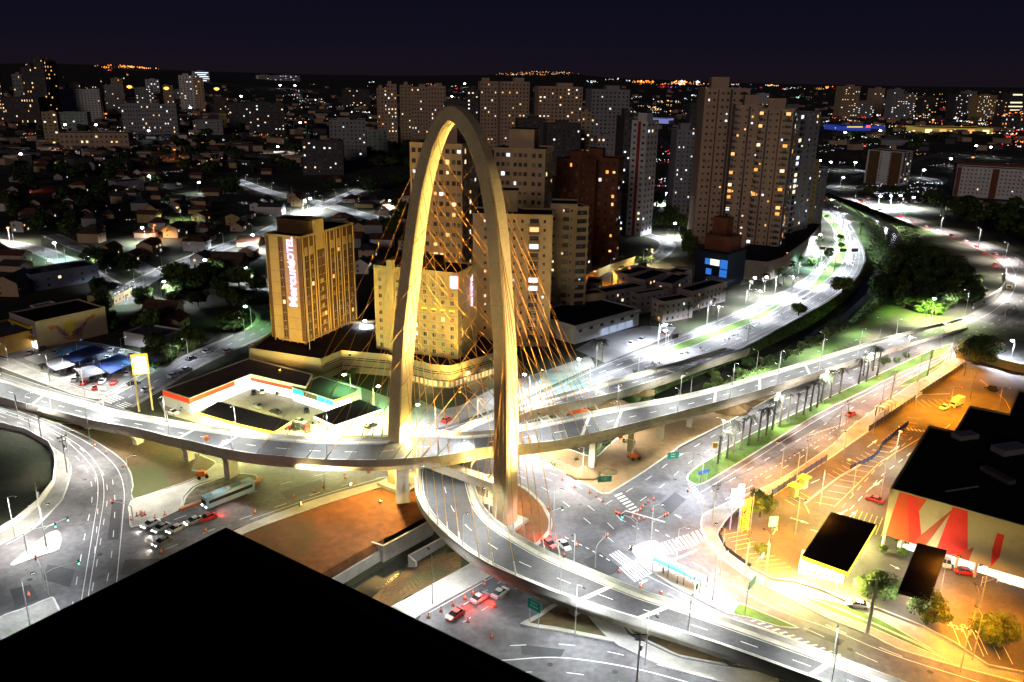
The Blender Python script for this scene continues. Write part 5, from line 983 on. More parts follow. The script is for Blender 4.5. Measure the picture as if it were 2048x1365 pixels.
# neighbourhood halls
for L, N, R_, H, wm, lab, lit in (((33, 541), (59, 551), (174, 523), 8, WBLUE, 'long blue-grey flat-roofed block beside the arched house', .05), ((216, 362), (232, 365), (262, 356), 9, WGREY, 'plain grey block with two lit windows in the dark trees', .2), ((-30, 300), (32, 301), (34, 296), 6, WWHITE, 'small white block under the blue-white lamp at the edge', .1), ((60, 612), (70, 615), (90, 600), 3, WWHITE, 'white garden wall building below the blue-grey block', 0),
    ((455, 318), (500, 322), (520, 316), 6, WDARK, 'low dark block with a lit orange corner', .3)):
    loc, rz, W, D = roofcorner(L, N, R_, H); t = thing('low_block', lab, 'building', loc, rz); shell(t, W, D, H-.4, wm)
    facade(t, W, D, [('f', lin(-W/2, W/2, max(2, int(W/4))), [2., 5.][:max(1, int(H/3.4))], 1.3, 1.2, False), ('r', lin(-D/2, D/2, max(2, int(D/5))), [2., 5.][:max(1, int(H/3.4))], 1.3, 1.2, False)], lit, (2, 3))
# -- houses with pitched roofs
GABLE = {}
TILES = [TILE, mat('clay_tile_red', (.15, .06, .04), .9, .3, .6), mat('roof_slate', (.06, .06, .07), .9, .3, .6)]
def house(p, rz, w, d, h, rh, wm, tile, lab, grp, hip=False, lit=.2):
    t = thing('house', lab, 'house', p, rz, grp); m = MB(); m.box(0, 0, h/2, w, d, h)
    if not hip: m.add([(-w/2, -d/2, h), (-w/2, d/2, h), (-w/2, 0, h+rh), (w/2, -d/2, h), (w/2, d/2, h), (w/2, 0, h+rh)], [(0, 2, 1), (3, 4, 5)])
    m.build('wall', wm, t); m = MB(); e_ = .6; k = rh*e_/(d/2); x0 = w/2+e_; x1 = x0 if not hip else w/2-d/2+.3
    x1 = max(x1, .3); a = [(-x0, -d/2-e_, h-k), (x0, -d/2-e_, h-k), (x1, 0, h+rh), (-x1, 0, h+rh), (x0, d/2+e_, h-k), (-x0, d/2+e_, h-k)]
    up = [(q_[0], q_[1], q_[2]+.22) for q_ in a]; m.add(a+up, [(6, 7, 8, 9), (9, 8, 10, 11), (1, 0, 3, 2), (2, 3, 5, 4), (0, 1, 7, 6), (4, 5, 11, 10)]+([(7, 10, 8), (11, 6, 9), (1, 2, 4), (5, 3, 0)] if hip else [(1, 2, 8, 7), (2, 4, 10, 8), (3, 0, 6, 9), (5, 3, 9, 11)]))
    m.build('roof', tile, t)
    for s in range(max(2, int(w/3.2))):
        for fz in ((1.5,) if h < 4.2 else (1.5, 4.3)):
            u = -w/2+w*(s+.5)/max(2, int(w/3.2)); L_ = random.random() < lit
            ob('window', wmesh(1.2, 1.1, LITM[random.choice((2, 3, 0, 3))] if L_ else GREYW, True), t, (u, -d/2, fz))
    for fz in ((1.5,) if h < 4.2 else (1.5, 4.3)):
        for s in (-1, 1):
            p_, r_ = face_pt(w, d, 'r' if s > 0 else 'l', -d*.2, fz); ob('window', wmesh(1.1, 1.1, LITM[random.choice((2, 3, 0))] if random.random() < lit*.6 else GREYW, True), t, p_, r_)
    m = MB(); m.box(w*.12, -d/2-.03, 1.05, .95, .14, 2.1); m.build('door', WOOD, t)
    return t
ax = (ST[1][20]-ST[1][8]); HA = math.atan2(ax.y, ax.x)
HW = [WWHITE, WSAND, WPEACH, WGREY, WCREAM, WROSE]; HN = ['white', 'sand-coloured', 'peach', 'grey', 'cream', 'rosy']
NAMED = [(34, 585, 16, 12, 6.5, 3., 2, 'big beige arched house behind the painted building', False), (222, 600, 17, 12, 4.5, 3, 4, 'yellowish house with a broad roof behind the trees', True), (330, 640, 13, 9, 6, 2.6, 0, 'white gabled two-storey house above the car lot', False), (222, 520, 11, 9, 6.5, 3, 4, 'pale green gabled house by the lit garden', False), (268, 520, 10, 8, 3.5, 2, 1, 'low house with a glowing open garage', False),
    (45, 462, 10, 8, 6.5, .8, 0, 'white house with a lit white garage at the left edge', False), (405, 533, 10, 9, 5.5, 2.4, 0, 'white house with a red roof beside the main street', False), (460, 540, 16, 14, 4, 5.5, 3, 'steep dark chapel-like house with a lit round window', False), (545, 428, 17, 10, 6, 2.2, 0, 'white and blue lit house before the bright crossing', False), (515, 425, 9, 8, 6.5, 1.5, 0, 'white cube house with bright balcony left of the blue one', False),
    (725, 545, 8, 8, 5.5, 2.4, 0, 'small white gabled house right of the purple-signed hotel', False), (738, 512, 14, 9, 5, 2.2, 5, 'rosy house with a row of pillars behind the hotels', True), (765, 492, 13, 10, 5, 2.5, 0, 'white gabled house close to the arch flank', False), (350, 655, 10, 8, 4, 2.2, 1, 'sand house hidden in the dark trees above the street', False), (300, 508, 12, 9, 6, 2, 2, 'peach house with arches near the orange lamp', False), (395, 500, 13, 9, 6, 2.2, 0, 'two-storey house with white columns and warm garage', True)]
for x, y, w, d, h, rh, c, lab, hip in NAMED: house(G(x, y), HA+random.choice((0, math.pi/2)) if w > 11 else HA, w, d, h, rh, HW[c], random.choice(TILES), lab, None, hip, .25)
random.seed(11); placed = [G(q_[0], q_[1]) for q_ in NAMED]; STL = [ST[k] for k in range(6)]; nh = 0; tries = 0
ADJ = ['low', 'narrow', 'wide', 'long', 'small', 'deep', 'boxy', 'tall']
while nh < 165 and tries < 9000:
    tries += 1; x = random.uniform(-20, 830); y = random.choice((random.uniform(330, 470), random.uniform(395, 560), random.uniform(272, 340)))
    if y > 520 and x > 250 and x < 560: continue
    if x > 690 and y < 400: continue
    p = G(x, y)
    if any((p-q_).length < 13.5 for q_ in placed) or min(dline(p.x, p.y, s_[::3]) for s_ in STL) < 11: continue
    if math.hypot(p.x-h1.location.x, p.y-h1.location.y) < 40 or math.hypot(p.x-h2.location.x, p.y-h2.location.y) < 36: continue
    placed.append(p); c = random.randrange(6); w, d = random.uniform(9, 15), random.uniform(7.5, 10.5); two = random.random() < .5; hip = random.random() < .5
    where = 'by the left edge' if x < 100 else 'left of the painted wall' if x < 220 else 'above the car lot' if x < 330 else 'along the main street' if x < 470 else 'near the bright crossing' if x < 620 else 'behind the hotels'
    rowd = 'in the near rows' if y > 480 else 'in the middle rows' if y > 400 else 'in the far rows'
    lab = '%s %s %s house %s, %s' % ('tall' if two else 'low', HN[c], 'hipped' if hip else 'gabled', rowd.replace('in the ', '').replace('rows', 'row'), where)
    house(p, HA+random.choice((0, math.pi/2))+random.uniform(-.08, .08), w, d, 6. if two else 3.3, random.uniform(1.8, 2.8), HW[c], random.choice(TILES), lab, 'houses of the dark neighbourhood', hip, .14 if y < 420 else .12); nh += 1
# -- the dark roof the photograph is taken above
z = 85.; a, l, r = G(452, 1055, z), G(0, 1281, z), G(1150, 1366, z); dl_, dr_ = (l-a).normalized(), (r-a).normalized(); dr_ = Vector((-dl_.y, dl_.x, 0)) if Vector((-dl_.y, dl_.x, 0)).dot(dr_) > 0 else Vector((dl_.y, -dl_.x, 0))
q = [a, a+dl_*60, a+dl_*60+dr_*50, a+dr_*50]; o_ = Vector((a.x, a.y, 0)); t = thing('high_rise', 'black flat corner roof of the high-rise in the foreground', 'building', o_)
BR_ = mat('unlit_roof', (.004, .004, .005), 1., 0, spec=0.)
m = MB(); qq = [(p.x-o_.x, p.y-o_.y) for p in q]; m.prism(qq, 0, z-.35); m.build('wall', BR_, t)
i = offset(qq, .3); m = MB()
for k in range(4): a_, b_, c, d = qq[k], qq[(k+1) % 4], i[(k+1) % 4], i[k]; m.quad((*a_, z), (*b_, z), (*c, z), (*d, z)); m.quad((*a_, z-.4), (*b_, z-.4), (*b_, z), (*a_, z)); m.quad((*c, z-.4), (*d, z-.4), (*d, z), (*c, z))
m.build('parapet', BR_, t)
# ================================================================ trees, palms, undergrowth
random.seed(21)
def crown_mesh(nl, seed, lobes=11, leaf=.15, flat=.8):
    R_ = random.Random(seed); m = MB(); L = []
    for k in range(lobes):
        a, b_, r = R_.uniform(0, 6.28), R_.uniform(-.5, 1.), R_.uniform(.35, .75); L.append((math.cos(a)*r*.75, math.sin(a)*r*.75, b_*.55*flat, R_.uniform(.28, .5)))
    L.append((0, 0, .1, .6))
    for k in range(nl):
        cx, cy, cz, r = R_.choice(L); th = R_.uniform(0, 6.28); ph = math.acos(R_.uniform(-.75, 1)); q = r*R_.uniform(.72, 1.08)
        n = Vector((math.sin(ph)*math.cos(th), math.sin(ph)*math.sin(th), math.cos(ph)*.85)); p = Vector((cx, cy, cz))+n*q
        n = (n+Vector((R_.uniform(-.8, .8), R_.uniform(-.8, .8), R_.uniform(-.3, .9)))).normalized(); X = n.orthogonal().normalized(); X = Matrix.Rotation(R_.uniform(0, 6.28), 3, n) @ X; Y = n.cross(X); s = leaf*R_.uniform(.6, 1.25)
        m.add([p-X*s-Y*s*.15, p+Y*s*.55, p+X*s-Y*s*.1, p-Y*s*.6], [(0, 1, 2, 3)], R_.choice((0, 0, 1)))
    return m
CR = []
for k in range(7):
    a, b_ = [(LEAFM[0], LEAFM[1]), (LEAFM[1], LEAFM[0]), (LEAFM[1], LEAFM[2]), (LEAFM[0], LEAFM[1])][k % 4]; CR.append(crown_mesh(1150, k, 9+k, .125, .9 if k % 2 else .7).mesh('crown', [a, b_]))
CRL = [crown_mesh(340, 40+k, 8, .2).mesh('crown', [LEAFM[0], LEAFM[1]]) for k in range(4)]
CRB = [crown_mesh(3800, 60+k, 16, .062, .8).mesh('crown', [LEAFM[1], LEAFM[2]]) for k in range(3)]
TR = []
for k in range(4):
    m = MB(); R_ = random.Random(k); m.tube((0, 0, -.3), (R_.uniform(-.04, .04), 0, .55), .045, .03, 7)
    for j in range(6): a = R_.uniform(0, 6.28); z = R_.uniform(.38, .56); m.tube((0, 0, z), (math.cos(a)*.26, math.sin(a)*.26, z+R_.uniform(.15, .3)), .02, .007, 5)
    TR.append(m.mesh('trunk', WOOD))
def tree(p, R_, H, lab, grp, lod=0, rz=None):
    t = thing('tree', lab, 'tree', p, rz if rz is not None else random.uniform(0, 6.28), grp)
    H = min(H, R_*1.55); tr = ob('trunk', random.choice(TR), t, (0, 0, 0), sc=H); c = ob('crown', random.choice((CR, CRL, CRB)[lod]), t, (0, 0, H-R_*.78), sc=(R_, R_*random.uniform(.85, 1.1), R_*random.uniform(.8, 1.)))
    return t
def gz(x, y):                                  # point on the modelled terrain under an image point
    p = G(x, y)
    for _ in range(6): p = G(x, y, hgt(p.x, p.y)*.9)
    return p
for x, y, R_, H, lab in [(1520, 1034, 4.6, 9, 'dense green tree at the corner of the yellow yard'), (1521, 1112, 2.1, 4.5, 'small round tree lit yellow from below in the yellow yard'), (1733, 1196, 3.4, 8, 'slender leafy tree between the two canopies'), (1768, 1202, 4, 8, 'fuller leafy tree next to the slender one between the canopies'),
    (1853, 1250, 4.6, 7.5, 'broad tree below the narrow canopy'), (1985, 1290, 4.8, 7.5, 'orange-lit broad tree by the marked truck bays'), (1803, 1092, 2.8, 6, 'loose tree before the orange part of the zigzag wall'), (1765, 1106, 1.4, 2.5, 'small shrub on the strip before the zigzag wall'), (1805, 1116, 1.5, 2.6, 'second shrub on the strip before the zigzag wall'),
    (1957, 728, 9, 12, 'huge dark spreading tree over the top of the car park'), (1597, 632, 4.2, 7, 'round tree on the verge at the inner edge of the highway'), (1684, 590, 6.5, 11, 'big dark tree bulging over the highway edge'), (1680, 480, 2.6, 4.5, 'small bright tree in the upper highway median'), (1682, 497, 2.6, 4, 'second small tree in the upper highway median'),
    (1768, 732, 2.6, 4, 'low dark bush tree at the far end of the palm row'), (1792, 728, 1.8, 3.4, 'small shrub past the palm row'), (1812, 718, 1.7, 3.2, 'last small shrub of the palm median'), (1652, 437, 2, 3.5, 'shrub at the far tip of the highway median'), (700, 764, 3, 5, 'small green tree behind the turquoise shop'), (556, 792, 1.2, 1.8, 'little planted bush in the forecourt'), (505, 770, 1.1, 1.8, 'potted green bush at the shop corner')]:
    tree(G(x, y), R_, H, lab, None, 2)
def fill(poly, n, R0, R1, H0, H1, lab, grp, lod=0, dmin=6., seed=0, onter=False, avoid=True):
    R_ = random.Random(seed); xs_ = [q[0] for q in poly]; ys_ = [q[1] for q in poly]; out = []; tr = 0; w = [(G(*q).x, G(*q).y) for q in poly]
    X = [q[0] for q in w]; Y = [q[1] for q in w]
    while len(out) < n and tr < n*60:
        tr += 1; x, y = R_.uniform(min(X), max(X)), R_.uniform(min(Y), max(Y))
        if not inside(x, y, w): continue
        p = Vector((x, y, hgt(x, y)))
        if any((p-q).length < dmin for q in out): continue
        if avoid and (min(dline(x, y, s_[::4]) for s_ in STL) < 7 or any((p.x-q.x)**2+(p.y-q.y)**2 < 64 for q in placed)): continue
        out.append(p); tree(p, R_.uniform(R0, R1), R_.uniform(H0, H1), lab, grp, lod)
fill([(690, 300), (800, 280), (862, 300), (850, 420), (760, 440), (640, 400)], 26, 8, 11, 12, 17, 'dark tree of the wooded hill left of the arch', 'trees of the wooded hill', dmin=12, seed=1)
fill([(740, 430), (840, 420), (835, 480), (760, 475)], 8, 6, 8, 9, 12, 'dark tree between the wooded hill and the hotels', 'trees behind the hotels', dmin=9, seed=2)
fill([(20, 430), (160, 425), (170, 500), (130, 495), (50, 470)], 9, 6, 9, 9, 13, 'dark street tree by the left edge of the neighbourhood', 'trees of the left streets', dmin=9, seed=3)
fill([(140, 530), (250, 515), (275, 590), (180, 600)], 8, 5, 7, 8, 11, 'dark tree behind the blue-grey block', 'trees by the blue-grey block', dmin=8, seed=4)
fill([(300, 570), (480, 540), (530, 600), (510, 660), (430, 705), (330, 740), (285, 690)], 22, 5, 8, 8, 12, 'dense dark tree between the car lot and the purple-signed hotel', 'trees above the car lot', dmin=8, seed=5, avoid=False)
fill([(190, 615), (300, 600), (310, 690), (210, 670)], 7, 4, 6, 7, 10, 'dark tree behind the painted wall', 'trees behind the painted wall', dmin=8, seed=6)
fill([(0, 262), (750, 250), (700, 330), (0, 350)], 26, 10, 16, 12, 18, 'dark distant tree among the far houses', 'distant trees on the left', 1, 22, 7)
fill([(180, 310), (600, 300), (560, 400), (200, 420)], 25, 8, 12, 10, 16, 'dark tree among the middle houses', 'trees of the middle houses', 1, 14, 8)
fill([(0, 350), (240, 340), (240, 420), (0, 430)], 14, 8, 12, 10, 15, 'dark tree in the unlit left quarter', 'trees of the unlit quarter', 1, 14, 9)
fill([(1170, 380), (1300, 370), (1335, 470), (1200, 455)], 17, 7, 10, 12, 18, 'tall dark tree behind the orange-lit courtyard', 'trees behind the courtyard', dmin=10, seed=10, avoid=False)
fill([(1338, 420), (1450, 405), (1470, 480), (1390, 520), (1340, 500)], 12, 6, 9, 11, 17, 'tall tree beside the pink-beige towers', 'trees beside the tall towers', dmin=9, seed=11, avoid=False)
fill([(1775, 480), (1830, 500), (1900, 532), (1962, 575), (1945, 610), (1900, 630), (1790, 635), (1765, 560)], 40, 5.5, 8, 8, 10, 'dense dark tree of the woods inside the road bend', 'trees inside the road bend', dmin=9.5, seed=12, avoid=False)
fill([(1880, 415), (2080, 435), (2080, 498), (1990, 464), (1890, 438)], 22, 7, 11, 12, 18, 'dark tree of the woods outside the road bend', 'trees outside the road bend', 1, 12, 13, avoid=False)
fill([(1640, 270), (2080, 276), (2080, 300), (1640, 292)], 12, 12, 18, 12, 18, 'dark tree before the lit stores', 'trees before the lit stores', 1, 30, 14, avoid=False)
fill([(1560, 500), (1650, 470), (1662, 520), (1600, 560), (1500, 590)], 8, 3, 4.5, 5, 8, 'small tree along the brown podium wall', 'trees along the podium', dmin=8, seed=15, avoid=False)
fill([(1290, 560), (1310, 500), (1240, 530), (1190, 545)], 6, 3, 4, 4, 6, 'small tree in the orange-lit courtyard', 'courtyard trees', dmin=7, seed=16, avoid=False)
fill([(1725, 385), (1900, 400), (1890, 430), (1740, 400)], 7, 5, 8, 8, 12, 'dark tree beside the bright far car park', 'trees by the far car park', dmin=10, seed=17, avoid=False)
fill([(1200, 850), (1420, 770), (1620, 690), (1690, 640), (1660, 640), (1400, 740), (1190, 830)], 20, 2.2, 3.6, 3, 5, 'young tree on the bank of the gully', 'trees on the gully bank', dmin=7, seed=18, avoid=False)
# palms
def frond_mesh(seed):
    R_ = random.Random(seed); m = MB(); nf = 13
    for k in range(nf):
        a = 6.283*k/nf+R_.uniform(-.15, .15); up = R_.uniform(.15, .95); L_ = R_.uniform(2.3, 3.); pts = []
        for i in range(8): s = i/7; pts.append(Vector((math.cos(a)*L_*s*.9, math.sin(a)*L_*s*.9, L_*(up*s*.75-1.05*s*s*.9))))
        side = Vector((-math.sin(a), math.cos(a), 0))
        for i in range(7):
            p, q = pts[i], pts[i+1]; w = .62*math.sin(math.pi*(i+.9)/8.2)
            for s in (-1, 1):
                for u0 in (0, .34, .67):
                    b0 = p.lerp(q, u0); b1 = p.lerp(q, u0+.26); tip = p.lerp(q, u0+.45)+side*s*w-Vector((0, 0, w*.55)); m.add([b0, b1, tip], [(0, 1, 2)], R_.choice((0, 1)))
    return m.mesh('fronds', [mat('palm_frond', (.006, .014, .004), .8, .3, 1.), LEAFM[0]])
FR = [frond_mesh(k) for k in range(4)]; PT = MB(); PT.tube((0, 0, 0), (0, 0, .12), .045, .035, 8); PT.tube((0, 0, .12), (.02, 0, .8), .034, .026, 8, cap=False); PT.tube((.02, 0, .8), (.02, 0, 1.), .026, .018, 8); PT = PT.mesh('trunk', mat('palm_trunk', (.14, .12, .09), .9, .2, 2.))
def palm(p, H, s, lab, grp):
    t = thing('palm_tree', lab, 'palm tree', p, random.uniform(0, 6.28), grp); ob('trunk', PT, t, sc=(H, H, H)); ob('fronds', random.choice(FR), t, (H*.02, 0, H), sc=s); return t
for k, (x, y, s) in enumerate([(1435, 928, .35), (1454, 917, .8), (1467, 904, .8), (1481, 900, .35), (1496, 891, .95), (1516, 882, .4), (1532, 871, .95), (1544, 860, .9), (1559, 854, .35), (1575, 844, .4), (1591, 839, .35), (1607, 830, .4), (1620, 822, .45), (1634, 815, .5), (1642, 803, 1.), (1660, 796, .75), (1679, 787, .75), (1717, 768, .9), (1733, 763, .6), (1726, 752, .5), (1746, 742, 1.), (1754, 751, .6)]):
    palm(G(x, y, .15), random.uniform(8., 9.8), s*1.15, 'full-crowned palm of the median row' if s > .6 else 'young tied-up palm with a small tuft in the median row', 'palms of the median')
for x, y, H, s, lab in [(1190, 722, 8, 1.1, 'bushy palm before the white showroom'), (1204, 724, 8.5, 1.1, 'taller bushy palm before the white showroom'), (1325, 645, 8, 1., 'palm at the corner of the short apartment block'), (1376, 640, 6.5, .9, 'palm by the estate gate beside the highway'), (1398, 622, 8, 1., 'palm before the long apartment block'), (1425, 628, 7, .9, 'palm near the estate lamp by the highway'),
    (1450, 606, 7, .9, 'palm next to the blue glass office'), (1528, 584, 9, 1.1, 'tall palm against the white lit podium wall'), (1497, 590, 7, .9, 'palm before the office entrance'), (1300, 660, 5.5, .8, 'low palm in the showroom corner'), (1565, 572, 6, .8, 'palm at the end of the podium wall'), (1585, 558, 6, .8, 'palm farther along the podium wall'), (710, 760, 4, .9, 'palm behind the turquoise shop'), (690, 762, 3.6, .8, 'lower palm behind the turquoise shop'), (1880, 425, 13, 2.2, 'dark palm by the far road, left of the white wing'), (1893, 430, 13, 2.2, 'dark palm by the far road, at the white wing'), (1720, 470, 8, 1., 'palm at the outer edge of the highway bend')]:
    palm(G(x, y), H, s, lab, None)
# undergrowth over the gully banks: nobody could count it
R_ = random.Random(5); m = MB()
def clump(p, r, n, mi):
    for _ in range(n):
        a = R_.uniform(0, 6.28); q = p+Vector((math.cos(a)*r*R_.random(), math.sin(a)*r*R_.random(), R_.uniform(0, r*.8))); n_ = Vector((R_.uniform(-1, 1), R_.uniform(-1, 1), R_.uniform(.1, 1))).normalized(); X = n_.orthogonal().normalized(); Y = n_.cross(X); s = R_.uniform(.18, .5)
        m.add([q-X*s, q+Y*s*.6, q+X*s, q-Y*s*.6], [(0, 1, 2, 3)], mi)
for p, a in arclen(RIV, 2.2):
    n_ = Vector((-math.sin(a), math.cos(a), 0))
    for side in (-1, 1):
        for _ in range(3):
            q = p+n_*side*R_.uniform(5.2, 15)+Vector((R_.uniform(-1.5, 1.5), R_.uniform(-1.5, 1.5), 0)); q.z = hgt(q.x, q.y)
            if q.y < 235 and side < 0 and R_.random() < .5: continue
            clump(q, R_.uniform(.6, 1.7), 16, R_.choice((0, 1, 1, 2)))
m.build('undergrowth', LEAFM, kind='stuff', label='dense bushes and tall grass covering both gully banks')
# ================================================================ street lamps
COOL = (.9, .97, 1.); WW = (1, .95, .84); DK = (.97, 1., .9); PEACH = (1, .46, .1); ORG = (1, .3, .02)
def D_(p): return math.hypot(p.x, p.y)
_lm = {}
def lamp_mesh(h, arm, col):
    k = (h, arm, col)
    if k not in _lm:
        m = MB(); m.tube((0, 0, 0), (0, 0, h), .13, .07, 6); m.tube((0, 0, 0), (0, 0, .5), .2, .18, 6); a = m.mesh('lamp_pole', METAL)
        m = MB(); m.tube((0, 0, h-.1), (arm*.6, 0, h+.35), .05, n=5); m.tube((arm*.6, 0, h+.35), (arm, 0, h+.4), .05, n=5); b = m.mesh('lamp_arm', METAL)
        m = MB(); m.box(arm+.35, 0, h+.42, .9, .34, .16, 0, tx=.7, ty=.7); c = m.mesh('lamp_head', DARK)
        m = MB(); m.box(arm+.35, 0, h+.325, .6, .24, .05); d = m.mesh('lamp_glass', em('lamp_glass_%s' % str(col), col, 12))
        _lm[k] = (a, b, c, d)
    return _lm[k]
def lamp(p, rz, h, power, col, label, group=None, arm=1.6, spot=150, r=.3, both=False, detail=True):
    t = thing('street_lamp', label, 'street lamp', p, rz, group)
    a, b, c, d = lamp_mesh(h, arm, col)
    ob('lamp_pole', a, t)
    for s in ((0, math.pi) if both else (0,)):
        ar = ob('lamp_arm', b, t, rz=s); hd = ob('lamp_head', c, t, rz=s); ob('lamp_glass', d, hd)
    if power: light(t, (0 if both else arm+.35, 0, h+.15), power, col, r, spot)
    return t
def lamp_px(x, y, z, ang, *a, **k): return lamp(G(x, y, z), ang, *a, **k)
def along(px, step, h, power, col, label, group, side=1, z=0., **k):
    c = px if isinstance(px[0], Vector) else smooth(px, z)
    out = []
    for i, (p, a) in enumerate(arclen(c, step)):
        out.append(lamp(p, a+side*math.pi/2, h, power, col, label, group, **k))
    return out
def sub(F, T, off, i0, i1): return [F[i]+T[i]*off+Vector((0, 0, .1)) for i in range(i0, i1)]
nA = len(AF); nB = len(BF)
along(sub(AF, AT, .6, 6, nA-6), 27, 7.5, 11000, DK, 'slim grey lamp on the far parapet of the upper deck', 'bridge deck lamps', side=-1, arm=.8)
along(sub(AN, AT, -.6, 6, nA-10), 27, 7.5, 11000, DK, 'slim grey lamp on the near parapet of the upper deck', 'bridge deck lamps', side=1, arm=.8)
along(sub(BF, BT, .6, 14, nB-4), 25, 7.5, 8500, DK, 'slim grey lamp on the outer parapet of the lower curved deck', 'bridge deck lamps', side=1, arm=.8)
along(sub(BN, BT, -.6, 14, nB-6), 25, 7.5, 8500, DK, 'slim grey lamp on the inner parapet of the lower curved deck', 'bridge deck lamps', side=-1, arm=.8)
along([(60, 855), (130, 905), (138, 950), (110, 1010), (30, 1075)], 30, 10, 17000, WW, 'grey pole lamp on the walkway by the dark grass plot', 'lamps round the left junction')
along([(180, 880), (250, 930), (262, 990)], 32, 10, 8000, WW, 'grey pole lamp on the kerb of the brown verge', 'lamps round the left junction')
for x, y, a, l in ((92, 1092, 0, 'pole lamp on the small pale triangle of the left junction'), (60, 1250, .8, 'pole lamp on the pale pavement at the corner of the dark roof'), (460, 960, 2, 'pole lamp beside the rubble bed behind the blue bus'), (650, 985, 1.5, 'pole lamp on the kerb above the brown slope')):
    lamp_px(x, y, .15, a, 10, 9000 if x < 80 or 85 < x < 100 else 22000, COOL, l)
along([(1075, 905), (1165, 958)], 24, 9, 27000, WW, 'pole lamp by the fence of the sandy verge', 'lamps of the main junction', side=-1)
for x, y, a, l, pw in ((1106, 1062, -.6, 'pole lamp on the kerb of the round dirt pit by the arch', 9000), (1300, 1100, 0, 'first tall pole lamp on the bright island with the crossings', 17000), (1350, 1150, 0, 'second tall pole lamp on the bright island by the shelter', 12000), (1425, 1200, 0, 'third tall pole lamp on the bright island past the shelter', 11000),
    (1400, 1000, 2, 'pole lamp at the tip of the palm median', 26000), (1440, 1150, 2.4, 'pole lamp on the walkway at the corner of the yellow yard', 9000), (1150, 1270, -1, 'pole lamp on the white kerb beside the small dirt triangle', 9000), (1290, 1330, -1, 'pole lamp beside the pale path under the lower deck', 8000), (865, 1208, 2, 'pole lamp on the pale pavement between canal and road', 11000)):
    lamp_px(x, y, .15, a, 11, pw, COOL, l)
along([(1440, 915), (1600, 830), (1760, 755), (1880, 700)], 30, 11, 38000, WW, 'twin pole lamp standing between the median palms', 'lamps of the palm median', both=True)
along([(1560, 962), (1680, 880), (1800, 790), (1900, 720)], 34, 10, 13000, PEACH, 'wooden-coloured pole lamp on the walkway by the blue fence', 'lamps by the blue fence', side=1)
along([(1530, 1172), (1660, 1235), (1790, 1295), (1920, 1345)], 30, 10, 11000, PEACH, 'concrete pole lamp on the walkway by the yellow yard', 'lamps by the yellow yard', side=-1)
along([(1230, 868), (1400, 795), (1560, 735), (1700, 700), (1850, 650)], 36, 9, 30000, WW, 'slim pole lamp on the sandy strip beyond the upper deck', 'lamps beyond the upper deck', side=1)
for k_, nm_, pw_ in ((1, 'main street', 9000), (2, 'left street', 8000), (3, 'bright crossing street', 12000), (5, 'courtyard access road', 5000)): along([q_ for q_ in ST[k_]][::4], 34, 8, pw_, COOL, 'wooden pole lamp on the %s of the neighbourhood' % nm_, 'lamps of the neighbourhood streets')
along([(1930, 630), (2010, 590), (2030, 550), (1985, 505), (1900, 470), (1800, 437), (1710, 402)], 48, 11, 46000, WW, 'tall pole lamp along the curving road beside the dark woods', 'lamps of the far curving road', side=1)
along([(1080, 800), (1200, 735), (1330, 690), (1450, 640), (1550, 590), (1640, 530), (1672, 490), (1660, 440)], 38, 10, 26000, COOL, 'pole lamp on the hotel side of the highway', 'highway lamps', side=-1)
along([(1330, 704), (1470, 650), (1580, 600), (1650, 560), (1690, 515), (1690, 470), (1660, 428)], 38, 11, 52000, COOL, 'twin pole lamp on the grass median of the highway', 'highway lamps', both=True)
along([(262, 780), (380, 722), (490, 678)], 30, 8, 7000, COOL, 'wooden pole lamp on the street behind the car lot', 'lamps of the side streets')
along([(20, 742), (100, 765), (170, 795)], 26, 10, 12000, WW, 'concrete pole lamp on the walkway before the car lot', 'lamps before the car lot', side=-1)
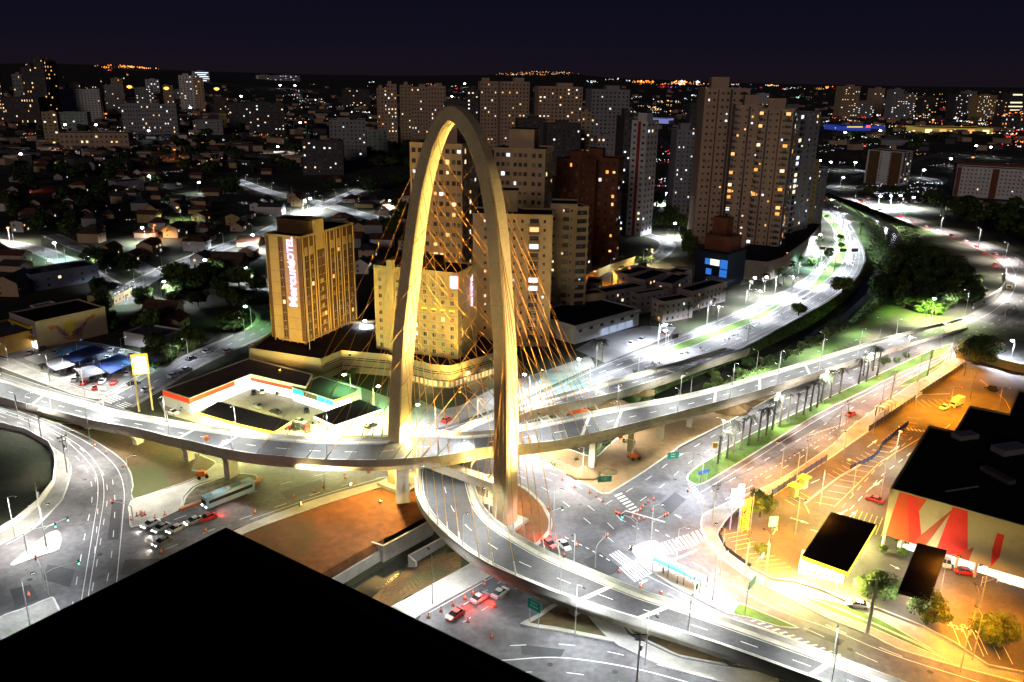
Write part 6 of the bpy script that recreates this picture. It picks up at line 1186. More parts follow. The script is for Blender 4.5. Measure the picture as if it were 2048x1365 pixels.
for x, y, c, pw in ((512, 470, COOL, 60000), (497, 535, (.7, .8, 1), 40000), (288, 455, COOL, 40000), (306, 450, ORG, 9000), (110, 485, (.6, 1, .8), 14000), (90, 522, (.8, .75, 1), 8000), (320, 565, COOL, 16000), (410, 522, COOL, 14000), (605, 402, COOL, 70000), (617, 398, COOL, 60000), (40, 308, COOL, 40000), (55, 360, (1, .1, .03), 6000), (727, 645, (.8, .95, 1), 26000), (557, 294, (.7, .85, 1), 60000), (600, 246, (.35, .45, 1), 30000), (612, 245, (1, .5, .2), 30000),
    (785, 402, COOL, 20000), (500, 612, (.4, 1, .3), 6000), (746, 776, (.05, 1, .4), 5000), (700, 748, (.3, 1, .3), 4000), (345, 300, ORG, 16000), (212, 228, ORG, 20000), (258, 174, ORG, 220000), (333, 177, ORG, 380000), (432, 178, ORG, 300000), (484, 200, (.3, 1, .5), 40000), (56, 135, WW, 60000), (130, 250, (.7, .75, 1), 90000), (190, 250, (.7, .75, 1), 110000), (382, 216, (.8, .85, 1), 160000), (300, 262, (.7, .75, 1), 120000), (560, 176, (.8, .85, 1), 300000), (590, 176, (.8, .85, 1), 300000), (110, 285, (1, .95, .8), 60000), (15, 455, WW, 30000), (360, 415, (.8, 1, .5), 12000), (395, 366, COOL, 12000), (300, 352, COOL, 16000),  # blue-white lamps below the pale slabs are added to brighten their walls
    (1331, 386, COOL, 90000), (1350, 448, COOL, 70000), (1305, 498, (1, .75, .4), 14000), (1160, 715, (.5, 1, .9), 10000), (1060, 748, (.9, .95, 1), 14000), (1338, 660, (.85, .85, 1), 5000), (1320, 652, (.8, .8, 1), 4000), (1502, 555, COOL, 16000), (1528, 553, COOL, 12000), (1582, 508, (1, .7, .35), 26000), (1222, 545, ORG, 12000), (1238, 540, ORG, 12000), (1255, 535, ORG, 12000), (1190, 545, (1, .6, .1), 16000), (1640, 505, (.3, 1, .7), 14000), (1635, 470, COOL, 40000), (1622, 475, COOL, 30000),
    (1871, 600, (.75, 1, .25), 60000), (2030, 680, COOL, 34000), (1760, 392, COOL, 160000), (1784, 392, COOL, 160000), (1806, 392, COOL, 160000), (1830, 396, COOL, 90000), (1954, 292, COOL, 160000), (1984, 295, COOL, 60000), (1865, 240, WW, 160000), (1690, 265, COOL, 60000), (1760, 262, COOL, 60000), (1830, 262, (1, .9, .6), 60000), (1900, 262, (1, .8, .3), 60000), (1998, 345, ORG, 30000), (1943, 315, ORG, 16000), (1728, 292, (1, .3, .1), 16000), (1683, 355, COOL, 20000), (1640, 322, COOL, 26000), (1710, 325, COOL, 26000), (1665, 325, COOL, 40000), (1900, 318, COOL, 26000), (1845, 340, COOL, 26000), (1950, 330, COOL, 26000),
    (905, 200, COOL, 60000), (930, 173, COOL, 60000), (833, 815, (.85, .8, 1), 10000), (1800, 858, (1, .85, .6), 10000), (1715, 922, (1, .85, .6), 9000), (1500, 640, COOL, 100)):
    h = 9 if y > 300 else 14          # the lamp head is at this image point: its pole stands below it
    p = G(x, y, h+.3); p.z = 0
    if y < 210: p = GH(x, y+2) or p
    if pw > 200000 and c == ORG:      # high masts on the plateau, about two kilometres out
        d_ = FW+RT*((x-1024)/FPX)+UP*((H0/2-y)/FPX); q = Vector((0, 0, CAMZ))+d_*(2100/d_.y); h = q.z-.3; p = Vector((q.x, q.y, 0)); nm_h = 1
    nm = 'orange' if c == ORG else 'green' if c[1] > .98 and c[0] < .8 else 'red' if c[1] < .35 else 'blue-white' if c[2] > c[0] else 'warm white'
    where = ('in the dark neighbourhood' if x < 760 and y < 600 else 'among the far towers' if y < 240 else 'beside the highway side streets' if 1000 < x < 1660 else 'near the far car park' if x > 1600 and y < 420 else 'by the supermarket car park' if y > 800 and x > 1600 else 'near the twin hotels')
    t = lamp(p, random.uniform(0, 6), h, 0, c, '%s lamp on a tall pole %s' % (nm, where), 'single bright lamps')
    m = MB(); q = (.28+D_(p)*.0011)*(2.2 if pw > 110000 and c == ORG else 1); m.loft([[(1.95+q*cc*r_, q*ss*r_, h+.3+q*zz) for cc, ss in ((1, 0), (.7, .7), (0, 1), (-.7, .7), (-1, 0), (-.7, -.7), (0, -1), (.7, -.7))] for zz, r_ in ((-.6, .35), (-.2, 1), (.2, 1), (.5, .4))])
    m.build('globe', em('globe_'+nm+('_mast' if pw > 200000 else ''), c if pw < 200000 or c != ORG else (1, .42, .05), 30 if c[2] > .5 else 1.5 if pw < 200000 else 2.4), t)
    light(t, (1.95, 0, h-.5), pw*1.5, c, .4, 165)
# ================================================================ vehicles
random.seed(33)
def car_proto():
    root = thing('car', 'car', 'car'); L, W = 4.3, 1.78
    m = MB(); prof = [(-2.15, .42, .62, .8), (-2.1, .3, .86, .86), (-1.75, .26, .95, .89), (-1.2, .24, .98, .89), (1.0, .24, .95, .89), (1.45, .25, .88, .88), (1.95, .28, .76, .84), (2.15, .38, .6, .7)]
    rings = []
    for x, z0, z1, w in prof: rings.append([(x, -w*.93, z0), (x, -w, z0+.18), (x, -w*.99, z1-.14), (x, -w*.86, z1), (x, w*.86, z1), (x, w*.99, z1-.14), (x, w, z0+.18), (x, w*.93, z0)])
    m.loft(rings); rf = [(-1.62, .93, .8, .93), (-1.15, .93, .74, 1.36), (-.9, .93, .7, 1.43), (.25, .93, .7, 1.42), (.6, .93, .74, 1.34), (1.15, .9, .8, .93)]
    body = m.build('body', mat('car_paint', (.5, .5, .5), .3, 0), root); m = MB()
    m.loft([[(x, -w-.03, z0-.05), (x, -w+.1*(z1 > 1), z1), (x, w-.1*(z1 > 1), z1), (x, w+.03, z0-.05)] for x, z0, w, z1 in rf]); gl = m.build('window_glass', mat('car_glass', (.02, .025, .03), .1, 0), root)
    m = MB(); m.box(-.32, 0, 1.44, 1.25, 1.28, .05, tx=.9, ty=.9); [m.box(x, s*.69, 1.17, .09, .07, .5) for x in (-.3,) for s in (-1, 1)]; top = m.build('roof_panel', _mats['car_paint'], root)
    hs = []
    wm_ = MB(); wm_.tube((0, -.11, 0), (0, .11, 0), .32, n=14); wme = wm_.mesh('wheel', mat('tyre', (.012, .012, .013), .9, 0)); rm = MB(); rm.tube((0, -.12, 0), (0, .12, 0), .19, n=10); rme = rm.mesh('rim', METAL); wh = []
    for x in (-1.35, 1.35):
        for s in (-1, 1): w_ = ob('wheel', wme, root, (x, s*.8, .32)); r_ = ob('rim', rme, w_); wh.append((w_, r_))
    hm = MB(); hm.box(0, 0, 0, .12, .36, .15); hme = hm.mesh('headlight', em('headlight_off', (.6, .6, .6), .15)); tm = MB(); tm.box(0, 0, 0, .1, .34, .16); tme = tm.mesh('tail_light', em('tail_light_off', (.5, .01, .01), .15))
    for s in (-1, 1): hs.append(ob('headlight', hme, root, (2.05, s*.56, .64)))
    for s in (-1, 1): hs.append(ob('tail_light', tme, root, (-2.12, s*.6, .72)))
    PROTO[root.name] = [body, gl, top]+[w_ for w_, r_ in wh]+hs
    for w_, r_ in wh: PROTO[w_.name] = [r_]
    return root
CAR0 = car_proto(); CARM = {}
PAINT = {'white': (.7, .7, .72), 'silver': (.42, .43, .45), 'black': (.012, .012, .015), 'grey': (.14, .14, .15), 'red': (.55, .02, .015), 'blue': (.03, .08, .35), 'dark red': (.25, .01, .02)}
HL = em('headlight_on', (1, .95, .82), 40); TL = em('tail_light_on', (1, .02, .01), 4); used0 = [False]
def car(p, rz, colr, lab, grp=None, lights=None, sc=None):
    if not used0[0]: t = CAR0; used0[0] = True
    else: t = copy_tree(CAR0)
    t.location = p; t.rotation_euler = (0, 0, rz); t['label'] = lab
    if grp: t['group'] = grp
    elif 'group' in t: del t['group']
    if sc: t.scale = sc
    pm = mat('car_paint_'+colr.replace(' ', '_'), PAINT[colr], .28, 0, spec=.6); return (t, pm, lights)
CARS = []
def carp(x, y, z, tx, ty, colr, lab, grp=None, lights=None, sc=None):    # nose points towards image point tx, ty
    a, b_ = G(x, y, z), G(tx, ty, z); d = b_-a; CARS.append(car(a, math.atan2(d.y, d.x), colr, lab, grp, lights, sc)); return CARS[-1][0]
road = [(302, 1052, 268, 1068, 'white', 'white hatchback first at the stop line of the left junction', 'h'), (323, 1060, 290, 1078, 'silver', 'silver sedan beside the white hatchback at the stop line', 'h'), (352, 1062, 315, 1080, 'white', 'white sedan second in the queue, lit orange-red', 'h'), (325, 1088, 290, 1106, 'grey', 'dark grey hatchback nearest the foreground roof', 'h'),
    (388, 1046, 352, 1060, 'silver', 'silver car third in the queue behind the orange-lit sedan', 'h'), (415, 1040, 380, 1053, 'red', 'red car last in the queue below the bus', 't'), (1098, 1092, 1130, 1115, 'red', 'red car braking at the stop line by the round dirt pit', 't'), (1128, 1095, 1156, 1122, 'white', 'white car with glowing tail lights right of the braking red car', 't'), (1000, 1190, 1030, 1168, 'white', 'white car leaving along the red-lit canal road', 't'), (893, 843, 925, 822, 'red', 'red car on the road behind the arch below the hotels', None),
    (1748, 1003, 1720, 994, 'dark red', 'dark red sedan alone in the car-park lane', None), (1982, 780, 1960, 775, 'black', 'black car in the upper bays of the car park', None), (1715, 1214, 1690, 1210, 'white', 'white and blue patrol car with a red roof light by the kerb', None), (1888, 818, 1868, 828, 'white', 'white van-like car lit orange behind the small truck', None), (1700, 832, 1672, 846, 'red', 'blurry red car passing the bus shelter', 't'),
    (1283, 682, 1260, 690, 'silver', 'silver car in the front row of the showroom yard', None), (1262, 690, 1240, 698, 'white', 'white car beside the silver one in the showroom yard', None), (1330, 668, 1315, 660, 'dark red', 'dark red car under the lamp at the showroom exit', None), (1562, 572, 1580, 562, 'black', 'black car on the outer lane by the podium wall', None), (1595, 554, 1615, 541, 'black', 'second black car farther on by the podium wall', None),
    (1930, 1148, 1945, 1150, 'dark red', 'red and white car parked under the zigzag wall', None), (320, 540, 345, 534, 'silver', 'silver car on the neighbourhood main street', None), (425, 502, 445, 494, 'white', 'white car parked by the arched house street', None), (466, 488, 485, 480, 'grey', 'grey car farther up the neighbourhood street', None), (268, 770, 295, 764, 'black', 'black car turning into the street behind the car lot', None),
    (295, 782, 325, 772, 'white', 'white car parked under the yellow sign poles', None), (347, 754, 372, 744, 'white', 'white car nearest the long shop on the side street', None), (373, 742, 398, 732, 'silver', 'silver car behind the first one on the side street', None), (415, 706, 440, 697, 'silver', 'silver car under the street trees of the side street', None), (383, 720, 408, 710, 'grey', 'grey car below the purple awning', None), (455, 705, 480, 696, 'white', 'white car with dark windows at the shop wall corner', None),
    (346, 828, 375, 836, 'white', 'white car at the kerb beside the red shop end', None), (372, 822, 400, 828, 'silver', 'silver car behind the white one at the red shop end', None), (508, 788, 505, 806, 'black', 'black car parked nose-out before the lit shops', None), (525, 786, 522, 804, 'white', 'white car next to the black one before the lit shops', None), (516, 816, 545, 824, 'grey', 'grey car behind the curved canopy', None), (552, 827, 578, 834, 'black', 'black car at the far end of the curved canopy', None),
    (613, 824, 616, 840, 'black', 'small black car in the middle of the forecourt', None), (600, 846, 625, 852, 'silver', 'silver car in the yellow glow between the canopies', None), (596, 858, 600, 874, 'black', 'black car at the kerb near the red one', None), (616, 862, 620, 878, 'red', 'orange-red car parked below the diamond canopy', None), (634, 852, 660, 846, 'grey', 'grey car entering under the diamond canopy', None), (742, 854, 770, 844, 'black', 'black car right of the diamond canopy by the arch leg', None),
    (570, 856, 590, 864, 'dark red', 'dark red car beside the glowing end of the curved canopy', None), (2060, 640, 2035, 665, 'white', 'white car on the wide bend at the right edge', 'h'),
    (960, 1200, 985, 1184, 'silver', 'silver car added for its tail lights among the cones of the canal road', 't'), (1720, 402, 1740, 410, 'red', 'red car added for its tail lights at the far start of the bend', 't'), (1735, 408, 1755, 416, 'red', 'second added red-lit car at the far start of the bend', 't'), (1990, 510, 1960, 495, 'silver', 'silver car added for its tail lights on the red-streaked bend', 't'),  # lit cars added in place of passing light streaks
    (1705, 530, 1690, 552, 'silver', 'silver car added for its headlights in the highway bend', 'h'), (1650, 540, 1660, 525, 'silver', 'silver car added for its tail lights by the median lamp', 't'), (1708, 480, 1712, 500, 'white', 'white car added for its headlights at the top of the highway bend', 'h')]  # these lit cars are added for their light too
for x, y, tx, ty, c, lab, li in road: carp(x, y, .06 if x < 1500 or y > 700 else .06, tx, ty, c, lab, None, li)
def on_deck(F, N, px, fr, back, c, lab, li):
    k = near_idx(F, px); k = max(1, min(len(F)-2, k)); p = F[k].lerp(N[k], fr); d = (F[k+1]-F[k-1])*(-1 if back else 1); CARS.append(car(p+Vector((0, 0, .03)), math.atan2(d.y, d.x), c, lab, None, li)); CARS[-1][0].rotation_euler.y = 0
def stream(px, step, li, lab, grp, back=False, off=0., seed=1, miss=.3):
    R2 = random.Random(seed)
    for p, a in arclen(smooth(px), step):
        if R2.random() < miss: continue
        a2 = a+(math.pi if back else 0); n = Vector((-math.sin(a), math.cos(a), 0)); q = p+n*(off+R2.uniform(-.3, .3))+Vector((math.cos(a), math.sin(a), 0))*R2.uniform(-1.5, 1.5); q.z = .06; c = R2.choice(('white', 'silver', 'grey', 'black', 'red', 'silver'))
        CARS.append(car(q, a2, c, '%s car %s' % (c, lab), grp, li))
stream([(2010, 545), (1960, 495), (1880, 462), (1790, 430), (1710, 400)], 20, 't', 'added for its tail lights in the far bend', 'added cars of the far bend', off=2, seed=8, miss=.3)  # row of cars added for red light on the bend
stream([(1010, 1165), (960, 1198), (900, 1240)], 7, 't', 'added for its tail lights in the canal road', 'added cars of the canal road', off=0, seed=9, miss=.2)  # row of cars added for red light on the canal road
# car lot rows
lot = [(85, 700), (110, 707), (135, 714), (158, 721), (180, 728), (200, 736), (60, 708), (98, 728), (118, 735), (140, 742), (160, 750), (150, 762), (168, 768), (186, 762), (180, 748), (215, 718), (235, 722), (250, 730), (240, 745), (222, 752), (205, 765), (228, 768), (200, 700), (222, 702), (244, 706), (262, 712), (275, 722), (176, 712), (150, 704), (255, 750), (192, 778)]
for k, (x, y) in enumerate(lot):
    c = random.choice(('white', 'silver', 'white', 'grey', 'black', 'red', 'blue')); row = 'front' if y > 745 else 'middle' if y > 720 else 'back'
    carp(x, y, .17, x+14, y-22, c, '%s car in the %s row of the crowded car lot' % (c, row), 'cars of the car lot')
R_ = random.Random(3)
for k in range(46):
    u, v = R_.random(), R_.random(); x, y = 1732+128*u, 384+18*v+6*u; c = R_.choice(('white', 'silver', 'white', 'grey', 'blue'))
    carp(x, y, .1, x+10, y-3, c, 'small %s car in the brightly lit far car park' % c, 'cars of the far car park')
carp(1893, 1130, .1, 1893, 1150, 'silver', 'silver pickup backed up to the undercroft of the supermarket')
bpy.context.view_layer.update()
spot_h = {}
for t, pm, li in CARS:
    for c in t.children:
        n = c.name.split('.')[0]
        if n in ('body', 'roof_panel'):
            key = (n, pm.name)
            if key not in CARM: me = c.data.copy(); me.materials.clear(); me.materials.append(pm); CARM[key] = me
            c.data = CARM[key]
        elif n == 'headlight' and li == 'h' or n == 'tail_light' and li == 't':
            key = (n, li)
            if key not in CARM: me = c.data.copy(); me.materials.clear(); me.materials.append(HL if li == 'h' else TL); CARM[key] = me
            c.data = CARM[key]
    if li == 'h': light(t, (2.4, 0, .75), 650, (1, .9, .75), .2, 110, (math.radians(78), 0, -math.pi/2))
    if li == 't': light(t, (-2.6, 0, .8), 900, (1, .05, .03), .25, 150, (math.radians(70), 0, math.pi/2))
# bus, trucks
def boxy(name, lab, cat, x, y, tx, ty, L, W, H, cm, glass=True, cab=None, hl=None):
    a, b_ = G(x, y, .05), G(tx, ty, .05); d = b_-a; t = thing(name, lab, cat, a, math.atan2(d.y, d.x)); m = MB()
    if cab: m.box(-.9, 0, H/2+.35, L-1.9, W, H-.5); m.build('cargo_box', cm, t); m = MB(); m.box(L/2-.95, 0, H*.36+.25, 1.8, W*.92, H*.62, tx=.8, ty=.95); c = m.build('cab', cab, t); m = MB(); m.box(L/2-.55, 0, H*.5+.2, 1., W*.8, H*.22, tx=.8); m.build('windscreen', _mats['car_glass'], c); m = MB(); m.box(0, 0, .5, L, W*.5, .25); m.build('chassis', DARK, t)
    else:
        m.loft([[(sx_, -W/2*k, .35), (sx_, -W/2*k, H*.8), (sx_, -W/2*k+.18, H), (sx_, W/2*k-.18, H), (sx_, W/2*k, H*.8), (sx_, W/2*k, .35)] for sx_, k in ((-L/2, .96), (-L/2+.3, 1), (L/2-.4, 1), (L/2, .94))]); m.build('body', cm, t)
        for s in (-1, 1): m = MB(); m.box(0, s*(W/2+.005), H*.62, L*.9, .04, H*.26); m.build('side_window', _mats['car_glass'], t)
        m = MB(); m.box(L/2+.0, 0, H*.58, .06, W*.85, H*.36); m.build('windscreen', _mats['car_glass'], t)
        for u in (-.3, .0, .3): m = MB(); m.box(L*u, 0, H+.1, 1.1, 1.2, .2, tx=.8, ty=.8); m.build('roof_hatch', WWHITE, t)
    for u in (-.3, .32):
        for s in (-1, 1): m = MB(); m.tube((L*u, s*W/2-.14*s-.12, .45), (L*u, s*W/2-.14*s+.12, .45), .45, n=14); m.build('wheel', _mats['tyre'], t)
    for s in (-1, 1): m = MB(); m.box(L/2+.03, s*W*.36, .75, .1, .35, .22); m.build('headlight', HL if hl else _mats['headlight_off'], t)
    return t
boxy('bus', 'long pale blue city bus beside the rust-coloured barrier', 'bus', 458, 999, 405, 1020, 13, 2.6, 3.2, mat('bus_blue', (.22, .42, .62), .35, .1), hl=True)
boxy('truck', 'small white box truck lit orange in the car park', 'truck', 1912, 812, 1890, 822, 6.4, 2.2, 2.8, WWHITE, cab=WWHITE); boxy('truck', 'white box truck parked on the bend at the right edge', 'truck', 2018, 578, 2012, 592, 7.5, 2.4, 3.1, WWHITE, cab=WOCH)
# ================================================================ street furniture
def cone(x, y, z, lab, grp='traffic cones', ci=0):
    t = thing('traffic_cone', lab, 'traffic cone', G(x, y, z), 0, grp); ob('cone', CONE_C, t); ob('stripe', CONE_S, t); ob('base', CONE_B, t)
m = MB(); m.tube((0, 0, .05), (0, 0, 1.15), .3, .06, 10); CONE_C = m.mesh('cone', mat('cone_orange', (.75, .12, .02), .6, 0, em=(1, .12, .02), es=.06)); m = MB(); m.tube((0, 0, .5), (0, 0, .72), .215, .165, 10); CONE_S = m.mesh('stripe', WWHITE); m = MB(); m.box(0, 0, .05, .75, .75, .1); CONE_B = m.mesh('base', DARK)
for k, (x, y, lab) in enumerate([(q_[0], q_[1], 'orange cone of the line on the road above the brown slope') for q_ in ((510, 1026), (588, 995), (629, 985), (647, 975), (691, 957), (737, 945))]+[(q_[0], q_[1], 'orange cone clustered at the corner behind the queue') for q_ in ((274, 1033), (282, 1030), (285, 1033), (290, 1031), (311, 1037), (330, 1031), (262, 1041))]+
    [(q_[0], q_[1], 'orange cone marking the works in the canal road') for q_ in ((857, 1236), (882, 1223), (906, 1211), (930, 1198), (969, 1172), (946, 1188), (936, 1244), (990, 1213), (983, 1276), (970, 1165))]+[(q_[0], q_[1], 'orange cone scattered on the junction by the first crossing') for q_ in ((1296, 1005), (1307, 1000), (1286, 1015), (1305, 1022), (1281, 1021), (1274, 1026), (1278, 1041), (1265, 1036), (1287, 1038), (1150, 975), (1179, 986), (1192, 994), (1206, 1004), (1125, 960))]+
    [(1095, 1018, 'orange cone on the rim of the round dirt pit'), (1100, 1073, 'orange cone at the lower rim of the round dirt pit'), (1153, 1092, 'orange cone beside the white waiting car'), (1128, 1112, 'yellowish cone before the white waiting car'), (190, 893, 'orange cone on the kerb of the brown verge, upper'), (213, 906, 'orange cone on the kerb of the brown verge, middle'), (247, 934, 'orange cone on the kerb of the brown verge, lower'), (323, 1106, 'orange cone next to the dark grey hatchback'), (412, 1063, 'orange cone by the roof edge behind the queue'), (58, 1192, 'yellowish barrel-like cone on the left junction'), (1238, 1145, 'orange cone at the end of the lower crossing'), (1281, 1175, 'orange cone at the tip of the shelter island'), (1322, 1187, 'orange cone on the lane below the shelter island'), (1640, 690, 'orange cone on the wide bend'), (2004, 690, 'orange cone near the utility pole on the bend')]): cone(x, y, .05, lab)
# white boundary wall on the left, blue fence and walls on the right, rail fences
def fence(name, lab, px, z, h, mt, th=.2, posts=None, rail=False, z0=0., cat='fence', grp=None):
    q = P(px, z) if not isinstance(px[0], Vector) else px; o_ = Vector((q[0].x, q[0].y, z0)); t = thing(name, lab, cat, o_, 0, grp); m = MB()
    if not rail:
        for p, r in zip(q, q[1:]): d = r-p; m.box((p.x+r.x)/2-o_.x, (p.y+r.y)/2-o_.y, h/2, d.length+th*.6, th, h, math.atan2(d.y, d.x))
        m.build('panel', mt, t)
    else:
        for p, r in zip(q, q[1:]):
            for zz in (h*.35, h*.95): m.tube((p.x-o_.x, p.y-o_.y, zz), (r.x-o_.x, r.y-o_.y, zz), .05, n=4)
            d = (r-p); n = int(d.length/.5)
            for j in range(n): s_ = p+d*(j/n); m.tube((s_.x-o_.x, s_.y-o_.y, h*.35), (s_.x-o_.x, s_.y-o_.y, h*.95), .025, n=3, cap=False)
        m.build('railing', mt, t)
    if posts:
        pme = MB().box(0, 0, h/2+.08, .3 if not rail else .12, .3 if not rail else .12, h+.16).mesh('post', mt)
        for p, a in arclen(q, posts)[:60]: ob('post', pme, t, (p.x-o_.x, p.y-o_.y, 0), a)
    return t
fence('boundary_wall', 'long low white wall round the dark grass plot', [(-20, 850), (51, 866), (98, 892), (110, 915), (112, 935), (107, 970), (77, 1010), (31, 1048), (-20, 1078)], .15, 1.6, WWHITE, .25, 6)
for k, (a, lab) in enumerate(((((1544, 992), (1600, 955), (1652, 922)), 'lower stretch of the dark blue fence of the car park'), (((1738, 862), (1780, 834), (1829, 801)), 'middle stretch of the dark blue fence of the car park'), (((1846, 788), (1885, 762), (1925, 735)), 'upper stretch of the dark blue fence of the car park'))): fence('fence', lab, list(a), .15, 1.8, mat('fence_blue', (.05, .06, .14), .6, .1), .12, 3)
fence('fence', 'curved slatted blue fence between the car-park lanes', [(1702, 938), (1720, 930), (1745, 918), (1757, 905), (1765, 890), (1795, 865), (1815, 850)], .05, 1.2, mat('fence_blue', (.05, .06, .14), .6, .1), .1, 2.)
fence('kerb_wall', 'low pale kerb wall between the entry lane and the bays', [(1618, 1028), (1608, 1010), (1640, 985), (1680, 955), (1720, 932)], .0, .5, CONC, .3, cat='kerb wall')
fence('kerb_wall', 'long low pale wall round the lower side of the yellow yard', [(1500, 1138), (1545, 1161), (1588, 1166), (1644, 1183), (1687, 1203), (1757, 1222), (1848, 1258), (1909, 1290), (1976, 1335), (2060, 1352)], .1, .7, CONC, .3, cat='kerb wall')
fence('fence', 'dark fence on the curved corner of the yellow yard', [(1544, 994), (1500, 1016), (1462, 1040), (1438, 1070), (1452, 1100), (1500, 1136)], .15, 1.1, DARK, .1, 3)
fence('barrier', 'rust-coloured barrier strip along the rubble bed by the bus', [(362, 1022), (400, 1008), (460, 990), (515, 968), (521, 958)], .1, .8, mat('rust_barrier', (.45, .17, .08), .8, .2), .9, cat='barrier')
fence('railing', 'white pedestrian railing beside the sandy verge', [(1032, 905), (1075, 918), (1120, 930), (1170, 952)], .15, 1.2, METAL, .1, 3, True, cat='railing')
fence('railing', 'dark mesh fence along the side street behind the long shop', [(318, 806), (350, 782), (400, 760), (450, 738), (485, 716)], .1, 1.8, DARK, .1, 3, True, cat='railing')
fence('railing', 'white ramp railing by the supermarket undercroft', [(1962, 1172), (1990, 1163), (2020, 1176), (2060, 1160)], .1, 2.2, WWHITE, .1, 4, True, cat='railing')
fence('boundary_wall', 'yellowish wall behind the huge tree at the top of the car park', [(1912, 716), (1960, 724), (2020, 740), (2090, 756)], .1, 3.2, WOCH, .25, 6)
fence('boundary_wall', 'white wall of the works yard inside the road bend', [(1946, 617), (1972, 604), (1998, 588), (2010, 568), (2012, 545)], .1, 2.4, WWHITE, .25, 6); fence('boundary_wall', 'pale wall along the orange-lit courtyard', [(1170, 566), (1215, 545), (1272, 526)], .1, 4., WOCH, .3, 6)
fence('boundary_wall', 'white garden wall of the white gabled house', [(290, 680), (340, 660), (376, 636)], .1, 2.2, WWHITE, .25, 5); fence('boundary_wall', 'pale wall before the long apartment row at the right edge', [(1885, 402), (1960, 410), (2080, 418)], .1, 4, WGREY, .4, 12); fence('boundary_wall', 'stained pale wall behind the long shop', [(500, 722), (560, 734), (640, 752)], .1, 6.6, wallm('stained', (.5, .47, .38)), .3)
# traffic signals, mast arms, signs
REDL = em('signal_red', (1, .04, .02), 14); GRNL = em('signal_green', (.1, 1, .4), 10)
def signal(x, y, ang, L, lab, lit='red', h=5.6, both=False, heads=1):
    t = thing('traffic_signal', lab, 'traffic signal', G(x, y, .1), ang, 'traffic signals'); m = MB(); m.tube((0, 0, 0), (0, 0, h-.6), .11, .09, 7); m.build('pole', METAL, t); m = MB(); m.tube((0, 0, h-.65), (L*.25, 0, h-.1), .07, n=6); m.tube((L*.25, 0, h-.1), (L, 0, h), .07, .05, n=6); m.build('mast_arm', METAL, t)
    for k in range(heads):
        m = MB(); m.box(L-.9*k, 0, h-.15, .34, .3, 1.05); hd = m.build('signal_head', DARK, t); m = MB(); m.box(L-.9*k, 0, h+(.2 if lit == 'red' else -.5), .26, .38, .26); m.build('lens', REDL if lit == 'red' else GRNL, hd)
for a in ((55, 1108, .5, 6, 'traffic signal with a curved arm at the tip of the pale triangle', 'green'), (95, 1100, .9, 5, 'traffic signal on the broad end of the pale triangle', 'green'), (90, 1180, 2.3, 4, 'traffic signal leaning over the left crossing', 'red'), (98, 1190, .6, 6, 'traffic signal by the pale corner pavement with a long arm', 'green'), (268, 1052, 2.9, 5, 'traffic signal at the corner of the cone cluster', 'red'), (1270, 1085, 2.4, 5.5, 'traffic signal with two red heads before the shelter island', 'red', 5.6, False, 2), (1272, 1080, 2.8, 3.4, 'traffic signal with a short arm beside the two-headed one', 'green'), (1302, 1085, .7, 5, 'traffic signal with two heads over the palm-road crossing', 'red', 5.6, False, 2), (1190, 1136, 1.0, 5, 'traffic signal over the road edge beside the lower deck', 'red'), (1404, 1030, 2.6, 4, 'traffic signal at the walkway corner by the yellow yard', 'red'), (1100, 1065, .5, 3, 'bare curved signal arm at the rim of the round pit', 'green')): signal(*a)
def signboard(x, y, z, ang, w, h, hh, mt, lab, txt=None, tm=None, posts=1, cat='sign', name='road_sign', arm=0., ts=None):
    t = thing(name, lab, cat, G(x, y, z), ang); m = MB()
    for s in ((0,) if posts == 1 else (-w*.35, w*.35)): m.tube((s, 0, 0), (s, 0, hh+h if not arm else hh+h*.6), .09, .08, 6)
    m.build('post', METAL, t)
    if arm: m = MB(); m.tube((0, 0, hh+h*.6), (arm, 0, hh+h*.6), .07, n=6); m.build('mast_arm', METAL, t)
    m = MB(); m.box(arm, -.12, hh+h/2, w, .1, h); pn = m.build('panel', mt, t)
    if txt:
        for i_, s_ in enumerate(txt.split('|')): text_mesh_c(s_, ts or h*.24, pn, (arm, -.19, hh+h*(.72-.34*i_)), tm or WHT)
    return t
def text_mesh_c(txt, size, par, p, m):
    cu = bpy.data.curves.new('sign_lettering', 'FONT'); cu.body = txt; cu.size = size; cu.align_x = 'CENTER'; cu.align_y = 'CENTER'; cu.extrude = .01
    return text_mesh(cu, 'sign_lettering', m, par, p, (math.pi/2, 0, 0))
GRS = mat('sign_green', (.01, .16, .1), .5, .1, em=(.01, .3, .2), es=.1); BLS = mat('sign_blue', (.03, .1, .4), .5, .1)
signboard(1207, 1000, .15, .2, 3.6, 1.6, 5, GRS, 'green direction sign at the tip of the sandy verge', 'Jd. Aquarius|Centro', cat='sign'); signboard(1383, 948, .15, .3, 3.4, 1.9, 5.2, GRS, 'green and blue direction sign hung over the upper palm road', 'Centro|Dutra', arm=-6.); signboard(1068, 1247, .15, -.7, 3.2, 2.2, 3, GRS, 'green direction sign on two legs in the small dirt triangle', 'Centro|Shopping', posts=2); signboard(1405, 968, .15, .5, 3.6, 1., 3, BLS, 'low blue sign at the tip of the palm median', None, posts=2)
signboard(1427, 922, .15, .1, 1.4, 1.5, 4, YEL, 'yellow warning sign at the first palms of the median'); signboard(37, 838, .15, 2.2, 3.4, 2., 6, WDARK, 'dark back of a direction sign at the left ramp of the upper deck'); signboard(1345, 702, .15, .6, 3.4, 1.8, 5, WDARK, 'dark back of a sign over the hotel-side highway', None, arm=.6); signboard(1490, 1228, .15, .9, 3.4, 1.8, 5.4, GRS, 'green direction sign over the road by the yellow yard', None, arm=1.8); signboard(1505, 1180, .15, .9, 1.6, 1.1, 6, BLS, 'blue street sign on the walkway of the yellow yard', None, arm=3)
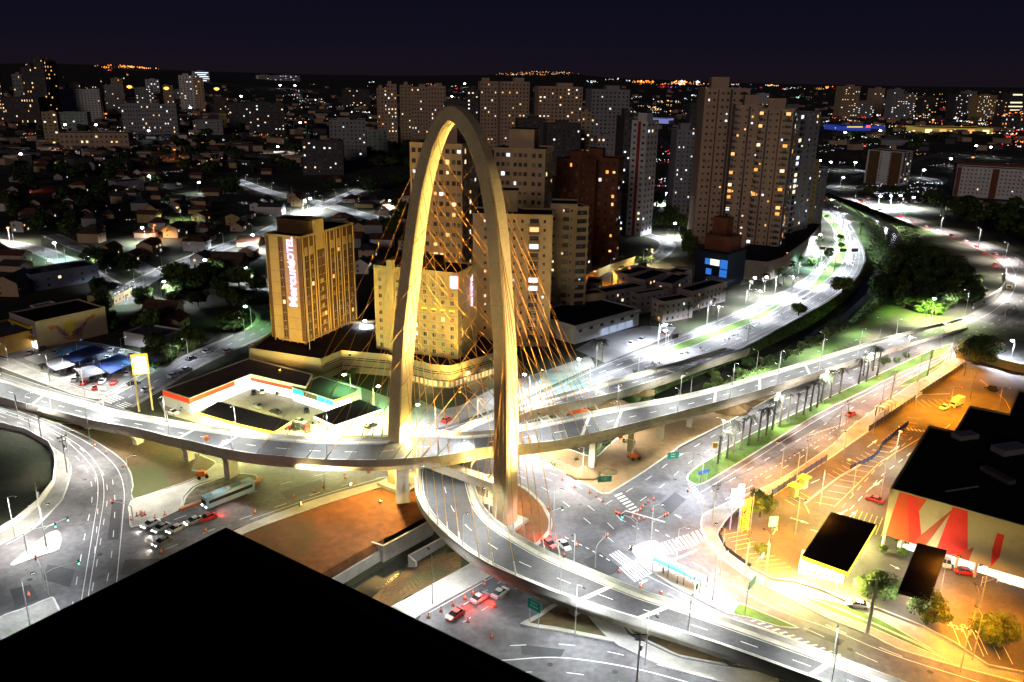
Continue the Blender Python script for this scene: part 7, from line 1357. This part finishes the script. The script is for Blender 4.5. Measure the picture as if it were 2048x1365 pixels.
for x, y, l in ((1641, 520, 'first dark lane sign over the hotel-side highway bend'), (1656, 522, 'second dark lane sign over the hotel-side highway bend'), (1683, 524, 'first dark lane sign over the inner highway bend'), (1706, 524, 'second dark lane sign over the inner highway bend')): signboard(x, y, .1, .1, 4., 1.8, 6, WDARK, l)
signboard(1544, 1062, .1, .2, 2.2, 2.6, 1.2, WWHITE, 'white price board at the entrance of the yellow yard', 'A|B|C' if False else None); signboard(205, 782, .15, -.2, 3.2, 1.2, .4, WWHITE, 'low white board at the corner of the car lot', posts=2)
# lit totem of the fuel station, white totem on the right
t = thing('sign_totem', 'tall yellow lit fuel sign on two pale legs', 'sign', G(292, 822, 0), .35)
for s in (-1.9, 1.9): m = MB(); m.box(s, 0, 6.6, .5, .5, 13.2); m.build('leg', WCREAM, t)
m = MB(); m.box(0, 0, 15.2, 4.6, .7, 6.2); pn = m.build('sign_box', em('totem_edge', (1, .55, .02), 1.4), t); m = MB(); m.box(0, -.4, 16., 3.6, .12, 3.4); m.build('sign_face', em('totem_face', (1, .93, .5), 5), pn); m = MB(); m.box(0, -.4, 13.6, 4.2, .12, .5); m.build('sign_band', em('totem_band', (.3, .6, 1), 1.5), pn); m = MB(); m.box(0, -.4, 12.8, 3.6, .12, .8); m.build('sign_face', em('totem_face', (1, .93, .5), 5), pn); light(t, (0, -3, 14), 700, (1, .75, .3), 1.)
t = thing('sign_totem', 'blinding white box sign on two slim legs by the yellow yard', 'sign', G(1468, 1058, .1), .3)
for s in (-1.1, 1.1): m = MB(); m.tube((s, 0, 0), (s, 0, 6.2), .14, n=8); m.build('leg', em('violet_leg', (.6, .4, 1), .5), t)
for z, h in ((6.9, 2.), (9.2, 2.3)): m = MB(); m.box(0, 0, z, 3., .7, h); m.build('sign_box', em('white_box', (1, .95, 1), 4.5), t)
m = MB(); m.box(.8, 0, 10.9, 1.2, .5, .9); m.build('sign_top', em('white_box', (1, .95, 1), 4.5), t); light(t, (0, -2, 8), 1500, (1, .9, 1), 1.)
t = thing('lattice_pillar', 'yellow-lit lattice pillar next to the white box sign', 'pillar', G(1487, 1062, .1), .3); m = MB(); YG = em('yellow_glow', (1, .6, .03), 1.3)
for s in (-.8, .8):
    for q_ in (-.4, .4): m.box(s, q_, 4, .16, .16, 8)
for k in range(12): m.box(0, -.4, .6+k*.65, 1.6, .12, .22)
m.build('frame', YG, t); m = MB(); m.box(0, 0, 8.3, 1.9, 1., .5); m.build('cap', RED, t)
# glass bus shelters
def shelter(x, y, tx, ty, L, lab, mt):
    a, b_ = G(x, y, .18), G(tx, ty, .18); d = b_-a; t = thing('bus_shelter', lab, 'bus shelter', a, math.atan2(d.y, d.x)); W = 2.6; m = MB(); n = 9
    rings = [[(s*L/2, W/2*math.cos(math.pi*(i/n*.8+.1))*1.15, 2.2+.9*math.sin(math.pi*(i/n*.8+.1))) for i in range(n+1)]+[(s*L/2, W/2*math.cos(math.pi*(i/n*.8+.1))*1.12, 2.14+.9*math.sin(math.pi*(i/n*.8+.1))) for i in range(n, -1, -1)] for s in (-1, 1)]; m.loft(rings); m.build('roof', mt, t)
    for k in range(4):
        u = -L/2+L*k/3; m = MB(); m.tube((u, W*.52, 0), (u, W*.52, 2.5), .09, n=6); pv = None
        for i in range(n+1): c = (u, W/2*math.cos(math.pi*(i/n*.8+.1))*1.2, 2.28+.9*math.sin(math.pi*(i/n*.8+.1))); (m.tube(pv, c, .06, n=5) if pv else None); pv = c
        m.tube((u, -W*.52, 0), (u, -W*.52, 2.5), .07, n=6); m.build('frame', DARK, t)
    m = MB(); m.box(0, .6, .5, L*.7, .5, .1); m.box(-L*.25, .6, .25, .1, .4, .5); m.box(L*.25, .6, .25, .1, .4, .5); m.build('bench', METAL, t); return t
shelter(1358, 1158, 1400, 1178, 11.5, 'turquoise curved bus shelter on the blinding white island', mat('turquoise_glass', (.1, .42, .38), .35, .1)); shelter(1770, 826, 1790, 812, 9, 'white curved bus shelter on the walkway by the blue fence', mat('white_glass', (.5, .53, .56), .35, .1))
# people waiting
def person(x, y, z, rz, lab, top, leg):
    t = thing('person', lab, 'person', G(x, y, z), rz); m = MB(); SK = mat('skin', (.4, .22, .14), .7, 0)
    def ring(cx, cy, z, rx, ry, n=10): return [(cx+rx*math.cos(6.283*i/n), cy+ry*math.sin(6.283*i/n), z) for i in range(n)]
    m.loft([ring(0, 0, z_, a, b_) for z_, a, b_ in ((.0+.86, .17, .12), (1.0, .18, .13), (1.15, .17, .12), (1.35, .21, .13), (1.44, .2, .11), (1.48, .08, .07), (1.54, .06, .06), (1.58, .085, .095), (1.66, .095, .11), (1.74, .08, .1), (1.78, .03, .04))], 0)
    for s in (-1, 1):
        m.loft([ring(s*.09, dy, z_, r, r, 8) for z_, r, dy in ((.9, .1, 0), (.5, .065, .0), (.28, .06, 0), (.08, .045, 0), (.0, .05, .03))], 0); m.loft([ring(s*.24, .02, z_, r, r, 7) for z_, r in ((1.42, .06), (1.15, .045), (1., .04), (.82, .03), (.7, .035))], 0)
    m.build('body', SK, t); m = MB(); m.loft([ring(0, 0, z_, a, b_) for z_, a, b_ in ((.84, .19, .14), (1.15, .19, .14), (1.36, .225, .145), (1.46, .12, .1))]); 
    for s in (-1, 1): m.loft([ring(s*.24, .02, z_, r, r, 7) for z_, r in ((1.44, .075), (1.15, .06), (1.1, .058))])
    m.build('shirt', top, t); m = MB()
    for s in (-1, 1): m.loft([ring(s*.09, 0, z_, r, r, 8) for z_, r in ((.92, .115), (.5, .085), (.1, .07))])
    m.build('trousers', leg, t); m = MB(); m.loft([ring(0, .01, z_, a, a) for z_, a in ((1.66, .105), (1.74, .1), (1.8, .05))]); m.build('hair', DARK, t)
person(1326, 1148, .18, 2., 'person in dark clothes standing at the near end of the turquoise shelter', WDARK, WDARK); person(1354, 1168, .18, 1., 'person in a blue-grey shirt waiting beside the turquoise shelter', WBLUE, DARK); person(1393, 1180, .18, .4, 'person in turquoise at the far end of the shelter', mat('teal_cloth', (.03, .3, .3), .8, .1), DARK)
# utility poles with crossarms and wires
UP_ = []
def upole(x, y, z, H, ang, lab, r=.17):
    p = G(x, y, z); t = thing('utility_pole', lab, 'utility pole', p, ang, 'utility poles'); m = MB(); m.tube((0, 0, 0), (0, 0, H), r*1.25, r*.75, 7); m.build('pole', CONC, t)
    for zz, L in ((H-.5, 2.4), (H-1.6, 1.6)):
        m = MB(); m.box(0, 0, zz, L, .12, .14); ca = m.build('crossarm', WOOD, t); m = MB()
        for s in (-.45, 0, .45): m.tube((s*L, 0, zz+.05), (s*L, 0, zz+.3), .05, n=5)
        m.build('insulators', DARK, ca)
    m = MB(); m.tube((.3, 0, H-3.6), (.3, 0, H-2.6), .25, n=8); m.build('transformer', METAL, t); UP_.append((p, H, lab)); return t
for a in ((84, 880, .15, 10, .4, 'utility pole on the walkway at the start of the left bend'), (135, 945, .15, 10.5, .9, 'utility pole in the middle of the left bend'), (82, 1035, .15, 9, 1.3, 'utility pole by the white wall below the left bend'), (1424, 1052, .15, 11, .3, 'utility pole at the corner of the yellow yard walkway'), (1490, 1150, .15, 10, 1.0, 'utility pole on the lower walkway of the yellow yard'), (1610, 938, .15, 10, .6, 'utility pole on the walkway by the lower blue fence'), (1690, 860, .15, 10, .6, 'utility pole near the passing red car'), (1782, 798, .15, 10, .6, 'utility pole near the white bus shelter'), (1855, 752, .15, 10, .6, 'utility pole at the end of the palm road'), (2005, 655, .1, 11, .5, 'utility pole in the wide bend'), (1273, 1372, .1, 11, 0, 'utility pole with many insulators at the bottom edge'), (1735, 1266, .15, 12, 0, 'thick pale concrete pole before the yellow yard', .3), (612, 470, 0, 12, .3, 'utility pole behind the purple-signed hotel'), (400, 530, 0, 9, .5, 'utility pole on the neighbourhood main street'), (288, 580, 0, 9, .5, 'utility pole at the crossing below the main street')): upole(*a)
def wire(i, j):
    (p, H, a), (q, K, b_) = UP_[i], UP_[j]; m = MB(); o_ = Vector((p.x, p.y, 0))
    for s in (-.8, 0, .8):
        pv = None
        for k in range(11): u = k/10; c = Vector((p.x+(q.x-p.x)*u+s*.4, p.y+(q.y-p.y)*u+s*.4, (p.z+H)*(1-u)+(q.z+K)*u-4*u*(1-u)*1.2-.2))-o_; (m.tube(pv, c, .03, n=3, cap=False) if pv else None); pv = c
    m.build('power_line', DARK, None, o_, label='three sagging wires from the %s' % a.replace('utility ', ''), cat='wire', group='overhead wires')
for i, j in ((0, 1), (1, 2), (3, 4), (5, 6), (6, 7), (7, 8), (3, 5)): wire(i, j)
# boom lifts
def lift(x, y, ang, a1, a2, lab, mt):
    t = thing('boom_lift', lab, 'boom lift', G(x, y, .18), ang); m = MB(); m.box(0, 0, .95, 2.6, 1.9, .7, tx=.9); m.box(-.3, 0, 1.5, 1.8, 1.4, .7, tx=.8, ty=.8); m.build('chassis', mt, t)
    for u in (-.95, .95):
        for s in (-1, 1): m = MB(); m.tube((u, s*1.05-.16, .45), (u, s*1.05+.16, .45), .45, n=12); m.build('wheel', _mats['tyre'], t)
    p = Vector((-.8, 0, 1.9)); q = p+Vector(a1); m = MB(); m.tube(p, q, .22, .2, 6); m.build('lower_boom', WWHITE, t); r = q+Vector(a2); m = MB(); m.tube(q, r, .17, .14, 6); bm = m.build('upper_boom', WWHITE, t); m = MB(); m.box(r.x, r.y, r.z, 1., 1., 1.); m.build('basket', mt, bm)
ORM = mat('lift_orange', (.7, .16, .02), .5, .1, 2.)
lift(405, 955, .5, (-1.6, 0, .6), (4.5, 1.5, 7.5), 'orange boom lift with its white arm raised under the upper deck', ORM); lift(1268, 918, .4, (.8, 0, 3.4), (-4.5, .5, 2.), 'orange boom lift with a folded arm beside the dark canal mouth', ORM)
t = thing('boom_gate_island', 'yellow ticket booths and barrier arms at the car-park entry', 'barrier', G(1600, 985, .1), .7)
for u, v in ((-3, 0), (3, 1)): m = MB(); m.box(u, v, 1.4, 1.6, 1.6, 2.8); bt = m.build('booth', WOCH, t); m = MB(); m.box(u, v, 2.95, 2.8, 2.6, .25); m.build('roof', YEL, bt)
for u in (-1, 5): m = MB(); m.tube((u, 0, 1), (u+3.4, -.3, 1.1), .07, n=5); m.build('barrier_arm', WWHITE, t)
# heaps of sand, foundation blocks
def heap(x, y, r, h, mt, lab):
    R2 = random.Random(int(x)); m = MB(); n = 18; rings = []
    for k in range(6): s = 1-(k/5.2)**1.3; rings.append([(r*s*math.cos(6.283*i/n)*(1+.12*math.sin(i*1.7+x)), r*s*math.sin(6.283*i/n)*.75*(1+.1*math.cos(i*2.1)), h*(k/5)*(1+.04*R2.uniform(-1, 1))) for i in range(n)])
    m.loft(rings); o_ = m.build('sand_heap', mt, None, G(x, y, .1), label=lab, cat='heap')
    for p_ in o_.data.polygons: p_.use_smooth = True
heap(1168, 950, 4.5, 2.6, SAND, 'sand heap at the foot of the railing by the big pier'); heap(1218, 945, 2.4, 1., DIRT, 'flat dark heap under the big pier'); heap(1462, 824, 5, 3.4, SAND, 'two-humped sand heap between the pale piers'); heap(1478, 818, 4, 2.6, SAND, 'smaller sand heap beside the two-humped one'); heap(1510, 800, 3, 1.6, SAND, 'low sand heap farther up the verge'); heap(1215, 812, 8, 3.2, SAND, 'broad sand heap behind the upper deck by the lower ramp'); heap(1275, 785, 6, 2, DIRT, 'reddish rubble heap beyond the broad sand heap'); heap(1160, 826, 4, 1.6, mat('orange_tarp', (.6, .13, .03), .8, .2), 'orange tarpaulin heap behind the upper deck')
# shade roofs of the car lot, lit boxes
BLUT = mat('blue_shade', (.01, .03, .14), .8, .2, 1.); 
for k, (px, z, mt, lab) in enumerate([([(122, 712), (185, 690), (215, 700), (150, 726)], 3.2, BLUT, 'dark blue shade roof with a blue lamp in the car lot'), ([(185, 728), (240, 706), (275, 722), (222, 748)], 3.2, BLUT, 'second dark blue shade roof nearer the street'), ([(48, 716), (95, 700), (120, 712), (75, 730)], 3.4, METAL, 'corrugated grey roof at the left end of the car lot'), ([(286, 703), (320, 690), (345, 704), (310, 722)], 3.4, mat('violet_awning', (.06, .03, .3), .8, .1), 'violet glowing awning behind the yellow fuel sign'), ([(85, 725), (120, 716), (150, 730), (112, 742)], 3., WGREY, 'grey pyramid tent in the car lot'), ([(150, 738), (190, 730), (210, 745), (165, 757)], 3., WGREY, 'grey net roof above the front row of the car lot')]):
    canopy('shade_roof', lab, px, z, mt, mt, 0, None, th=.2, cat='shade roof')
for x, y, c, pw, h, lab in ((155, 708, (.05, .35, 1), 1500, 4.6, 'blue lamp over the first blue shade roof'), (228, 724, (.05, .4, 1), 1500, 4.6, 'blue lamp over the second blue shade roof'), (312, 708, (.35, .15, 1), 2200, 4.6, 'violet lamp over the awning'), (130, 752, COOL, 6000, 7, 'white lamp before the left rows of the car lot'), (205, 760, COOL, 7000, 7, 'white lamp before the right rows of the car lot'), (245, 715, COOL, 5000, 7, 'white lamp at the back of the car lot'), (258, 742, (.5, 1, .85), 3000, 6, 'green-white box lamp at the street corner of the car lot')):
    lamp(G(x, y, .1), 1., h, pw, c, lab, 'lamps of the car lot')
# yard lamps of the car park (amber), added fill lights for the hotel and tower fronts
AMB = (1, .33, .015)
for x, y, pw, l in ((1591, 975, 12000, 'by the ticket booths'), (1640, 1010, 9000, 'at the end of the low kerb wall'), (1760, 1000, 6000, 'beside the parked dark red sedan'), (1590, 1070, 9000, 'left of the large fuel canopy'), (1880, 1190, 7000, 'right of the narrow canopy'), (1960, 1215, 7000, 'below the ramp railing'), (1685, 925, 9000, 'at the lower gap of the blue fence'), (1745, 872, 9000, 'at the middle gap of the blue fence'), (1830, 820, 16000, 'by the striped lanes'), (1897, 830, 16000, 'in the bright orange bays'), (1940, 800, 14000, 'on the small lane island'), (1928, 752, 12000, 'at the top corner of the car park'), (1994, 830, 9000, 'near the supermarket roof corner'), (1500, 1060, 11000, 'behind the white box sign'), (1470, 1110, 8000, 'in the corner bays of the yellow yard'), (1530, 1150, 14000, 'at the low wall of the yellow yard'), (1940, 1270, 12000, 'by the truck bays'), (1945, 1320, 6000, 'before the orange-lit tree'), (2050, 1330, 4000, 'at the lower right corner'), ):
    lamp(G(x, y, .1), random.uniform(0, 6), 9.5, pw*1.9, AMB if x not in (1640, 1790) else (1, .8, .2), 'amber car-park lamp '+l, 'car-park lamps')
def pflood(x, y, z, tgt, pw, col, spot, lab, n): flood('added_fill_light', lab, G(x, y, z), tgt, pw, col, spot, group=n)  # added fixtures that give the facades their golden light
pflood(560, 745, 8.2, h1.location+Vector((-6, -10, 18)), 38000, (1, .56, .12), 95, 'added warm fill light on the podium edge below the upright sign', 'added hotel fill lights'); pflood(700, 712, 8.2, h1.location+Vector((12, 6, 18)), 32000, (1, .56, .12), 95, 'added warm fill light on the podium beside the brown hotel front', 'added hotel fill lights')
pflood(800, 760, 1, h2.location+Vector((-8, -6, 18)), 38000, (1, .6, .13), 95, 'added warm fill light before the left part of the yellow-cream hotel', 'added hotel fill lights'); pflood(920, 790, 1, h2.location+Vector((8, -6, 18)), 38000, (1, .6, .13), 95, 'added warm fill light before the right part of the yellow-cream hotel', 'added hotel fill lights')
pflood(1085, 745, 1, G(1020, 690)+Vector((0, 0, 28)), 17000, (1, .66, .3), 80, 'added warm fill light at the foot of the round-balcony tower', 'added tower fill lights')
for x, y in ((850, 780), (905, 775), (935, 768), (980, 760)): lamp(G(x, y, .1), 1, 4, 2500, (1, .7, .3), 'low warm garden lamp before the podium windows', 'garden lamps of the podium', arm=.5)
# far city: small lights and low roofs that read as one mass
R_ = random.Random(9); LM = {k: (MB(), em('city_light_'+k, c, s)) for k, (c, s) in {'white': ((.85, .92, 1), 1.8), 'amber': ((1, .58, .2), 1.5), 'orange': ((1, .25, .03), 1.9), 'red': ((1, .03, .02), 1.6), 'blue': ((.1, .16, 1), 1.3), 'green': ((.2, 1, .4), 1.2)}.items()}
def dot(x, y, k, s=1.):
    p = GH(x, y)
    if p is None: return
    D = p.length; r = D*.00042*s; m = LM[k][0]; z = p.z+4+r
    m.add([(p.x+r, p.y, z), (p.x, p.y+r, z), (p.x-r, p.y, z), (p.x, p.y-r, z), (p.x, p.y, z+r), (p.x, p.y, z-r)], [(0, 1, 4), (1, 2, 4), (2, 3, 4), (3, 0, 4), (1, 0, 5), (2, 1, 5), (3, 2, 5), (0, 3, 5)])
def scatter(x0, y0, x1, y1, n, ks, s0=.5, s1=1.2):
    i = 0
    while i < n:                                  # lights come in streets and knots, with gaps between
        cx, cy, k, a, L_ = R_.uniform(x0, x1), R_.uniform(y0, y1), R_.choice(ks), R_.uniform(-.35, .35), R_.uniform(2, 26)
        for j in range(R_.choice((1, 1, 3, 5, 8, 12))):
            u = R_.uniform(-1, 1)*L_; x_, y_ = cx+u, cy+u*a*.35+R_.uniform(-1.4, 1.4)
            if x0-8 < x_ < x1+8 and y0 <= y_ <= y1: dot(x_, y_, k if R_.random() < .7 else R_.choice(ks), R_.uniform(s0*.7, s1)*(1.7 if R_.random() < .06 else 1))
            i += 1
scatter(240, 131, 352, 140, 150, ['orange', 'orange', 'amber'], .8, 1.9); scatter(285, 131, 350, 136, 90, ['orange', 'amber'], 1., 2.2); scatter(400, 134, 434, 141, 50, ['orange', 'amber'], 1, 2.4); scatter(180, 131, 240, 140, 22, ['orange']); scatter(352, 134, 460, 142, 34, ['orange'], .5, 1.)
scatter(640, 136, 662, 138, 6, ['orange'], .8, 1.8); scatter(830, 143, 1000, 147, 46, ['amber', 'white', 'orange'], .4, .8); scatter(1000, 142, 1160, 153, 230, ['amber', 'white', 'amber', 'orange'], .45, .9); scatter(1180, 160, 1262, 168, 46, ['white', 'amber'], .5, 1.2)
scatter(1276, 163, 1302, 169, 26, ['orange', 'amber'], .9, 2.2); scatter(1338, 163, 1402, 172, 90, ['orange', 'amber', 'amber', 'white'], .8, 2.4); scatter(1280, 168, 1450, 172, 40, ['orange']); scatter(1280, 175, 1560, 180, 80, ['blue', 'blue', 'red'], .5, .9); scatter(1445, 164, 1570, 172, 70, ['white', 'amber', 'white'], .5, 1.3)
scatter(1530, 168, 1568, 174, 24, ['orange', 'amber'], .8, 1.8); scatter(1570, 168, 1700, 182, 60, ['white', 'amber', 'red'], .4, 1.); scatter(1640, 172, 1668, 178, 6, ['orange'], 1, 2)
scatter(0, 170, 760, 330, 620, ['white', 'white', 'amber', 'amber', 'red', 'orange', 'green'], .3, .95); scatter(560, 195, 780, 260, 150, ['white', 'white', 'amber'], .5, 1.3); scatter(740, 165, 960, 200, 60, ['amber', 'white', 'red'], .4, .9); scatter(1240, 185, 1400, 240, 150, ['white', 'amber'], .5, 1.2)
scatter(1500, 185, 1680, 300, 170, ['white', 'amber', 'green', 'white'], .4, 1.); scatter(1660, 230, 2060, 262, 330, ['white', 'amber', 'amber', 'white', 'orange', 'red'], .5, 1.5); scatter(1985, 190, 2060, 300, 170, ['orange', 'amber', 'red', 'white'], .6, 1.8); scatter(1700, 185, 2060, 232, 150, ['white', 'amber', 'red'], .4, .9)
scatter(1620, 262, 2060, 345, 190, ['white', 'amber', 'white'], .35, .9); scatter(1735, 372, 1880, 400, 130, ['white'], .4, 1.1); scatter(1350, 395, 1440, 470, 90, ['white', 'white', 'amber', 'red'], .3, .8); scatter(1295, 300, 1345, 400, 70, ['white', 'white', 'red'], .6, 1.6); scatter(0, 330, 700, 480, 240, ['white', 'white', 'amber', 'green'], .25, .7); scatter(1095, 250, 1250, 360, 40, ['white', 'amber'], .4, .9); scatter(0, 105, 300, 165, 40, ['red', 'white', 'amber'], .4, .9)
scatter(1610, 395, 1655, 415, 30, ['red', 'white']); scatter(1500, 505, 1620, 550, 60, ['amber', 'amber', 'white'], .25, .6); scatter(1180, 540, 1290, 560, 24, ['orange', 'amber'], .3, .6)
for k, (m, mt) in LM.items():
    if m.v: m.build('city_lights', mt, label='countless small %s lights of the distant city' % k, kind='stuff')
R_ = random.Random(12); m = MB(); m2 = MB()
for _ in range(1500):
    x, y = R_.uniform(-40, 2090), R_.choice((R_.uniform(176, 260), R_.uniform(200, 330)))
    if 1660 > x > 760 and y > 260: continue
    if x > 1600 and y > 300: continue
    p = GH(x, y)
    if p is None: continue
    (m if R_.random() < .6 else m2).box(p.x, p.y, p.z+3, R_.uniform(9, 26), R_.uniform(9, 22), R_.uniform(5, 11), R_.uniform(0, 3))
m.build('distant_houses', WDARK, label='dark mass of low houses towards the horizon', kind='stuff'); m2.build('distant_houses', WROSE, label='pale low houses scattered towards the horizon', kind='stuff')
for x, y in ((97, 102), (212, 150), (826, 158), (835, 157), (869, 157), (877, 158), (951, 158), (960, 159), (791, 165), (672, 153), (1014, 149), (1028, 150), (1467, 190), (1753, 175), (1788, 177), (1964, 176), (212, 146), (376, 150)):
    pass
# ---------------------------------------------------------------- one label for one thing: look-alikes of a group are counted off across the photo
from collections import defaultdict
bpy.context.view_layer.update()
D_l = defaultdict(list)
for o in bpy.data.objects:
    if o.parent is None and 'label' in o and 'kind' not in o: D_l[o['label']].append(o)
for lab, L in D_l.items():
    if len(L) < 2: continue
    assert len(lab.split()) <= 16
    L.sort(key=lambda o: PX(o.location)[0])
    if 'group' not in L[0]:
        for o in L: o['group'] = o['category']+' group'
    short = lab if len(lab.split()) <= 12 else ' '.join(lab.split()[:12])
    for i, o in enumerate(L): o['label'] = '%s, %s from the left' % (short, ordn(i+1))
